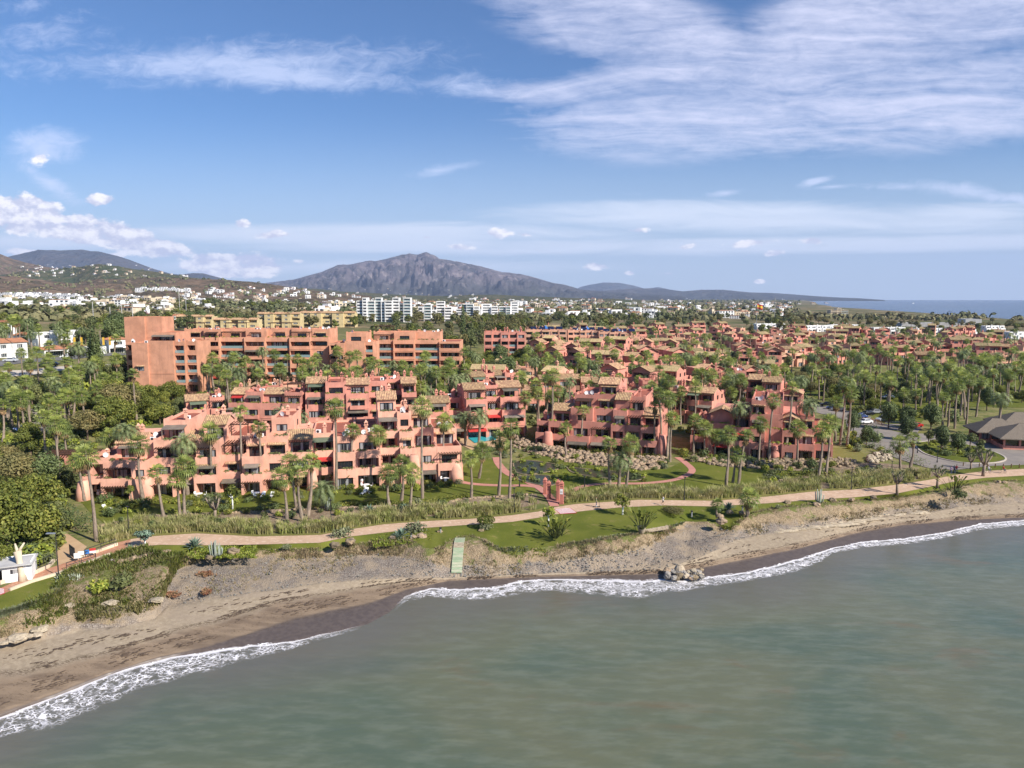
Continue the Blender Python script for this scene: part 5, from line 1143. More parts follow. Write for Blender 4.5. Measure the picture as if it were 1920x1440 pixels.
# ------------------------------------------------------------------ reeds, dry grass, beach plants
def tufts(name, mat, n, pos_fn, h0, h1, blades=6, w=.06, spread=.35, seed=1, kind='stuff'):
    rg = random.Random(seed); b = MB()
    for _ in range(n):
        p = pos_fn(rg)
        if p is None: continue
        s0 = rg.random(); hk = max(.35, .85 + .9 * noise.noise(Vector((p.x * .35, p.y * .5, 8)))) if h1 > 1.5 else 1.0; s0 = min(1, max(0, s0 * .6 + .2 + .6 * noise.noise(Vector((p.x * .15, p.y * .3, 2)))))
        for k in range(blades):
            a = rg.random() * 6.28; q = Vector((math.cos(a), math.sin(a), 0)); o = p + q * spread * rg.random(); h = (h0 + (h1 - h0) * rg.random()) * hk; s_ = Vector((-q.y, q.x, 0)) * w
            m_ = o + q * h * .12 + Vector((0, 0, h * .6)); t_ = o + q * h * .42 + Vector((0, 0, h)); lv = min(1, max(0, .5 * s0 + .5 * rg.random()))
            b.face([o - s_, o + s_, m_ + s_ * .8, m_ - s_ * .8], 0, lv); b.face([m_ - s_ * .8, m_ + s_ * .8, t_], 0, lv)
    o = b.build(name, mat, lv=True); return struct(o, kind) if kind else o
def reedpos(rg):
    px = rg.uniform(188, 1742)
    if 1004 < px < 1062: return None
    wdt = lerp_tab([(188, 26), (300, 22), (480, 17), (600, 13), (700, 16), (1000, 17), (1062, 16), (1340, 12), (1500, 15), (1640, 22), (1742, 8)], px)
    py = up(px) - 3 - wdt * rg.random()
    if noise.noise(Vector((px * .03, py * .05, 1))) < -.38: return None
    return PZ(px, py, 4.0)
tufts('reeds', 'reed', 6800, reedpos, .9, 1.9, 7, .05, .4, 5)
def bankpos(t0, t1, thr, seed, pxr=(-60, 1990)):
    def f(rg):
        px = rg.uniform(*pxr) + (rg.gauss(0, 14) if pxr[1] < 400 else 0); t = rg.uniform(t0, t1); i = int(t); p = row(i, px).lerp(row(i + 1, px), t - i)
        if noise.noise(Vector((p.x * .12, p.y * .12, seed))) < thr: return None
        p.z -= .05; return p
    return f
tufts('dry_grass', 'drygrass', 9500, bankpos(1.0, 1.95, -.25, 2), .25, .6, 5, .05, .35, 6)
tufts('green_weeds', 'leafA', 3200, bankpos(.97, 1.6, .08, 7), .15, .45, 5, .07, .35, 8)
tufts('beach_scrub', 'leafC', 1500, bankpos(1.0, 1.95, -.5, 12, (95, 325)), .4, 1.1, 8, .10, .5, 9)
tufts('beach_scrub', 'leafA', 1100, bankpos(.7, 1.8, -.4, 14, (60, 330)), .4, 1.2, 8, .12, .5, 10)
tufts('lawn_edge_hedge', 'leafO', 700, bankpos(1.0, 1.12, -.9, 12, (-60, 125)), .4, .8, 9, .09, .3, 11)
tufts('creeping_plants', 'leafY', 500, lambda rg: (lambda px: PZ(px, lo(px) + 4 + rg.random() * 22, 3.75))(rg.choice([rg.uniform(352, 480), rg.uniform(700, 810), rg.uniform(370, 480)])), .15, .4, 7, .09, .4, 12)
tufts('creeping_plants', 'leafO', 700, bankpos(.95, 1.2, -.2, 17, (860, 1300)), .15, .35, 6, .08, .35, 13)
tufts('dry_grass', 'drygrass', 2600, bankpos(1.9, 2.9, .12, 31, (340, 1960)), .15, .4, 5, .05, .4, 15)
tufts('rusty_weeds', 'rust_bush', 160, lambda rg: PZ(*rg.choice([(385 + rg.gauss(0, 7), 1077 + rg.gauss(0, 2)), (322 + rg.gauss(0, 6), 1116 + rg.gauss(0, 2)), (388 + rg.gauss(0, 5), 1110 + rg.gauss(0, 2))]), 2.15), .15, .35, 7, .08, .3, 14)
# pebbles of the storm beach
b = MB(); rg = random.Random(77)
for _ in range(2600):
    px = rg.uniform(330, 1900); t = rg.uniform(1.85, 3.05); i = int(t); p = row(i, px).lerp(row(i + 1, px), t - i); s_ = .06 + .14 * rg.random() ** 2.5
    if px > 1440 and rg.random() < .7: continue
    b.blob((p.x, p.y, p.z + s_ * .3), (s_ * 1.2, s_, s_ * .7), rg.random() * 50, 3, 5, .2)
struct(b.build('pebbles', 'rockgrey'), 'stuff')
b = MB(); rg = random.Random(78)
for _ in range(3000):              # dried seaweed and drift along the old tide lines
    px = rg.uniform(-60, 1930); t = rg.choice([4.0, 4.0, 4.4, 4.7, 3.5]) + rg.gauss(0, .07); i = int(t); p = row(i, px).lerp(row(i + 1, px), t - i)
    if noise.noise(Vector((p.x * .18, p.y * .18, 3))) < -.08: continue
    a = rg.uniform(.3, 1.0); u = Vector((math.cos(a), math.sin(a), 0)) * rg.uniform(.1, .45); v_ = Vector((-u.y, u.x, 0)).normalized() * rg.uniform(.04, .11); p.z += .06
    b.face([p - u - v_, p + u - v_ * .5, p + u + v_, p - u * .8 + v_]); b.face([p - u - v_, p - u * .8 + v_, p + Vector((0, 0, .07))])
struct(b.build('seaweed', 'bark'), 'stuff')
# ------------------------------------------------------------------ rocks
def boulder(px, py, r, label, mat='rock', z=4.0, sq=.7, name='boulder', group=None, seed=None):
    p = PZ(px, py, z); b = MB(); b.blob((0, 0, r * .3), (r * 1.15, r, r * sq), seed if seed is not None else px * .37, 7, 10, .28)
    o = b.build(name, mat, None, False, loc=p); tag(o, label, 'rock', group); return o
RK = [(657, 1018, .75, 'round tan boulder on the lawn edge beside the grey bush'), (627, 1024, .7, 'brown boulder under the grey-green bush left of the round tan one'), (790, 1008, .7, 'flat tan boulder right of the grey agave bed'), (776, 1009, .5, 'small tan boulder in the agave bed'), (736, 1010, .5, 'small boulder at the left of the agave bed'),
 (437, 1036, .75, 'upright tan boulder right of the cactus stumps'), (393, 1046, .5, 'small tan boulder below the cactus stumps'), (1353, 980, .8, 'large tan boulder below the small promenade palm'), (1350, 970, .6, 'tan boulder beside the small promenade palm'), (1368, 962, .6, 'flat boulder between the two small promenade palms'), (1391, 963, .5, 'flat boulder next to the left foot of the bigger small palm'),
 (1477, 944, .6, 'tan boulder on the verge left of the cactus'), (1531, 948, .6, 'tan boulder at the foot of the tall cactus'), (1561, 939, .6, 'pale flat boulder right of the tall cactus'), (1597, 938, .5, 'small round boulder on the bank right of the cactus'), (1637, 934, .55, 'round boulder left of the middle dragon tree'), (1872, 905, .5, 'small boulder on the right-hand bank, left one of two'), (1884, 906, .45, 'small boulder on the right-hand bank, right one of two'),
 (909, 990, .5, 'tan boulder under the round clipped shrub'), (903, 996, .45, 'grey boulder below the round clipped shrub'), (825, 998, .4, 'lone grey stone on the lawn')]
for i, (a, b_, r, l) in enumerate(RK): boulder(a, b_, r, l, z=3.9)
for i in range(15):
    q = i / 14; px = 190 + 125 * q; py = 1062 - 14 * q - 11 * math.sin(q * 1.6); py = lerp_tab([(0, 1056), (.3, 1056), (.6, 1047), (.8, 1042), (1, 1036)], q)
    boulder(px, py, (.5 if i else .85) * rnd.uniform(.8, 1.2), 'rounded stone edging the olive tree bed, %s from the left' % ordn(i), ('rock', 'rockgrey')[i in (1, 2)], 3.85, .75, 'edging_stone', 'stones edging the olive tree bed')
for i, (a, b_, r) in enumerate([(6, 1208, .5), (33, 1200, 1.0), (50, 1196, .6), (74, 1184, .9), (70, 1192, .5), (128, 1140, .9), (207, 1134, .8), (293, 1128, .8), (36, 1118, .8), (86, 1108, .4)]):
    boulder(a, b_, r, 'pale flat slab of rock at the foot of the left bank, %s from the left' % ordn(sorted([6, 33, 50, 74, 70, 128, 207, 293, 36, 86]).index(a)), 'rockpale', 2.2 if i < 5 else 2.8, .4, 'rock_slab', 'pale slabs below the left bank')
rg = random.Random(5); BP = []
for i in range(34):
    px = 1250 + 66 * rg.random(); py = 1072 + 15 * rg.random() - abs(px - 1275) * .06; BP.append((px, py))
BP.sort()
for i, (px, py) in enumerate(BP): boulder(px, py, rg.uniform(.22, .52), 'boulder in the rock pile at the waterline, %s from the left' % ordn(i), rg.choice(['rockgrey', 'rock', 'rockgrey', 'rock', 'rockpale']), .45 + (1086 - py) * .03, .75, 'boulder', 'boulders piled at the waterline')
b = MB(); b.tube([(0, 0, -.3), (0, 0, .4), (0, 0, .8), (0, 0, .85)], [1.15, .9, .6, .5], 10); b.tube([(0, 0, .85), (0, 0, 1.0)], [.4, .38], 10); b.v = [(x * .8, y * .8, z * .8) for x, y, z in b.v]
o = b.build('concrete_base', 'rockpale', None, loc=PZ(1274, 1068, 1.1)); tag(o, 'pale conical concrete base on top of the rock pile by the water', 'concrete block')
def rockwall(name, label, top, bot, n, r, zlift, seed, mat='rock'):
    rg = random.Random(seed); b = MB(); x0, x1 = top[0][0], top[-1][0]
    for _ in range(n):
        px = rg.uniform(x0, x1); q = rg.random(); py = lerp_tab(top, px) * (1 - q) + lerp_tab(bot, px) * q; p = G(px, py); s_ = r * rg.uniform(.55, 1.35)
        b.blob((p.x, p.y, p.z + zlift * (1 - q) * .8 + s_ * .25), (s_ * 1.15, s_, s_ * .8), rg.random() * 90, 4, 7, .25)
    o = b.build(name, mat); return tag(o, label, 'rock wall')
rockwall('rock_wall', 'long rockery of tan boulders under the pergola block, behind the ponds', [(962, 822), (1000, 838), (1060, 848), (1120, 858), (1200, 864), (1250, 864)], [(962, 838), (1000, 852), (1060, 866), (1120, 874), (1200, 882), (1250, 878)], 560, .42, 1.2, 3)
rockwall('rock_wall', 'low rock wall below the hedge in front of the gabled block', [(1296, 862), (1360, 868), (1436, 872)], [(1296, 866), (1360, 876), (1436, 880)], 110, .5, .8, 4)
rockwall('rock_wall', 'straight retaining wall of tan stones right of the gabled block', [(1440, 870), (1500, 870), (1604, 868)], [(1440, 879), (1500, 879), (1604, 876)], 230, .42, 1.3, 5)
rockwall('rock_wall', 'pinkish rock heap in the clipped hedges left of the roundabout', [(1628, 858), (1668, 850)], [(1630, 868), (1668, 866)], 60, .5, .8, 6, 'rockpale')
rockwall('stone_edging', 'row of small stones edging the lawn of the two left blocks', [(190, 986), (280, 968), (420, 962), (600, 953), (760, 948), (830, 945), (860, 936), (1000, 926)], [(190, 988), (280, 970), (420, 964), (600, 955), (760, 950), (830, 947), (860, 938), (1000, 928)], 560, .24, .0, 7)
rockwall('stone_edging', 'row of stones below the clipped hedge along the right-hand promenade', [(1440, 902), (1600, 896), (1720, 884)], [(1440, 905), (1600, 899), (1720, 887)], 330, .27, .0, 8)
b = MB(); rg = random.Random(9)
for k in range(9):
    a = PZ(1208 + k * 5.0, 995 - k * .85, 4.0); b.box(a.x, a.x + .46, a.y - .2, a.y + .2, a.z - .3, a.z + .16 + .05 * rg.random())
tag(b.build('low_wall', 'rockpale'), 'low broken white stone kerb right of the potted paddle plant', 'low wall')
# weathered pale rock shelf of the right-hand beach
b = MB(); rg = random.Random(19)
for k in range(60):
    px = rg.uniform(1450, 1735); p = row(3, px); b.blob((p.x, p.y + rg.uniform(-.3, 1.2), p.z - .1 + rg.random() * .25), (rg.uniform(.8, 2.2), rg.uniform(.3, .6), .28), k, 4, 8, .3)
tag(b.build('rock_ledge', 'rockpale'), 'pale eroded rock ledge along the foot of the right-hand bank', 'rock ledge')
# ------------------------------------------------------------------ hedges
def hedge(name, label, pts, w, h, mat, seed, dens=70, size=.13, cat='hedge'):
    P = smoothline([G(*p) for p in pts], 3); rg = random.Random(seed); b = MB(); L = []
    for i in range(len(P) - 1):
        a, c = P[i], P[i + 1]; n = max(1, int((c - a).length / (w * .6)))
        for k in range(n):
            q = a.lerp(c, k / n); L.append(((q.x, q.y, GH(q.x, q.y) + h * .5), (w * .62, w * .5, h * .56 * rg.uniform(.85, 1.15))))
    leafy(b, L, int(dens * len(L)), size, rg, ring=.7); return tag(b.build(name, mat, lv=True), label, cat)
hedge('hedge', 'curved clipped hedge on the rockery above the ponds', [(985, 818), (1020, 832), (1080, 843), (1140, 852), (1200, 858), (1262, 862)], 1.3, 1.1, 'leafA', 1)
hedge('hedge', 'clipped hedge in front of the gabled block', [(1272, 852), (1290, 858), (1330, 860), (1380, 866), (1440, 868)], 1.5, 1.2, 'leafA', 2)
hedge('hedge', 'clipped hedge on top of the straight stone wall', [(1440, 866), (1500, 868), (1560, 866), (1608, 864)], 1.5, 1.0, 'leafA', 3)
hedge('hedge', 'long clipped hedge between the stone wall and the reeds', [(1438, 888), (1480, 893), (1560, 892), (1630, 885)], 1.6, 1.2, 'leafA', 4)
hedge('hedge', 'dark clipped hedge bordering the road, right of the gabled block', [(1590, 820), (1620, 834), (1660, 850), (1700, 862), (1745, 878)], 2.2, 1.7, 'leafD', 5)
hedge('hedge', 'grey rounded hedge at the left end of the long clipped hedge', [(1436, 897), (1456, 900), (1474, 900)], 1.5, 1.0, 'leafO', 6)
hedge('hedge', 'tall dark hedge beside the sand path at the left', [(128, 975), (150, 990), (178, 1004)], 2.0, 3.2, 'leafD', 7, 110, .17)
hedge('hedge', 'hedge clipped round the dining terrace of the left block', [(228, 955), (250, 948), (285, 945)], 1.6, 1.3, 'leafD', 8)
hedge('hedge', 'bright hedge along the lawn of the left blocks', [(270, 940), (320, 943), (380, 950), (440, 955)], 1.2, 1.0, 'leafA', 9)
hedge('hedge', 'low bright hedge in front of the red-roofed block', [(600, 930), (625, 925), (650, 917), (664, 912)], 1.5, 1.1, 'leafY', 10)
hedge('hedge', 'dark low hedge on the garden edge left of the gate', [(590, 955), (640, 950), (700, 946), (760, 946), (830, 938), (880, 930)], 1.1, .8, 'leafA', 11)
hedge('clipped_hedge', 'wedge-shaped clipped hedge lying on the seaside lawn', [(1250, 957), (1262, 962), (1274, 966)], 1.6, .7, 'leafC', 12, 160, .1)
hedge('clipped_hedge', 'hedge strip behind the wedge on the seaside lawn', [(1252, 955), (1268, 956), (1279, 960)], 1.2, .5, 'leafC', 13, 160, .1)
hedge('hedge', 'hedge dividing the car park from the road', [(1545, 782), (1600, 796), (1650, 806)], 1.8, 1.2, 'leafD', 14)
hedge('hedge', 'red-leaved hedge beside the parked cars', [(1590, 784), (1630, 790), (1660, 800)], 1.6, 1.1, 'rust_bush', 15)
# ------------------------------------------------------------------ palms read off the photograph: foot x, foot y, crown x, crown y
PALMS = [
 ('beside the curving road at the far left', [(35, 812, 32, 738), (55, 770, 50, 712), (112, 765, 110, 725), (90, 800, 95, 745)]),
 ('around the left end of the left block', [(118, 912, 113, 793), (126, 870, 122, 800), (159, 940, 150, 862), (181, 1015, 172, 852), (250, 912, 242, 806, 'date'), (269, 942, 266, 830)]),
 ('in front of the left block', [(308, 977, 300, 884), (338, 976, 336, 898), (346, 975, 352, 872), (352, 928, 350, 828, 'date'), (257, 792, 255, 700), (427, 770, 425, 712)]),
 ('between the two left blocks', [(538, 978, 531, 893), (556, 953, 548, 866), (567, 978, 562, 886), (577, 968, 586, 864), (605, 955, 605, 918, 'date'), (630, 922, 632, 762), (533, 850, 532, 772, 'date'), (566, 846, 562, 780, 'date')]),
 ('in front of the red-roofed block', [(731, 960, 730, 886), (752, 945, 755, 868), (768, 958, 773, 884), (792, 935, 795, 760)]),
 ('around the pool and the rose path', [(873, 835, 873, 782, 'date'), (897, 842, 900, 778, 'date'), (884, 935, 882, 858), (898, 897, 904, 842), (935, 930, 937, 822), (955, 940, 958, 798), (860, 800, 856, 742)]),
 ('standing close to the pergola block', [(986, 813, 985, 742), (1032, 832, 1035, 702), (1090, 842, 1093, 768), (1228, 858, 1226, 760), (1240, 850, 1232, 735), (1250, 862, 1250, 745), (1256, 866, 1258, 782), (1272, 790, 1275, 742), (1262, 800, 1248, 712)]),
 ('close against the two left blocks', [(214, 908, 212, 815), (398, 926, 400, 806), (455, 922, 457, 770), (492, 916, 490, 800), (662, 908, 664, 806), (712, 904, 710, 812), (832, 898, 834, 788)]),
 ('close against the gabled block', [(1300, 853, 1302, 786), (1422, 868, 1424, 792), (1442, 866, 1446, 748), (1494, 872, 1492, 800)]),
 ('on the pond lawn', [(1144, 915, 1142, 830), (1160, 915, 1162, 860, 'date'), (1174, 915, 1180, 828), (1062, 858, 1060, 800)]),
 ('in front of the gabled block', [(1340, 856, 1350, 815), (1361, 912, 1362, 812), (1374, 905, 1378, 848), (1385, 907, 1396, 815), (1382, 850, 1385, 764, 'date'), (1322, 855, 1320, 800)]),
 ('right of the gabled block', [(1470, 863, 1480, 724), (1506, 855, 1510, 758, 'date'), (1534, 900, 1538, 804), (1548, 893, 1552, 790), (1575, 835, 1580, 718), (1588, 838, 1590, 734), (1566, 828, 1564, 752)]),
 ('beside the clipped hedges near the roundabout', [(1688, 882, 1684, 828), (1706, 880, 1708, 820)]),
 ('by the thatched restaurant', [(1717, 775, 1716, 735), (1768, 808, 1765, 742), (1790, 804, 1790, 720), (1812, 795, 1812, 712), (1871, 818, 1872, 745, 'date'), (1778, 800, 1780, 735), (1830, 782, 1836, 712)]),
 ('on the sunlit lawn behind the car park', [(1640, 758, 1640, 690), (1680, 738, 1680, 673), (1698, 726, 1702, 668), (1590, 684, 1592, 632, 'date'), (1650, 700, 1655, 660), (1618, 730, 1620, 682)]),
 ('small ones on the seaside verge', [(1344, 967, 1345, 943), (1402, 966, 1404, 930)]),
]
FOOT = []
for cap, lst in PALMS:
    lst = sorted(lst, key=lambda q: q[2])
    for i, q in enumerate(lst):
        p = G(q[0], q[1]) if q[1] < 960 or q[0] > 1500 else PZ(q[0], q[1], 4.0)
        if q[1] > 955: p = PZ(q[0], q[1], 4.0)
        k = q[4] if len(q) > 4 else 'fan'; h = zat(p.y, q[3] + 3) - p.z
        lab = '%s palm %s, %s from the left' % ('feathery date' if k == 'date' else 'fan', cap, ordn(i))
        dx = (q[2] - q[0]) / F * p.y
        o = place_palm(p, max(1.2, h), lab, k, 'palms ' + cap, .62 if h < 3 else (1.0 if p.y < 175 else 1.06), skirt=h > 3)
        o.rotation_euler = (0, max(-.12, min(.12, dx / max(3, h))), 0); FOOT.append((p.x, p.y, 2.2))
def inpoly(x, y, P):
    c = False
    for i in range(len(P)):
        a, b = P[i], P[(i + 1) % len(P)]
        if (a[1] > y) != (b[1] > y) and x < (b[0] - a[0]) * (y - a[1]) / (b[1] - a[1]) + a[0]: c = not c
    return c
BF = []                                # footprints already built on
for o in list(COL.objects):
    if o.type == 'EMPTY' and o.get('category') in ('apartment block', 'house', 'building'):
        w_ = [c for c in o.children if c.name.startswith('wall')]
        if w_:
            bb = w_[0].data.vertices; xs_ = [v.co.x for v in bb]; ys_ = [v.co.y for v in bb]; ca, sa = math.cos(o.rotation_euler.z), math.sin(o.rotation_euler.z)
            BF.append((o.location.x, o.location.y, ca, sa, min(xs_) - 1, max(xs_) + 1, min(ys_) - 1.2, max(ys_) + 1, o.scale.x))
ROADS = [[(1585, 788), (1640, 800), (1690, 812), (1760, 815), (1830, 824), (1930, 846), (1960, 876), (1930, 872), (1860, 874), (1790, 882), (1740, 878), (1700, 866), (1655, 850), (1620, 832), (1590, 806)],
         [(1490, 752), (1540, 760), (1620, 778), (1730, 800), (1720, 812), (1640, 803), (1570, 784), (1500, 766)], [(865, 795), (950, 800), (950, 836), (865, 840)], [(20, 850), (50, 815), (75, 770), (100, 770), (95, 810), (50, 848)], [(0, 708), (0, 675), (240, 655), (240, 690)],
         [(1815, 760), (1930, 760), (1930, 842), (1815, 835)], [(900, 850), (960, 862), (1250, 884), (1300, 860), (1300, 930), (900, 930)]]
def free(p, px, py, gap=0.0):
    for ox, oy, ca, sa, a, b, c, d, s_ in BF:
        dx, dy = p.x - ox, p.y - oy; lx, ly = (dx * ca + dy * sa) / s_, (-dx * sa + dy * ca) / s_
        if a - gap < lx < b + gap and c - gap < ly < d + gap: return False
    return gap < -5 or inpoly(px, py, ISL) or not any(inpoly(px, py, r) for r in ROADS)
ISL = [(1720, 834), (1760, 829), (1820, 838), (1866, 851), (1880, 862), (1860, 867), (1800, 866), (1738, 851)]
def scatter(poly, n, seed, sep=3.0, gap=0.0, tries=60, taken=None):
    rg = random.Random(seed); xs_ = [q[0] for q in poly]; ys_ = [q[1] for q in poly]; out = []; tk = FOOT if taken is None else taken
    for _ in range(n * tries):
        if len(out) >= n: break
        px, py = rg.uniform(min(xs_), max(xs_)), rg.uniform(min(ys_), max(ys_))
        if not inpoly(px, py, poly): continue
        p = G(px, py)
        if p.y > 6000 or not free(p, px, py, gap): continue
        if any((p.x - a) ** 2 + (p.y - b) ** 2 < (sep + c * .0) ** 2 for a, b, c in tk): continue
        out.append((px, py, p)); tk.append((p.x, p.y, sep))
    return out
ZP = [('among the houses in the middle, left part', [(965, 690), (1110, 690), (1110, 800), (965, 800)], 30, 8, 12, .25), ('among the houses in the middle, central part', [(1110, 700), (1240, 700), (1240, 800), (1110, 790)], 18, 8, 12, .2),
      ('among the houses in the middle, right part', [(1240, 690), (1440, 700), (1440, 790), (1240, 800)], 30, 8, 13, .2), ('in the park beside the car park', [(1430, 735), (1500, 705), (1640, 760), (1700, 795), (1560, 770), (1440, 765)], 14, 7, 11, .3),
      ('at the rear of the sunlit lawn', [(1500, 690), (1930, 690), (1930, 712), (1500, 712)], 30, 7, 11, .15), ('in the grove behind the thatched restaurant', [(1700, 730), (1930, 712), (1930, 770), (1800, 790), (1715, 780)], 34, 9, 13, .12),
      ('between the distant pink houses, left part', [(960, 640), (1240, 640), (1240, 700), (960, 690)], 22, 8, 11, .2), ('between the distant pink houses, central part', [(1240, 640), (1500, 640), (1500, 700), (1240, 700)], 20, 8, 11, .2), ('between the distant pink houses, right part', [(1500, 640), (1940, 645), (1940, 695), (1500, 695)], 28, 8, 11, .2),
      ('in the park at the left', [(0, 720), (200, 700), (235, 760), (150, 850), (100, 880), (0, 840)], 24, 6, 10, .2), ('along the road at the far left', [(0, 640), (235, 655), (235, 705), (0, 715)], 15, 8, 13, .3),
      ('before the long orange slab', [(375, 728), (620, 735), (620, 790), (375, 780)], 20, 9, 14, .3), ('before the middle orange tower', [(620, 725), (880, 720), (880, 790), (620, 790)], 22, 9, 14, .25)]
for zi, (cap, poly, n, h0, h1, pd) in enumerate(ZP):
    pts = sorted(scatter(poly, n, 300 + zi, 4.0 if zi != 5 else 3.2), key=lambda q: q[0])
    for i, (px, py, p) in enumerate(pts):
        k = 'date' if rnd.random() < pd else 'fan'
        o = place_palm(p, rnd.uniform(h0, h1) * (.85 if k == 'date' else 1), 'palm %s, %s from the left' % (cap, ordn(i)), k, 'palms ' + cap, rnd.uniform(.95, 1.15), skirt=p.y < 300)
        o.rotation_euler = (rnd.gauss(0, .05), rnd.gauss(0, .06), 0)
# more palms than one could count among the houses: one object
def merged(name, mats, items):
    import numpy as np
    V, FV, LT, LV, MI = [], [], [], [], []; off = 0
    for me, mi, M in items:
        n = len(me.vertices); co = np.empty(n * 3, 'f'); me.vertices.foreach_get('co', co); co = co.reshape(-1, 3) @ np.array(M.to_3x3()).T + np.array(M.translation)
        lv_ = np.empty(len(me.loops), 'i'); me.loops.foreach_get('vertex_index', lv_); lt = np.empty(len(me.polygons), 'i'); me.polygons.foreach_get('loop_total', lt)
        a_ = np.full(len(me.polygons), .5, 'f')
        if 'lv' in me.attributes: me.attributes['lv'].data.foreach_get('value', a_)
        a_ = np.clip(a_ * .75 + .25 * rnd.random(), 0, 1); V.append(co); FV.append(lv_ + off); LT.append(lt); LV.append(a_); MI.append(np.full(len(lt), mi, 'i')); off += n
    V, FV, LT, LV, MI = map(np.concatenate, (V, FV, LT, LV, MI)); me = bpy.data.meshes.new(name)
    me.vertices.add(len(V)); me.vertices.foreach_set('co', V.astype('f').ravel()); me.loops.add(len(FV)); me.loops.foreach_set('vertex_index', FV); me.polygons.add(len(LT))
    me.polygons.foreach_set('loop_start', (np.cumsum(LT) - LT).astype('i')); me.polygons.foreach_set('material_index', MI)
    for m_ in mats: me.materials.append(MATS[m_])
    me.update(calc_edges=True); me.attributes.new('lv', 'FLOAT', 'FACE').data.foreach_set('value', LV); me.validate(); return struct(mk(name, me), 'stuff')
IT = []
for poly, n, h0, h1 in [([(965, 690), (1440, 695), (1440, 800), (965, 800)], 60, 7, 12), ([(960, 640), (1930, 640), (1930, 700), (960, 700)], 80, 7, 11), ([(1440, 695), (1930, 700), (1930, 770), (1700, 785), (1440, 740)], 45, 6, 12), ([(0, 640), (235, 650), (235, 760), (0, 840)], 35, 6, 11), ([(375, 725), (900, 725), (900, 800), (375, 785)], 35, 8, 13)]:
    for px, py, p in scatter(poly, n, 390 + n, 2.6, -.3):
        h = rnd.uniform(h0, h1); i = rnd.randint(0, 3); sc_ = rnd.uniform(.8, 1.12); rot = Matrix.Rotation(rnd.random() * 6.28, 4, 'Z'); T_ = Matrix.Translation(p)
        dt = rnd.random() < .2; IT.append((TRK[i], 2, T_ @ rot @ Matrix.Diagonal((1, 1, h, 1)))); IT.append(((DATES[i % 3] if dt else FANS[i])[0], 1 if dt else 0, T_ @ Matrix.Translation((0, 0, h)) @ rot @ Matrix.Scale(sc_, 4)))
merged('palm_thicket', ['fan', 'date', 'trunk'], IT)
# ------------------------------------------------------------------ broadleaf trees and shrubs
BELT = MB(); BTR = MB()
def belt(poly, n, seed, s0, s1):
    rg = random.Random(seed)
    for px, py, p in scatter(poly, n, seed, 8, .5):
        s_ = rg.uniform(s0, s1); R_ = rg.uniform(3, 4.6) * s_; h = rg.uniform(4.5, 7) * s_; L = [((c[0] + p.x, c[1] + p.y, c[2] + p.z), r) for c, r in crown_lobes(rg, R_, h, 11, 1.8 * s_)]
        leafy(BELT, L, 420, .62 * s_, rg); m0 = rg.choice([0, 0, 1, 1, 2]); BELT.m[-1:] = [m0]
        for q in range(len(BELT.m) - 1, -1, -1):
            if q < belt.last: break
            BELT.m[q] = m0
        belt.last = len(BELT.m); BTR.tube([(p.x, p.y, p.z - .3), (p.x, p.y, p.z + h * .6)], [.3 * s_, .15 * s_], 5)
belt.last = 0
UND = MB()
def under(poly, n, seed, s0, s1, sep=2.5, gp=-.6):
    rg = random.Random(seed)
    for px, py, p in scatter(poly, n, seed, sep, gp):
        s_ = rg.uniform(s0, s1) * 1.2; k0 = len(UND.m); m0 = rg.randint(0, 3)
        leafy(UND, [((p.x + rg.uniform(-.7, .7) * s_, p.y + rg.uniform(-.7, .7) * s_, p.z + .6 * s_), (.7 * s_, .7 * s_, .65 * s_)) for _ in range(4)], 170, .24 * s_, rg, ring=.4)
        for q in range(k0, len(UND.m)): UND.m[q] = m0
def trees(cap, poly, n, seed, kinds, s0, s1, sep=5, gap=.5, word='tree'):
    pts = sorted(scatter(poly, n, seed, sep, gap), key=lambda q: q[0])
    for i, (px, py, p) in enumerate(pts):
        place_tree(rnd.choice(kinds), p, rnd.uniform(s0, s1), '%s %s, %s from the left' % (word, cap, ordn(i)), 'tree', 'trees ' + cap)
T = ['tree0', 'tree1', 'tree2', 'tree3', 'tree5']
for i, (px, py, k, s, l) in enumerate([(18, 1040, 'tree0', 1.25, 'large glossy tree over the white kiosk roof'), (62, 1030, 'tree1', 1.0, 'glossy tree behind the black fence, right of the kiosk trunk'), (96, 1012, 'tree2', .85, 'drooping tree beside the top of the sand path'), (20, 985, 'tree1', 1.1, 'bushy tree above the kiosk tree at the left edge'), (75, 975, 'tree0', 1.05, 'dense tree left of the tall dark hedge'),
        (30, 940, 'tree3', 1.1, 'olive-toned tree below the rose pergola court'), (90, 935, 'tree5', .9, 'dark tree right of the rose pergola court foot'), (-20, 930, 'tree0', 1.2, 'tree cut by the left edge below the curving road'), (8, 900, 'tree3', .9, 'olive-toned tree at the left edge beside the red court'), (-10, 1075, 'tree1', .6, 'small tree at the kiosk corner'),
        (130, 925, 'tree2', .75, 'small tree at the corner of the left block')]):
    place_tree(k, G(px, py), s, l, 'tree', 'glossy trees at the lower left')
trees('in the park left of the orange tower', [(110, 720), (230, 705), (235, 760), (200, 800), (120, 780)], 16, 402, T, .8, 1.3)
trees('between the park and the left block', [(130, 755), (262, 752), (262, 790), (190, 822), (130, 830)], 11, 403, ['tree0', 'tree1', 'tree3'], .9, 1.25)
trees('below the orange tower, left of the small salmon house', [(250, 735), (355, 742), (350, 798), (255, 800)], 16, 413, ['tree0', 'tree1', 'tree2', 'tree4'], .55, .85, 3.5)
under([(240, 735), (355, 742), (350, 798), (240, 800)], 50, 519, .8, 1.4)
trees('at the left edge by the curving road', [(0, 725), (110, 715), (110, 870), (0, 850)], 16, 404, T, .6, 1.0)
trees('between the orange slabs and the pink houses', [(370, 735), (880, 725), (880, 780), (370, 790)], 34, 405, T, .6, 1.0, 4)
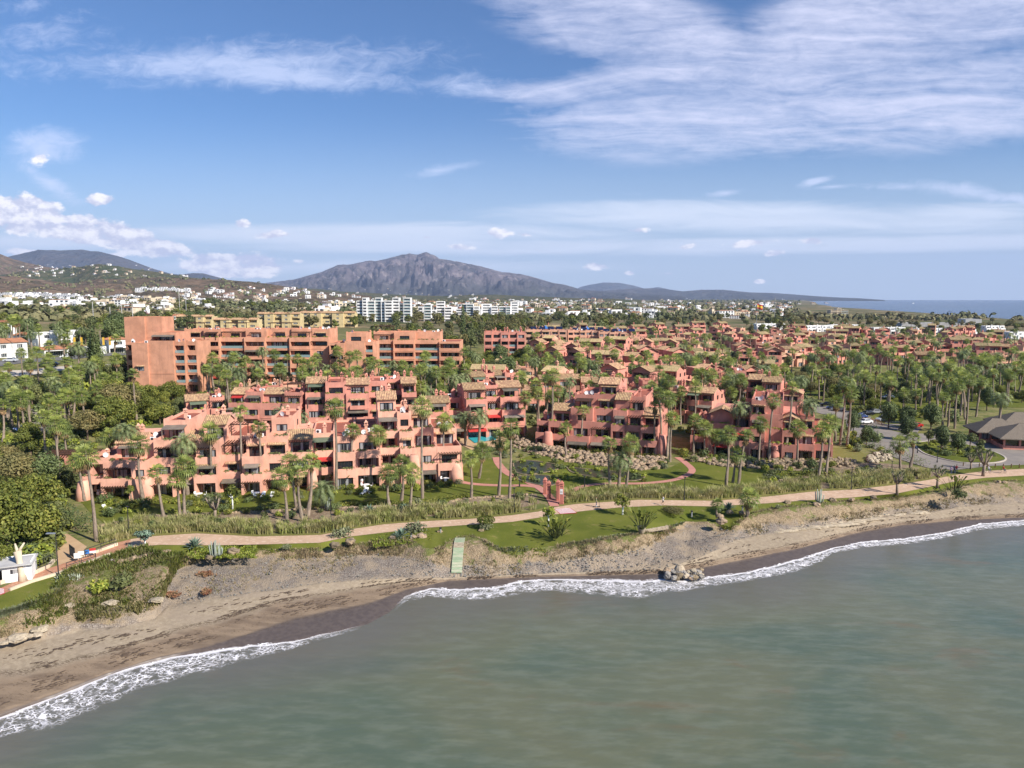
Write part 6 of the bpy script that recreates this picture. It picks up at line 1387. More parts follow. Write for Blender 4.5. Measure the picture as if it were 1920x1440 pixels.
trees('right of the orange slabs', [(866, 690), (985, 680), (985, 740), (866, 740)], 14, 406, T, .9, 1.3)
trees('among the houses, left part', [(960, 690), (1200, 690), (1200, 800), (960, 800)], 26, 407, T, .5, .85, 4)
trees('among the houses, right part', [(1200, 690), (1450, 690), (1450, 800), (1200, 800)], 30, 408, T, .5, .85, 4)
trees('in the park on the right', [(1500, 700), (1930, 700), (1930, 800), (1700, 790), (1500, 750)], 34, 409, T, .5, .95, 5)
trees('between the distant pink houses, left part', [(960, 630), (1450, 630), (1450, 700), (960, 690)], 26, 410, T, .5, .8, 5)
trees('between the distant pink houses, right part', [(1450, 630), (1940, 635), (1940, 700), (1450, 700)], 28, 411, T, .5, .8, 5)
for cap, x0, x1, y0, y1, n, s0, s1 in [('on the slope behind the white villas', 0, 240, 590, 655, 36, .8, 1.3), ('behind the road, far left', 0, 330, 570, 600, 40, 1.0, 1.6), ('between the villas and the yellow blocks', 240, 420, 585, 622, 26, 1.0, 1.5), ('in front of the yellow blocks', 345, 680, 600, 616, 60, .9, 1.4), ('behind the yellow blocks', 330, 680, 570, 590, 34, 1.2, 2.0),
        ('behind the middle orange slab', 700, 910, 618, 660, 60, .8, 1.2), ('behind the long far orange slab', 860, 1000, 602, 634, 40, .9, 1.3), ('around the white tower blocks', 670, 980, 594, 612, 36, 1.0, 1.5), ('in the wooded belt, middle', 960, 1250, 588, 625, 48, 1.0, 1.6), ('in the wooded belt, right of the middle', 1250, 1500, 588, 630, 44, 1.0, 1.6), ('in the wooded belt, right end', 1500, 1930, 605, 640, 36, .8, 1.3)]:
    belt([(x0, y0), (x1, y0), (x1, y1), (x0, y1)], int(n * 1.25), 420 + x0 + y0, s0, s1)
o = BELT.build('tree_belt', ['leafB', 'leafC', 'leafA'], lv=True); struct(o, 'stuff'); o = BTR.build('tree_belt_trunks', 'bark'); struct(o, 'stuff')
for i, (px, py, s) in enumerate([(1460, 600, 1.5), (1475, 598, 1.7), (1488, 602, 1.4), (1505, 598, 1.6), (1520, 601, 1.5), (1535, 604, 1.3), (1550, 604, 1.2), (1585, 606, 1.1), (1610, 608, 1.0), (1630, 608, 1.5), (1648, 612, 1.2), (1662, 610, 1.3), (1674, 612, 1.5), (1692, 608, 1.2), (1708, 609, 1.15), (1755, 610, 1.2), (1786, 611, 1.15), (1802, 611, 1.2), (1815, 611, 1.1), (1843, 612, 1.0), (1856, 612, 1.1), (1870, 612, 1.1), (1888, 614, 1.3), (1902, 614, 1.3), (1918, 614, 1.2)]):
    place_tree('gum' if i % 3 else 'tree3', G(px, py + 4), s * .78, 'airy tree standing against the sea horizon, %s from the left' % ordn(i), 'tree', 'airy trees against the sea')
for i, (px, py, s) in enumerate([(172, 712, 1.5), (180, 714, 1.65), (188, 713, 1.45), (868, 628, 2.3), (60, 640, 1.2), (538, 612, 1.7)]):
    place_tree('cypress', G(px, py), s, ['first cypress of the trio left of the orange tower', 'middle and tallest cypress left of the orange tower', 'third cypress left of the orange tower', 'tall pointed conifer beside the white tower blocks', 'cypress between the white roadside houses', 'pointed dark conifer in front of the yellow blocks'][i], 'cypress')
for i, (px, py, s) in enumerate([(222, 648, 1.7), (215, 655, 1.5), (355, 612, 1.3), (380, 612, 1.4), (634, 608, 1.4), (648, 610, 1.5), (585, 612, 1.1)]):
    place_tree('tree5', G(px, py), s, 'dark dense tree behind the buildings, %s of the seven from the left' % ordn(i if i > 1 else 1 - i), 'tree', 'dark dense trees')
# shrubs
def shrubs(cap, poly, n, seed, s0, s1, sep=1.8, kinds=(0, 1, 2, 3, 4), gap=-.6):
    pts = sorted(scatter(poly, n, seed, sep, gap), key=lambda q: q[0])
    for i, (px, py, p) in enumerate(pts):
        k = rnd.choice(kinds); o = mk('shrub', SHR[k], None, p, rnd.random() * 6.28, (rnd.uniform(s0, s1),) * 3)
        tag(o, 'bush %s, %s from the left' % (cap, ordn(i)), 'shrub', 'shrubs ' + cap)
shrubs('along the garden front of the left block', [(190, 925), (530, 915), (530, 935), (300, 962), (200, 975)], 28, 501, .5, 1.0)
shrubs('along the garden front of the red-roofed block', [(540, 915), (868, 895), (860, 915), (560, 935)], 24, 502, .5, .95)
shrubs('in the flower bed above the reeds, left part', [(190, 985), (300, 965), (520, 955), (520, 985), (300, 990), (200, 1000)], 28, 503, .4, .9)
shrubs('in the flower bed above the reeds, middle', [(520, 955), (760, 947), (1000, 928), (1000, 945), (760, 968), (600, 985), (520, 988)], 30, 504, .4, .9)
shrubs('on the rockery around the ponds', [(965, 835), (1250, 866), (1250, 882), (1090, 878), (960, 868)], 24, 505, .5, 1.0, gap=-2)
shrubs('at the foot of the gabled block', [(1275, 852), (1560, 872), (1560, 880), (1440, 882), (1290, 868)], 32, 506, .6, 1.1)
shrubs('between the right-hand hedges', [(1440, 882), (1640, 878), (1740, 888), (1640, 905), (1450, 912)], 30, 507, .5, 1.0)
shrubs('on the roundabout island', [(1725, 832), (1820, 838), (1870, 855), (1850, 865), (1740, 853)], 28, 508, .5, .9)
shrubs('beside the car park and restaurant', [(1560, 800), (1900, 826), (1930, 850), (1700, 860), (1600, 850)], 30, 509, .6, 1.1)
under([(0, 730), (230, 715), (230, 800), (110, 890), (0, 860)], 180, 510, .8, 1.6, 2.5)
under([(0, 880), (120, 880), (118, 1010), (100, 1050), (60, 1065), (0, 1035)], 140, 511, .8, 1.5, 2.0)
under([(350, 770), (900, 760), (900, 830), (350, 800)], 160, 512, .7, 1.3, 2.2)
under([(960, 690), (1450, 690), (1450, 820), (960, 800)], 220, 513, .8, 1.5, 2.5)
under([(1440, 700), (1930, 700), (1930, 800), (1440, 770)], 220, 514, .8, 1.6, 3)
under([(960, 864), (1060, 872), (1215, 886), (1215, 904), (1090, 900), (965, 912)], 60, 516, .3, .7, 1.6, -9)
shrubs('between the rose path and the pool', [(870, 835), (960, 840), (960, 862), (880, 862)], 14, 515, .5, .9)
struct(UND.build('undergrowth', ['leafA', 'leafD', 'leafB', 'leafY'], lv=True), 'stuff')
# individual plants of the promenade
def one(me, name, px, py, s, label, cat, z=4.0):
    o = mk(name, me, None, PZ(px, py, z), rnd.random() * 6.28, (s, s, s)); return tag(o, label, cat)
one(AGV, 'agave', 365, 1026, 1.6, 'large green agave on the verge left of the cactus stumps', 'agave', 3.9); one(AGV, 'agave', 693, 962, 1.6, 'big blue-green agave in the soil bed below the lawn', 'agave'); one(AGV, 'agave', 760, 957, 1.3, 'blue-green agave right of the three palms', 'agave')
one(AGV, 'agave', 752, 1006, 1.5, 'agave in the bed left of the bare grey bush', 'agave', 3.85); one(AGV, 'agave', 744, 1010, 1.1, 'smaller agave left in the seaside bed', 'agave', 3.85); one(AGV, 'agave', 244, 1030, .8, 'small agave in the olive tree bed', 'agave', 3.9); one(AGV, 'agave', 1366, 955, 1.4, 'dark agave between the two small promenade palms', 'agave')
for i in range(14): one(AGL, 'agave', 112 + (i % 5) * 9 + rnd.uniform(-2, 2), 1092 + (i // 5) * 9 + rnd.uniform(-2, 2), 1.1, 'pale agave rosette on the scrub slope under the white kerb, %s of fourteen' % ordn(i), 'agave', 3.5 - .3 * (i // 5))
for px, py, s, l in [(402, 1044, 1.0, 'pale cactus stumps on the seaside verge, left clump'), (411, 1042, .8, 'pale cactus stumps on the seaside verge, right clump'), (1536, 944, 1.1, 'grey candelabra cactus on the right-hand verge'), (614, 958, 1.0, 'candelabra cactus beside the short date palm')]: one(CACTUS, 'cactus', px, py, s, l, 'cactus', 3.95)
def combo(pair, names, name, px, py, s, label, cat, z=4.0, rot=None):
    o = thing(name, label, cat, PZ(px, py, z), rnd.random() * 6 if rot is None else rot); o.scale = (s, s, s)
    for me_, n_ in zip(pair, names): mk(n_, me_, o)
    return o
for px, py, s, l in [(1682, 926, 1.15, 'dragon tree on the seaside verge, leftmost of three'), (1757, 913, 1.1, 'dragon tree beside the benches, middle of three'), (1843, 893, 1.5, 'leaning tall dragon tree on the right-hand verge'), (403, 978, 1.2, 'small dragon tree with a white trunk in front of the left block'), (1820, 880, .9, 'dragon tree stub by the roundabout')]:
    combo(DRAGON, ('trunk', 'crown'), 'dragon_tree', px, py, s, l, 'tree')
for px, py, s, l in [(1041, 1008, 1.15, 'clump of paddle-leaved plants on the seaside lawn, left stem'), (1050, 1004, 1.0, 'clump of paddle-leaved plants on the seaside lawn, right stem'), (1788, 922, 1.2, 'paddle-leaved plant on the right-hand bank'), (808, 896, 1.2, 'paddle-leaved plant by the last terrace of the red-roofed block'), (1598, 838, 1.2, 'paddle-leaved plant at the end of the gabled block'), (638, 915, 1.1, 'paddle-leaved plant at the foot of the very tall palm')]:
    combo(PADDLE, ('stem', 'leaves'), 'paddle_plant', px, py, s, l, 'plant')
pt = MB(); pt.tube([(0, 0, -.3), (0, 0, 0), (0, 0, .7), (0, 0, 1.0), (0, 0, 1.08)], [.3, .42, .62, .72, .72], 14); tag(pt.build('plant_pot', 'rockpale', None, True, loc=PZ(1203, 999, 3.9)), 'large pale round pot on the edge of the seaside lawn', 'plant pot')
o = combo(PADDLE, ('stem', 'leaves'), 'paddle_plant', 1203, 999, 1.15, 'paddle-leaved plant growing in the large pale pot', 'plant'); o.location.z = 4.7
# small trees with white-washed trunks
def small_tree(px, py, s, label, crown='leafA', white=True, R_=1.3, h=1.9, tr=1.6):
    rng = random.Random(px); L = crown_lobes(rng, R_, h, 8, tr * .8); b = MB(); leafy(b, L, 420, .19, rng)
    t = MB(); t.tube([(0, 0, -.2), (.05, 0, tr * .6), (0, 0, tr)], [.14, .11, .09], 6)
    for c, r in L[::2]: t.tube([(0, 0, tr * .8), c], [.07, .03], 4)
    o = thing('small_tree', label, 'tree', PZ(px, py, 4.0)); o.scale = (s, s, s); t.build('trunk', 'paint_white' if white else 'trunk', o, True); b.build('crown', crown, o, lv=True)
small_tree(1028, 985, 1.0, 'little tree with a whitewashed trunk left of the paddle plants', 'leafY'); small_tree(1167, 965, 1.15, 'little tree with a whitewashed trunk on the seaside lawn', 'leafA'); small_tree(436, 955, 1.2, 'little pale-trunked tree before the left block, behind the reeds', 'leafA', True, 1.5, 2.2, 2)
small_tree(272, 1026, 1.1, 'grey-green olive tree in the stone-edged bed', 'agave', True, 1.6, 1.4, 1.2); small_tree(246, 942, 1.0, 'little tree beside the dining terrace hedge', 'leafA', False, 1.1, 1.3, 2.2)
small_tree(1060, 815, 1.1, 'round little tree near the battered column', 'leafA', False); small_tree(1740, 836, 1.3, 'small tree on the roundabout island, left', 'leafB', False); small_tree(1818, 842, 1.3, 'small tree on the roundabout island, middle', 'leafB', False); small_tree(1838, 852, 1.1, 'small tree on the roundabout island, right', 'leafB', False)
for px, py, s, kd, l in [(640, 1012, 1.3, 3, 'grey-green bush standing between promenade and beach'), (650, 1004, 1.0, 3, 'second grey-green bush behind the round tan boulder'), (780, 1002, 1.5, 3, 'bare grey bush on the verge beside the flat boulder'), (913, 994, .9, 3, 'grey low bush under the round clipped shrub'), (1800, 935, 1.3, 4, 'dark scrub hanging over the right-hand bank'), (230, 1103, 1.4, 4, 'scrub mound on the left bank'), (180, 1110, 1.3, 1, 'bright scrub on the left bank slope'), (538, 1030, .6, 3, 'dry grey tuft on the lawn edge'),
        (1640, 830, 1.6, 2, 'round dark tree-like bush at the car park entrance'), (1460, 953, .5, 3, 'small grey bush on the verge')]:
    o = mk('shrub', SHR[kd], None, PZ(px, py, 3.6 if py > 1000 else 4.0), 1.0, (s, s, s)); tag(o, l, 'shrub')
rng = random.Random(91); b = MB(); leafy(b, [((0, 0, 1.35), (1.45, 1.45, .62)), ((.4, .1, 1.4), (1., 1., .55)), ((-.4, -.1, 1.4), (1., 1., .55))], 1100, .13, rng, ring=.8)
o = thing('clipped_shrub', 'round umbrella-shaped clipped shrub on the seaside lawn', 'shrub', PZ(911, 990, 4.0)); t = MB(); t.tube([(0, 0, -.2), (0, 0, 1.2)], [.2, .15], 6); t.build('stem', 'bark', o); b.build('crown', 'leafA', o, lv=True)
for i, (px, py, s) in enumerate([(1600, 812, .8), (1665, 805, 1.0), (1700, 808, .9), (1612, 760, .9), (1745, 808, 1.0), (1850, 770, 1.0), (1624, 838, .7), (1700, 826, .8), (1765, 845, .8), (1795, 852, .7)]):
    place_tree('tree5', G(px, py), s * .8, 'round dark tree near the car park, %s from the left' % ordn(i), 'tree', 'round dark trees near the car park')
# ------------------------------------------------------------------ far town
from mathutils.bvhtree import BVHTree
HB = [BVHTree.FromPolygons(v, f) for v, f in HILLS]
def GHill(px, py):
    d = pdir(px, py).normalized(); best = None
    for t in HB:
        h = t.ray_cast(Vector((0, 0, CZ)), d)
        if h[0] is not None and (best is None or h[3] < best[1]): best = (h[0], h[3])
    g_ = None; D = 400.
    while D < 9000:
        t = D / d.y
        if CZ + d.z * t < H(d.x * t, D): g_ = (Vector((d.x * t, D, H(d.x * t, D))), t); break
        D *= 1.01
    c = [q for q in (best, g_) if q]
    return min(c, key=lambda q: q[1])[0] if c else None
def villa(seed, wall, roofm):
    rg = random.Random(seed); b = MB(); r = MB()
    for k in range(rg.randint(2, 3)):
        x = k * 5.5 - 6; d = rg.uniform(0, 2.5); n = rg.choice([1, 2, 2]); z = n * 3.1
        b.box(x, x + 5.4, d, 9, -3, z); 
        for i in range(n): b.box(x + .8, x + rg.uniform(2.6, 4.6), d - .02, d + .1, i * 3.1 + .4, i * 3.1 + 2.3, 1)
        if roofm != 'none':
            e = [(x - .3, d - .4, z), (x + 5.7, d - .4, z), (x + 5.7, 9.3, z), (x - .3, 9.3, z)]; r0, r1 = (x + 2.6, (d + 9) / 2 - 1, z + 1.3), (x + 2.8, (d + 9) / 2 + 1, z + 1.3)
            b.face([e[0], e[1], r1, r0], 2); b.face([e[1], e[2], r1], 2); b.face([e[2], e[3], r0, r1], 2); b.face([e[3], e[0], r0], 2)
        else: b.box(x, x + 5.4, d, d + .3, z, z + .7)
    return b.mesh('villa', [wall, 'glass_far', 'tile_red'])
VIL = [villa(1, 'white', 'tile_red'), villa(2, 'white', 'none'), villa(3, 'white', 'none'), villa(4, 'cream', 'tile_red'), villa(5, 'white', 'tile_red')]
def terr(seed):
    rg = random.Random(seed); b = MB()
    for k in range(9):
        n = 3 + (rg.random() < .6); x = k * 6.5 - 30
        for i in range(n):
            y = i * 2.6; b.box(x, x + 6.4, y, 16, i * 3. - (3 if i == 0 else 0), i * 3. + 2.9); b.box(x + .7, x + 5.6, y - .05, y + .1, i * 3. + .5, i * 3. + 2.3, 1); b.box(x, x + 6.4, y - 1.2, y - 1.0, i * 3. - .2, i * 3. + .6)
    return b.mesh('terraced_block', ['white', 'glass_far'])
TER = [terr(1), terr(2)]
def far(meshes, name, cap, cat, n, fn, s0, s1, seed, grp):
    rg = random.Random(seed); out = []
    for _ in range(n):
        px, py = fn(rg); p = GHill(px, py)
        if p is not None: out.append((px, p))
    out.sort(key=lambda q: q[0])
    for i, (px, p) in enumerate(out):
        o = mk(name, rg.choice(meshes), None, p, rg.uniform(-.4, .4), (rg.uniform(s0, s1),) * 3); tag(o, '%s, %s from the left' % (cap, ordn(i) if i < 99 else 'number %d' % (i + 1)), cat, grp)
rng = random.Random(4)
for i, (px, py) in enumerate([(8, 557), (36, 557), (64, 556), (92, 558), (118, 559), (146, 561), (10, 566), (44, 567), (80, 568), (124, 570), (205, 563), (226, 561), (252, 562), (280, 564), (306, 566), (275, 546), (305, 546), (335, 548)]):
    o = mk('terraced_block', TER[i % 2], None, GHill(px, py), rng.uniform(-.2, .2), (1.15 if py < 562 else .9,) * 3); tag(o, 'white terraced apartment block at the foot of the brown hills, %s from the left' % ordn(i), 'apartment block', 'white terraced blocks below the hills')
far(VIL, 'villa', 'tiny villa on the wooded hill at the left', 'house', 62, lambda r: (r.uniform(40, 350), r.uniform(497, 519)), 1.0, 1.7, 11, 'villas on the wooded hill')
far(VIL, 'villa', 'far house on the slope below the big mountain', 'house', 80, lambda r: (r.uniform(330, 900), r.uniform(541, 560)), 1.0, 1.8, 12, 'far houses below the mountain')
far(VIL, 'villa', 'far house on the plain to the right', 'house', 90, lambda r: (r.uniform(880, 1560), r.uniform(560, 574)), 1.0, 2.2, 13, 'far houses on the plain')
far(VIL, 'villa', 'pale house in the wooded belt', 'house', 99, lambda r: (r.uniform(660, 1480), r.uniform(570, 598)), 1.1, 1.9, 14, 'pale houses in the wooded belt')
b = MB(); rg = random.Random(64); n_ = 0
while n_ < 620:
    px = rg.uniform(-20, 1500); py = rg.choice([rg.uniform(562, 575), rg.uniform(566, 598)])
    if noise.noise(Vector((px * .009, py * .07, 14))) < -.1: continue
    p = G(px, py); n_ += 1
    if p.z < 1 or p.y > 9000 or not free(p, px, py, 2): continue
    s_ = rg.uniform(.75, 1.4); a = rg.uniform(-.5, .5); M = Matrix.Translation(p) @ Matrix.Rotation(a, 4, 'Z') @ Matrix.Scale(s_, 4); w_, d_, h_ = rg.uniform(8, 22), 9, rg.choice([3.2, 6, 6.4, 9]); k0 = len(b.v); t = rg.choice([0, 0, 0, 1, 1])
    b.box(-w_ / 2, w_ / 2, 0, d_, -3, h_, t)
    for i in range(int(h_ / 3)):
        for j in range(int(w_ / 4)): b.box(-w_ / 2 + 1 + j * 4, -w_ / 2 + 3.2 + j * 4, -.05, .1, i * 3 + .6, i * 3 + 2.4, 2)
    if rg.random() < .5: b.box(-w_ / 2 - .4, w_ / 2 + .4, -.4, d_ + .4, h_, h_ + .5, 3, 2.0)
    else: b.box(-w_ / 4, w_ / 6, 3, d_ - 1, h_, h_ + 2.6, t)
    b.v[k0:] = [tuple(M @ Vector(v)) for v in b.v[k0:]]
struct(b.build('far_town', ['white', 'cream', 'glass_far', 'tile_red']), 'stuff')
b = MB(); rg = random.Random(66)
def blobtree(p, r, h):
    sh_ = rg.random()
    for _ in range(13):
        d = Vector((rg.gauss(0, 1), rg.gauss(0, 1), abs(rg.gauss(0, 1)))).normalized(); q = p + Vector((d.x * r, d.y * r, h * .25 + d.z * h * .75)); a = d.orthogonal().normalized(); e = d.cross(a); s_ = r * .55
        b.face([q - a * s_, q - e * s_, q + a * s_, q + e * s_], 0, min(1, .4 * sh_ + .6 * rg.random()))
n_ = 0
while n_ < 4400:
    px = rg.uniform(-30, 1960); py = 564 + 38 * rg.random() ** 1.6
    if noise.noise(Vector((px * .012, py * .12, 4))) < -.18: continue
    if px > 1500 and py < 592: continue
    p = G(px, py)
    if p.z < 1 or p.y > 7500 or not free(p, px, py, 1): continue
    r = rg.uniform(2.2, 4.5) * (1 + p.y / 4000); blobtree(p, r, r * rg.uniform(1.2, 2.0)); n_ += 1
n_ = 0
while n_ < 1500:                     # scrub and trees on the near hills
    px = rg.uniform(0, 900); py = rg.uniform(498, 558); p = GHill(px, py); n_ += 1
    if p is None or p.y > 6000 or noise.noise(Vector((px * .02, py * .12, 9))) < -.05: continue
    r = rg.uniform(3, 7); blobtree(p, r, r * 1.2)
surf('leafFar', [(.12, .135, .06), (.18, .16, .08), (.14, .145, .07)], .004, .9, leaf=.45, coord='pos')
struct(b.build('far_woodland', 'leafFar', lv=True), 'stuff')
# ------------------------------------------------------------------ gate of the garden
def pillar(px, py, h, label, sign=False):
    p = PZ(px, py, 4.0); o = thing('gate_pillar', label, 'gate pillar', p, -.25); b = MB()
    b.box(-.36, .36, -.36, .36, -.3, .3); b.box(-.3, .3, -.3, .3, .3, h - .7); b.box(-.38, .38, -.38, .38, h - .7, h - .52); b.box(-.25, .25, -.25, .25, h - .52, h - .3); b.box(-.36, .36, -.36, .36, h - .3, h - .2); b.box(-.34, .34, -.34, .34, h - .2, h + .3, 0, .33)
    b.build('shaft', 'gatered', o)
    if sign: s = MB(); s.box(-.26, .26, -.34, -.31, h - 2.2, h - 1.25); s.build('notice', 'paint_white', o); s = MB(); s.box(-.2, .2, -.345, -.342, h - 1.75, h - 1.68); s.box(-.2, .2, -.345, -.342, h - 1.95, h - 1.88); s.build('text_lines', 'dark_metal', o)
stucco('gatered', (.50, .19, .145))
pillar(1022, 927, 3.1, 'rear left red pillar of the garden gate'); pillar(1029, 936, 3.3, 'front left red pillar of the garden gate'); pillar(1046, 939, 3.8, 'rear right red pillar of the garden gate'); pillar(1053, 945, 4.1, 'front right red pillar of the garden gate with a white notice', True)
def bars(name, label, cat, a, b_, h, step, mat='dark_metal', rails=(0.1, .92), r=.02, z=0.0, post=0):
    a, b_ = Vector(a), Vector(b_); m_ = MB(); d = b_ - a; n = max(2, int(d.length / step))
    for q in rails: m_.tube([a + Vector((0, 0, h * q)), b_ + Vector((0, 0, h * q))], r * 1.2, 5)
    for i in range(n + 1): q = a.lerp(b_, i / n); m_.tube([q, q + Vector((0, 0, h))], r, 4)
    o = m_.build(name, mat); return tag(o, label, cat)
bars('gate_leaf', 'black iron leaf of the garden gate between its pillars', 'gate', PZ(1031, 935, 4.1), PZ(1044, 940, 4.1), 1.9, .16)
# ------------------------------------------------------------------ left corner: ramp, walls, railings, boards, kiosk
def wallline(name, label, pts, w, h, mat, z=4.0):
    P = [PZ(*p, z) for p in pts]; b = MB()
    for i in range(len(P) - 1):
        d = (P[i + 1] - P[i]); s_ = Vector((-d.y, d.x, 0)).normalized() * w / 2; u = Vector((0, 0, h)); k = Vector((0, 0, -.6)); A, B = P[i], P[i + 1]
        b.face([A - s_ + k, B - s_ + k, B - s_ + u, A - s_ + u]); b.face([B + s_ + k, A + s_ + k, A + s_ + u, B + s_ + u]); b.face([A - s_ + u, B - s_ + u, B + s_ + u, A + s_ + u])
        for e in (A, B): b.face([e - s_ + k, e + s_ + k, e + s_ + u, e - s_ + u])
    return tag(b.build(name, mat), label, 'low wall')
wallline('low_wall', 'long white-topped kerb wall on the sea side of the left ramp', [(18, 1108), (60, 1092), (110, 1077), (160, 1058), (206, 1041)], .35, .35, 'cream')
wallline('low_wall', 'cream wall under the black railing and white signboards', [(141, 1051), (170, 1041), (200, 1030), (220, 1023)], .3, .45, 'cream')
wallline('low_wall', 'curving cream wall on the land side of the left ramp', [(0, 1096), (40, 1084), (70, 1075), (92, 1064), (106, 1048)], .3, .5, 'cream')
bars('railing', 'black railing along the sea side of the left ramp, upper run', 'railing', PZ(125, 1068, 4.3), PZ(180, 1050, 4.3), 1.0, 1.9, r=.045, rails=(.55, .95))
bars('railing', 'black railing behind the white signboards', 'railing', PZ(160, 1042, 4.4), PZ(218, 1022, 4.4), 1.0, 2.0, r=.045, rails=(.55, .95))
bars('railing', 'tall black railing panel at the foot of the sand path', 'railing', PZ(131, 1040, 4.1), PZ(141, 1048, 4.3), 1.6, .3, r=.045)
bars('fence', 'black fence in front of the kiosk garden', 'fence', PZ(22, 1090, 4.1), PZ(100, 1055, 4.5), 1.3, .5, r=.03)
for px, py, w_, h_, mt_, l in [(145, 1048, .8, .75, 'paint_white', 'white signboard on the cream wall, leftmost'), (152, 1042, .75, .55, 'paint_white', 'second white signboard behind the leftmost one'), (163, 1040, .6, .6, 'blue', 'blue signboard on the black railing'), (174, 1038, .8, .7, 'red', 'red and white signboard on the black railing')]:
    o = thing('signboard', l, 'sign', PZ(px, py, 4.45), .4); b = MB(); b.box(-w_ / 2, w_ / 2, 0, .04, .1, .1 + h_ * (.45 if mt_ == 'red' else 1)); 
    b.build('board', 'paint_white' if mt_ == 'red' else mt_, o)
    if mt_ == 'red': b = MB(); b.box(-w_ / 2, w_ / 2, 0, .04, .1 + h_ * .45, .1 + h_); b.build('upper_panel', 'red', o)
    b = MB(); b.box(-w_ / 2 + .1, -w_ / 2 + .16, .05, .1, -.45, h_); b.box(w_ / 2 - .16, w_ / 2 - .1, .05, .1, -.45, h_); b.build('post', 'dark_metal', o)
o = thing('kiosk', 'small white kiosk with a grey roof and dark opening at the left edge', 'kiosk', PZ(-38, 1100, 4.0), .42); o.scale = (.78, .78, .85)
b = MB(); b.box(0, 1.0, 0, .2, -.3, 2.6); b.box(3.2, 4.0, 0, .2, -.3, 2.6); b.box(1, 3.2, 0, .2, 2.1, 2.6); b.box(4.0, 7.4, 0, .2, -.3, 1.3); b.box(4., 7.4, 0, .2, 2.0, 2.6); b.box(4, 4.3, 0, .2, 1.3, 2.0); b.box(6., 7.4, 0, .2, 1.3, 2.0); b.box(7.2, 7.4, .2, 4.5, -.3, 2.9); b.box(0, .2, .2, 4.5, -.3, 2.9); b.box(.2, 7.2, 4.3, 4.5, -.3, 2.9); b.build('wall', 'white', o)
b = MB(); b.box(-.3, 7.7, -.7, 4.8, 2.62, 2.80); b.build('roof', 'greywall', o); b = MB(); b.box(4.3, 6, .05, .12, 1.3, 2.0); b.build('window', 'glass', o); b = MB(); b.box(1, 3.2, 1.5, 1.6, 0, 2.1); b.build('door', 'dark_metal', o)
b = MB(); b.tube([(0, 0, -.2), (-.2, 0, 1.5), (-.5, .2, 2.8), (-.75, .4, 3.9)], [.62, .40, .36, .5], 10); b.tube([(-.7, .4, 3.7), (-1.3, .8, 4.8)], [.26, .1], 6); b.tube([(-.7, .4, 3.7), (-.1, .9, 4.9)], [.24, .1], 6)
tag(b.build('bare_trunk', 'cream', None, True, loc=PZ(44, 1089, 4.0)), 'thick pale leaning trunk in front of the kiosk', 'tree')
# ------------------------------------------------------------------ lamps
def lamp(px, py, h, label, arm=0.0, head='box', z=4.0):
    p = PZ(px, py, z) if py > 900 else G(px, py); o = thing('street_lamp', label, 'street lamp', p, 0); b = MB(); b.tube([(0, 0, -.2), (0, 0, .9), (0, 0, h)], [.11, .075, .055], 8); b.tube([(0, 0, 0), (0, 0, .5)], [.14, .14], 8)
    if arm: b.tube([(0, 0, h - .05), (-arm, 0, h)], .04, 5)
    b.build('pole', 'dark_metal', o); b = MB()
    if arm: b.box(-arm - .7, -.05, -.16, .16, h, h + .12)
    else: b.tube([(0, 0, h - .05), (0, 0, h + .08), (0, 0, h + .12)], [.12, .3, .1], 10)
    b.build('lamp_head', 'metal' if arm else 'dark_metal', o)
lamp(110, 1081, 5.9, 'tall street lamp with a flat grey head beside the left ramp', .5)
for px, py, h, l in [(242, 1004, 4.6, 'dark street lamp on the promenade at the olive tree bed'), (621, 985, 4.2, 'dark street lamp in the reeds by the very tall palm'), (964, 961, 4.3, 'dark street lamp in the reeds left of the garden gate'), (1283, 938, 4.3, 'dark street lamp in the reeds before the gabled block'), (1596, 918, 4.4, 'dark street lamp on the right-hand promenade'), (1757, 868, 3.8, 'dark lamp post beside the roundabout'), (1720, 850, 3.6, 'dark lamp post left of the roundabout island'), (1096, 914, 2.2, 'short dark post on the pond lawn'), (974, 913, 1.3, 'short dark bollard light by the rose path'), (1672, 882, 2.0, 'thin dark post by the clipped hedges')]: lamp(px, py, h, l)
for px, py, l in [(1297, 967, 'short dark-capped bollard lamp below the clipped wedge'), (1392, 958, 'short dark-capped bollard lamp by the small palm'), (826, 999, 'low bollard lamp on the middle lawn'), (771, 1010, 'white marker post in the seaside agave bed')]:
    o = thing('bollard_light', l, 'bollard light', PZ(px, py, 3.9)); b = MB(); b.tube([(0, 0, -.2), (0, 0, .7)], .12, 8); b.build('post', 'metal', o); b = MB(); b.tube([(0, 0, .7), (0, 0, .82), (0, 0, .92)], [.2, .24, .1], 8); b.build('cap', 'dark_metal', o)
for i, px in enumerate(range(1806, 1925, 15)):
    p = G(px, lerp_tab([(1800, 874), (1860, 877), (1930, 878)], px)); b = MB(); b.tube([(0, 0, -.1), (0, 0, .8), (0, 0, .95)], [.12, .11, .05], 8); tag(b.build('bollard', 'rust_bush', None, loc=p), 'short brown bollard between road and promenade, %s from the left' % ordn(i), 'bollard', 'bollards along the road')
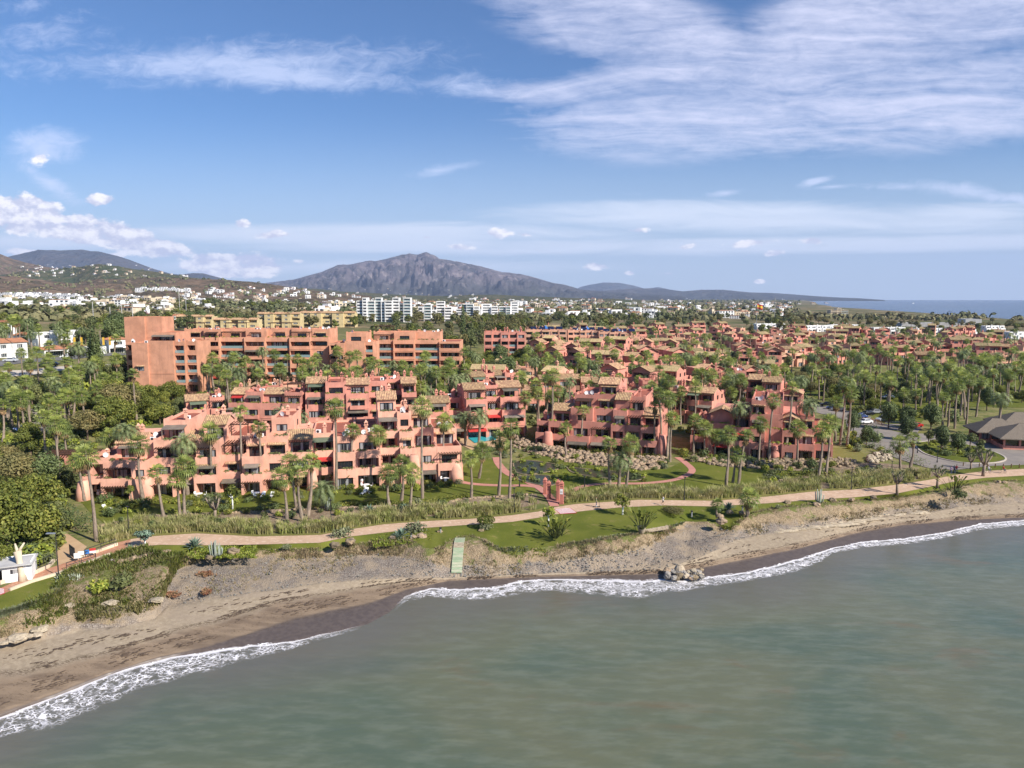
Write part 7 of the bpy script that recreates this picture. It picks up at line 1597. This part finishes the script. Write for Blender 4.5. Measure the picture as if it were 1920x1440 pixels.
# ------------------------------------------------------------------ loungers, umbrellas
def lounger(px, py, rot, label, z=4.05):
    p = G(px, py); o = thing('sun_lounger', label, 'sun lounger', p + Vector((0, 0, .05)), rot + math.pi * 0); b = MB(); b.box(-.33, .33, 0, 1.25, .28, .36); b.build('seat', 'fabric_white', o); b = MB()
    b.face([(-.33, 1.25, .3), (.33, 1.25, .3), (.33, 1.8, .85), (-.33, 1.8, .85)]); b.face([(-.33, 1.29, .26), (-.33, 1.84, .8), (.33, 1.84, .8), (.33, 1.29, .26)]); b.build('backrest', 'fabric_white', o)
    for x in (-.3, .26):
        for y in (.08, 1.2): b = MB(); b.box(x, x + .05, y, y + .05, 0, .28); b.build('leg', 'paint_white', o)
for px, py, r, l in [(491, 935, .1, 'white sun lounger on the lawn before the left block, left of the pair'), (506, 935, .0, 'white sun lounger on the lawn before the left block, right of the pair'), (677, 929, -.3, 'white sun lounger before the red-roofed block, left of the pair'), (695, 926, .6, 'white sun lounger before the red-roofed block, right of the pair'), (208, 957, 1.2, 'grey and white lounger alone on the leftmost lawn')]: lounger(px, py, r, l)
def parasol(p, label, mat='fabric_white', open_=False):
    o = thing('parasol', label, 'parasol', p); b = MB(); b.tube([(0, 0, 0), (0, 0, 2.4)], .03, 6); b.build('pole', 'metal', o); b = MB()
    b.tube([(0, 0, 2.0), (0, 0, 2.45)], [1.4, .05], 8) if open_ else b.tube([(0, 0, .9), (0, 0, 1.2), (0, 0, 2.4)], [.06, .16, .04], 8); b.build('canopy', mat, o)
# ------------------------------------------------------------------ green boards down the bank
from mathutils.bvhtree import BVHTree
o = thing('board_walk', 'green and tan striped boards laid down the bank to the beach', 'boardwalk', PZ(859, 1010, 3.9)); bt = []
for nm_ in ('beach', 'lawn'): me_ = bpy.data.objects[nm_].data; bt.append(BVHTree.FromPolygons([v.co for v in me_.vertices], [tuple(q.vertices) for q in me_.polygons]))
x_ = PZ(859, 1035, 3.2).x; ya, yb = PZ(859, 1009, 3.9).y, PZ(859, 1057, 2.6).y; zs = []
for k in range(23):
    y = ya + (yb - ya) * k / 22; c = [t_.ray_cast(Vector((x_ + dx_, y, 20)), Vector((0, 0, -1)))[0] for t_ in bt for dx_ in (-.7, 0, .7)]; zs.append(max([q.z for q in c if q] or [3.]))
zs = [max(zs[max(0, k - 1):k + 2]) + .1 for k in range(23)]
for k in range(22):
    y0, y1 = ya + (yb - ya) * k / 22, ya + (yb - ya) * (k + .88) / 22; z0, z1 = zs[k], zs[k] + (zs[k + 1] - zs[k]) * .88; m_ = MB(); L_ = []
    for x in (x_ - .78, x_ + .78):
        for y, z in ((y0, z0), (y1, z1)):
            for dz_ in (0, -.16): L_.append(Vector((x, y, z + dz_)) - o.location)
    for q in ((0, 2, 6, 4), (2, 3, 7, 6), (0, 1, 3, 2), (4, 6, 7, 5), (0, 4, 5, 1)): m_.face([L_[i_] for i_ in q])
    m_.build('board', 'greenboard' if not 6 <= k <= 9 else 'rockpale', o)
# ------------------------------------------------------------------ people
def person(px, py, label, shirt, trousers, pose='walk', rot=0.0, h=1.74, z=4.04, hairm='hair', p=None):
    """one continuous skinned body; colours change at neckline, cuffs and waist"""
    p = p or PZ(px, py, z); st = {'walk': .30, 'stand': .06, 'run': .42, 'ride': .0, 'sit': .0}[pose]; V = []; E = []; Rr = []
    def add(co, r, par=None): V.append(co); Rr.append(r); E.append((par, len(V) - 1)) if par is not None else None; return len(V) - 1
    pel = add((0, 0, .94), (.15, .11)); ch = add((0, .02, 1.22), (.15, .105), pel); sh_ = add((0, .03, 1.40), (.13, .09), ch); nk = add((0, .02, 1.50), (.052, .052), sh_); hd = add((0, -.01, 1.60), (.085, .095), nk); add((0, -.01, 1.70), (.075, .085), hd); add((0, -.10, 1.60), (.02, .02), hd)
    for sg in (-1, 1):
        k = st * sg; hip = add((.10 * sg, 0, .88), (.095, .09), pel)
        if pose == 'ride': kn = add((.12 * sg, -.38, .78 + .12 * sg), (.065, .065), hip); an = add((.12 * sg, -.24, .36 + .14 * sg), (.042, .042), kn); add((.12 * sg, -.40, .32 + .14 * sg), (.035, .03), an)
        else: kn = add((.11 * sg, -k * .55 - .03, .49), (.065, .065), hip); an = add((.11 * sg, -k - (.0 if k > 0 else -.08), .09 + (.08 if k < 0 and st > .2 else 0)), (.042, .042), kn); add((.12 * sg, -k - .15, .05 + (.04 if k < 0 and st > .2 else 0)), (.04, .03), an)
        s = add((.19 * sg, .03, 1.38), (.06, .055), sh_); a = -k * .8
        if pose == 'ride': el = add((.26 * sg, -.18, 1.18), (.042, .042), s); wr = add((.22 * sg, -.42, 1.05), (.03, .03), el)
        elif pose == 'run': el = add((.27 * sg, .10 + a * .4, 1.14), (.042, .042), s); wr = add((.22 * sg, -.14 + a * .5, 1.16), (.03, .03), el)
        else: el = add((.25 * sg, .04 - a * .35, 1.12), (.042, .042), s); wr = add((.26 * sg, -.04 - a * .8, .88), (.03, .03), el)
        d = (Vector(V[wr]) - Vector(V[el])).normalized(); w = Vector(V[wr]); hn = add(tuple(w + d * .07), (.032, .02), wr)
        for f in range(4): add(tuple(w + d * (.145 + .012 * (1 - abs(f - 1.3))) + Vector((0, (f - 1.5) * .018, 0))), (.009, .009), hn)
        add(tuple(w + d * .09 + Vector((0, -.045, 0))), (.01, .01), hn)
    me = bpy.data.meshes.new('body'); me.from_pydata(V, E, []); me.update(); t = bpy.data.objects.new('t', me); COL.objects.link(t); m_ = t.modifiers.new('s', 'SKIN'); t.modifiers.new('u', 'SUBSURF').levels = 1
    for i, sv_ in enumerate(me.skin_vertices[0].data): sv_.radius = Rr[i]; sv_.use_root = (i == 0)
    dg = bpy.context.evaluated_depsgraph_get(); nm = bpy.data.meshes.new_from_object(t.evaluated_get(dg)); bpy.data.objects.remove(t); nm.name = 'body'
    nm.materials.clear()
    for x in ('skin', shirt, trousers, 'cloth_white'): nm.materials.append(MATS[x])
    for f in nm.polygons:
        c = f.center; r_ = abs(c.x); f.use_smooth = True
        f.material_index = 1 if (.93 < c.z < 1.47 and (r_ < .24 or c.z > 1.2) and not (pose != 'ride' and r_ > .24 and c.z < 1.2)) else 2 if (c.z <= .93 and r_ < .2 and c.z > (.13 if trousers != 'cloth_black' else .5)) else 3 if c.z <= .13 else 0
    o = thing('person', label, 'person', p, rot); s = h / 1.76; o.scale = (s, s, s); mk('body', nm, o)
    b = MB(); b.blob((0, .02, 1.70), (.10, .115, .085), 3, 6, 8, .08); b.build('hair', hairm, o, True); return o
person(1243, 947, 'person running on the promenade in a white top and dark shorts', 'cloth_white', 'cloth_black', 'run', -1.2)
rd = person(1118, 951, 'person in an olive top riding a kick scooter by the crossing', 'cloth_olive', 'cloth_blue', 'stand', 1.7); rd.location.z += .16
o = thing('kick_scooter', 'dark electric kick scooter under the rider in the olive top', 'scooter', rd.location - Vector((0, 0, .16)), 1.7); b = MB(); b.box(-.09, .09, -.5, .45, .10, .15); b.build('deck', 'dark_metal', o); b = MB(); b.tube([(0, -.58, .12), (0, -.50, 1.12)], .03, 6); b.tube([(-.26, -.5, 1.1), (.26, -.5, 1.1)], .025, 6); b.build('handlebar', 'dark_metal', o)
for y in (-.6, .52): b = MB(); b.tube([(-.03, y, .11), (.03, y, .11)], .11, 12); b.build('wheel', 'rubber', o)
person(1783, 889, 'person walking in a mauve top, left of the trio near the dragon tree', 'cloth_mauve', 'cloth_blue', 'walk', 2.6); person(1789, 888, 'person walking in a dark top, middle of the trio near the dragon tree', 'cloth_blue', 'cloth_blue', 'walk', 2.6); person(1793, 886, 'person in red beside the two walkers near the dragon tree', 'red', 'cloth_blue', 'walk', 2.7)
person(0, 0, 'person in a white shirt standing on the ground-floor terrace of the red-roofed block', 'cloth_white', 'red', 'stand', .3, p=G(679, 912) + Vector((0, 0, .05))); person(12, 1082, 'person in red sitting area clothes beside the kiosk door', 'red', 'red', 'stand', .5, z=4.05)
def bicycle(px, py, rot, label, mat):
    o = thing('bicycle', label, 'bicycle', PZ(px, py, 4.05), rot); b = MB()
    b.tube([(0, -.55, .34), (0, -.38, .88)], .022, 5); b.tube([(0, -.42, .78), (0, .02, .32), (0, .22, .82), (0, -.42, .8)], .02, 5, cap=False); b.tube([(0, .02, .32), (0, .52, .34), (0, .2, .74)], .016, 5); b.build('frame', mat, o)
    for y in (-.55, .52):
        w_ = MB(); n = 20; w_.tube([(0, y + .33 * math.cos(6.2832 * k / n), .34 + .33 * math.sin(6.2832 * k / n)) for k in range(n + 1)], .022, 5, cap=False)
        for k in range(8): w_.tube([(0, y, .34), (0, y + .32 * math.cos(.785 * k), .34 + .32 * math.sin(.785 * k))], .006, 3)
        w_.build('wheel', 'rubber', o)
    b = MB(); b.tube([(-.26, -.36, .98), (0, -.38, .92), (.26, -.36, .98)], .016, 5); b.build('handlebar', 'dark_metal', o); b = MB(); b.box(-.07, .07, .12, .36, .84, .9); b.build('saddle', 'rubber', o); return o
for px, l1, l2, sh in [(1851, 'white bicycle behind the leaning dragon tree', 'cyclist in a white top behind the leaning dragon tree', 'cloth_white'), (1879, 'dark bicycle right of the leaning dragon tree', 'cyclist in a red top right of the leaning dragon tree', 'red')]:
    bk = bicycle(px, 887, 1.45, l1, 'paint_white' if px < 1860 else 'dark_metal'); q = person(0, 0, l2, sh, 'cloth_blue', 'ride', 1.45, p=bk.location + Vector((.2, 0, -.0)))
# ------------------------------------------------------------------ cars
def car_proto(col):
    o = mk('parked_car', None); b = MB(); prof = [(-2.1, .35), (-2.15, .62), (-1.95, .82), (-1.1, .92), (-.55, 1.36), (.85, 1.42), (1.65, .98), (2.08, .92), (2.12, .45), (2.05, .3)]
    for (x0, z0), (x1, z1) in zip(prof, prof[1:]):
        i0, i1 = (.72 if z0 > 1.1 else .88), (.72 if z1 > 1.1 else .88); b.face([(x0, -i0, z0), (x1, -i1, z1), (x1, i1, z1), (x0, i0, z0)])
    for s_ in (-1, 1):
        lo_ = [(x, s_ * .88, z) for x, z in prof if z <= .99]; b.face(lo_[::s_]); b.face([(-1.1, s_ * .88, .92), (1.65, s_ * .88, .98), (.85, s_ * .72, 1.42), (-.55, s_ * .72, 1.36)][::s_])
    b.face([(-2.1, -.88, .35), (-2.1, .88, .35), (2.05, .88, .3), (2.05, -.88, .3)]); b.build('body', col, o); g_ = MB()
    for s_ in (-1, 1): g_.face([(-.9, s_ * .872, .98), (1.35, s_ * .872, 1.0), (.78, s_ * .752, 1.34), (-.5, s_ * .757, 1.3)][::s_])
    g_.face([(-1.03, -.78, .99), (-1.03, .78, .99), (-.6, .68, 1.335), (-.6, -.68, 1.335)]); g_.face([(1.56, -.78, 1.05), (.93, -.68, 1.40), (.93, .68, 1.40), (1.56, .78, 1.05)]); 
    for v in range(len(g_.v)): x, y, z = g_.v[v]; g_.v[v] = (x * 1.01, y * 1.012, z + .012)
    g_.build('window', 'car_glass', o)
    for x in (-1.35, 1.35):
        for y in (-.88, .7): w_ = MB(); w_.tube([(x, y, .32), (x, y + .19, .32)], .32, 14); w_.build('wheel', 'rubber', o)
    for y in (-.62, .62): l = MB(); l.box(-2.17, -2.1, y - .17, y + .17, .6, .74); l.build('headlight', 'paint_white', o)
    return o
CP = {c: car_proto(c) for c in ('car_white', 'car_blue', 'car_black', 'car_grey', 'car_red', 'car_silver')}; cu_ = set()
def car(px, py, rot, col, label):
    p = G(px, py) + Vector((0, 0, .17))
    if col in cu_: o = dup(CP[col], p, rot)
    else: o = CP[col]; cu_.add(col); o.location = p; o.rotation_euler = (0, 0, rot)
    return tag(o, label, 'car', 'parked cars')
for px, py, r, c, l in [(1612, 785, .1, 'car_blue', 'blue car nearest the round dark tree in the car park'), (1626, 779, .15, 'car_black', 'dark car behind the blue car in the car park'), (1640, 776, .15, 'car_grey', 'grey car beside the dark car in the car park'), (1655, 790, .4, 'car_silver', 'silver car hood-out at the car park hedge'), (1666, 783, .3, 'car_white', 'white car at the right end of the parked row'), (1622, 795, .3, 'car_white', 'white car half hidden behind the red hedge'), (1550, 762, -.5, 'car_black', 'black car at the far left of the car park lane'), (1562, 768, -.5, 'car_blue', 'blue car at the left of the car park lane'), (1572, 771, -.4, 'car_grey', 'grey car in the car park lane below the palms'), (1715, 802, .2, 'car_red', 'red car under the bare tree near the restaurant'),
        (20, 679, .2, 'car_silver', 'silver car on the main road at the far left'), (125, 672, .2, 'car_white', 'white car on the main road before the arched gate'), (165, 668, .2, 'car_grey', 'grey car on the main road before the cypresses'), (84, 688, .2, 'car_black', 'black car on the lower lane, left one'), (98, 687, .2, 'car_black', 'black car on the lower lane, right one'), (45, 808, 1.0, 'car_blue', 'blue car on the curving road at the left'), (1835, 690, .1, 'car_white', 'white van-like car behind the far palms'), (1665, 748, .2, 'car_silver', 'silver car behind the lawn palms')]: car(px, py, r, c, l)
# ------------------------------------------------------------------ restaurant with thatched roofs
def pavilion(px, py, w, d, rot, label, n=1):
    p = G(px, py); o = thing('restaurant_pavilion', label, 'restaurant', p, rot); b = MB(); b.box(-w / 2, w / 2, -d / 2, -d / 2 + .3, -.4, 1.0); b.box(-w / 2, w / 2, d / 2 - .3, d / 2, -.4, 3.2); b.box(-w / 2, -w / 2 + .3, -d / 2 + .3, d / 2 - .3, -.4, 1.0); b.box(w / 2 - .3, w / 2, -d / 2 + .3, d / 2 - .3, -.4, 3.2)
    for i in range(5): x = -w / 2 + .02 + (w - .44) * i / 4; b.box(x, x + .4, -d / 2 + .02, -d / 2 + .42, 1.0, 3.2)
    b.build('wall', 'rose', o); g_ = MB(); g_.box(-w / 2 + .3, w / 2 - .3, -d / 2 + .5, -d / 2 + .55, 1.0, 3.1); g_.build('window', 'glass', o)
    t = MB(); L_ = 4
    for k in range(L_):
        q0, q1 = k / L_, (k + 1.12) / L_; z0, z1 = 2.9 + 2.9 * q0, 3.0 + 2.9 * min(1, q1); s0, s1 = 1 - q0, max(.02, 1 - q1); W_, D_ = w / 2 + 1.2, d / 2 + 1.2; rg_ = max(0, (w - d) / 2)
        e0 = [(-rg_ - (W_ - rg_) * s0, -D_ * s0), (rg_ + (W_ - rg_) * s0, -D_ * s0), (rg_ + (W_ - rg_) * s0, D_ * s0), (-rg_ - (W_ - rg_) * s0, D_ * s0)]; e1 = [(-rg_ - (W_ - rg_) * s1, -D_ * s1), (rg_ + (W_ - rg_) * s1, -D_ * s1), (rg_ + (W_ - rg_) * s1, D_ * s1), (-rg_ - (W_ - rg_) * s1, D_ * s1)]
        for j in range(4): a, c = e0[j], e0[(j + 1) % 4]; a1, c1 = e1[j], e1[(j + 1) % 4]; t.face([(*a, z0), (*c, z0), (*c1, z1), (*a1, z1)]); t.face([(*a, z0 - .22), (*c, z0 - .22), (*c, z0), (*a, z0)])
    t.build('roof', 'thatch', o); return o
pavilion(1866, 826, 10, 8, -.25, 'thatched restaurant pavilion at the right edge, left roof'); pavilion(1925, 838, 14, 10, -.25, 'thatched restaurant pavilion cut by the right edge'); pavilion(1908, 812, 11, 9, -.2, 'thatched restaurant pavilion behind the other two')
# ------------------------------------------------------------------ rose pergola court at the left
o = thing('pergola_court', 'rose walled court with a dark pergola on the left edge of the resort', 'building', G(62, 892), .12); b = MB(); b.box(0, 14, 0, .35, -1, 1.6); b.box(0, .35, .35, 9, -1, 3.4); b.box(13.6, 14, .35, 9, -1, 2.6); b.box(.35, 13.6, 8.7, 9, -1, 3.4)
for x in (0.4, 4.5, 9): b.box(x, x + .8, 4, 4.8, 0, 3.6)
b.build('wall', 'rose', o); b = MB(); b.face([(.35, .35, .05), (13.6, .35, .05), (13.6, 8.7, .05), (.35, 8.7, .05)]); b.build('floor', 'terracotta', o); b = MB()
for i in range(18): b.box(.2 + i * .6, .35 + i * .6, 3.2, 8.9, 3.62, 3.8)
b.box(.2, 11, 3.9, 4.1, 3.42, 3.61); b.build('pergola', 'wood', o)
# ------------------------------------------------------------------ banners, flag, masts
for px, py, l in [(139, 668, 'yellow banner on a pole before the arched gate, leftmost'), (152, 666, 'yellow banner on a pole right of the leftmost one'), (193, 664, 'yellow banner beside the white tower house, left'), (205, 662, 'yellow banner beside the white tower house, right')]:
    p = G(px, py); o = thing('banner', l, 'banner', p); h = zat(p.y, 632) - p.z; b = MB(); b.tube([(0, 0, 0), (0, 0, h)], .07, 6); b.build('pole', 'metal', o); b = MB(); b.box(.08, 1.0, -.01, .02, h - 3.4, h - .1); b.build('flag_cloth', 'gold', o)
p = G(1418, 622); o = thing('flag_pole', 'red and yellow national flag flying above the trees', 'flag', p); h = zat(p.y, 569) - p.z; b = MB(); b.tube([(0, 0, 0), (0, 0, h)], [.25, .12], 6); b.build('pole', 'metal', o); k = 5.5
for j, (mt_, z0, z1) in enumerate([('red', 0, .28), ('gold', .28, .72), ('red', .72, 1)]):
    b = MB(); n = 10; H_ = 4.6
    for i in range(n):
        x0, x1 = k * i / n, k * (i + 1) / n; f = lambda x: (x, .5 * math.sin(x * 1.3), -x * .28); a, c = f(x0), f(x1)
        b.face([(a[0], a[1], h - .2 - H_ * z1 + a[2]), (c[0], c[1], h - .2 - H_ * z1 + c[2]), (c[0], c[1], h - .2 - H_ * z0 + c[2]), (a[0], a[1], h - .2 - H_ * z0 + a[2])])
    b.build('flag_stripe', mt_, o)
for i, (px, py, t_) in enumerate([(176, 610, 566), (208, 612, 576), (230, 612, 572), (250, 612, 568), (338, 600, 540), (350, 598, 545), (1452, 600, 558)]):
    p = G(px, py); b = MB(); b.tube([(0, 0, 0), (0, 0, max(4, zat(p.y, t_) - p.z))], .25, 6); tag(b.build('mast', 'greywall', None, loc=p), 'thin grey mast above the trees, %s from the left' % ordn(i), 'mast', 'thin masts')
b = MB(); b.blob((0, 0, 1.0), (.7, .5, 1.0), 2, 7, 8, .3); b.blob((.2, 0, 2.2), (.35, .35, .5), 3, 6, 8, .1); b.blob((-.8, 0, .9), (.6, .3, .3), 4, 5, 7, .1); q = Vector(((285 - 960) / F / cp * 238, 238, 0)); tag(b.build('statue', 'paint_white', None, True, loc=(q.x, q.y, H(q.x, q.y) + 7 * FH + .6)), 'white statue on the roof of the left orange tower', 'statue')
boat = MB(); boat.tube([(-9, 0, .5), (-6, 0, .9), (6, 0, .9), (9, 0, .8)], [.4, 2, 2, 1.6], 8); boat.box(-2, 5, -1.4, 1.4, 2.0, 4.2); tag(boat.build('motor_boat', 'paint_white', None, loc=PZ(1712, 569, 0)), 'tiny white boat on the far sea', 'boat')
# terrace furniture seen in the openings of the two left blocks
def dining(p, rot, label):
    o = thing('dining_table', label, 'table', p, rot); b = MB(); b.tube([(0, 0, .72), (0, 0, .76)], .65, 14); b.build('table_top', 'fabric_white', o); b = MB(); b.tube([(0, 0, .02), (0, 0, .72)], .06, 6); b.build('leg', 'metal', o)
def bchair(p, rot, label, mat='fabric_white'):
    o = thing('terrace_chair', label, 'chair', p, rot); b = MB(); b.box(-.24, .24, -.24, .24, .42, .48); b.build('seat', mat, o); b = MB(); b.box(-.24, .24, .2, .25, .48, .95); b.build('backrest', mat, o)
    for x in (-.22, .17):
        for y in (-.22, .17): l = MB(); l.box(x, x + .05, y, y + .05, 0, .42); l.build('leg', 'metal', o)
for k, (px, py, w_) in enumerate([(198, 926, 'under the left block loggia'), (380, 929, 'on the red-canopied terrace of the left block'), (487, 927, 'behind the pair of loungers, left block'), (690, 912, 'on the terrace of the red-roofed block'), (838, 900, 'at the right end of the red-roofed block')]):
    p = G(px, py) + Vector((0, -1.5 if k else -1.2, .06)); dining(p, 0, 'round white table %s' % w_)
    for j in range(3): a = j * 2.1 + .5; bchair(p + Vector((math.cos(a) * 1.05, math.sin(a) * 1.05, 0)), a - math.pi / 2, 'chair at the round table %s, %s of three' % (w_, ordn(j)))
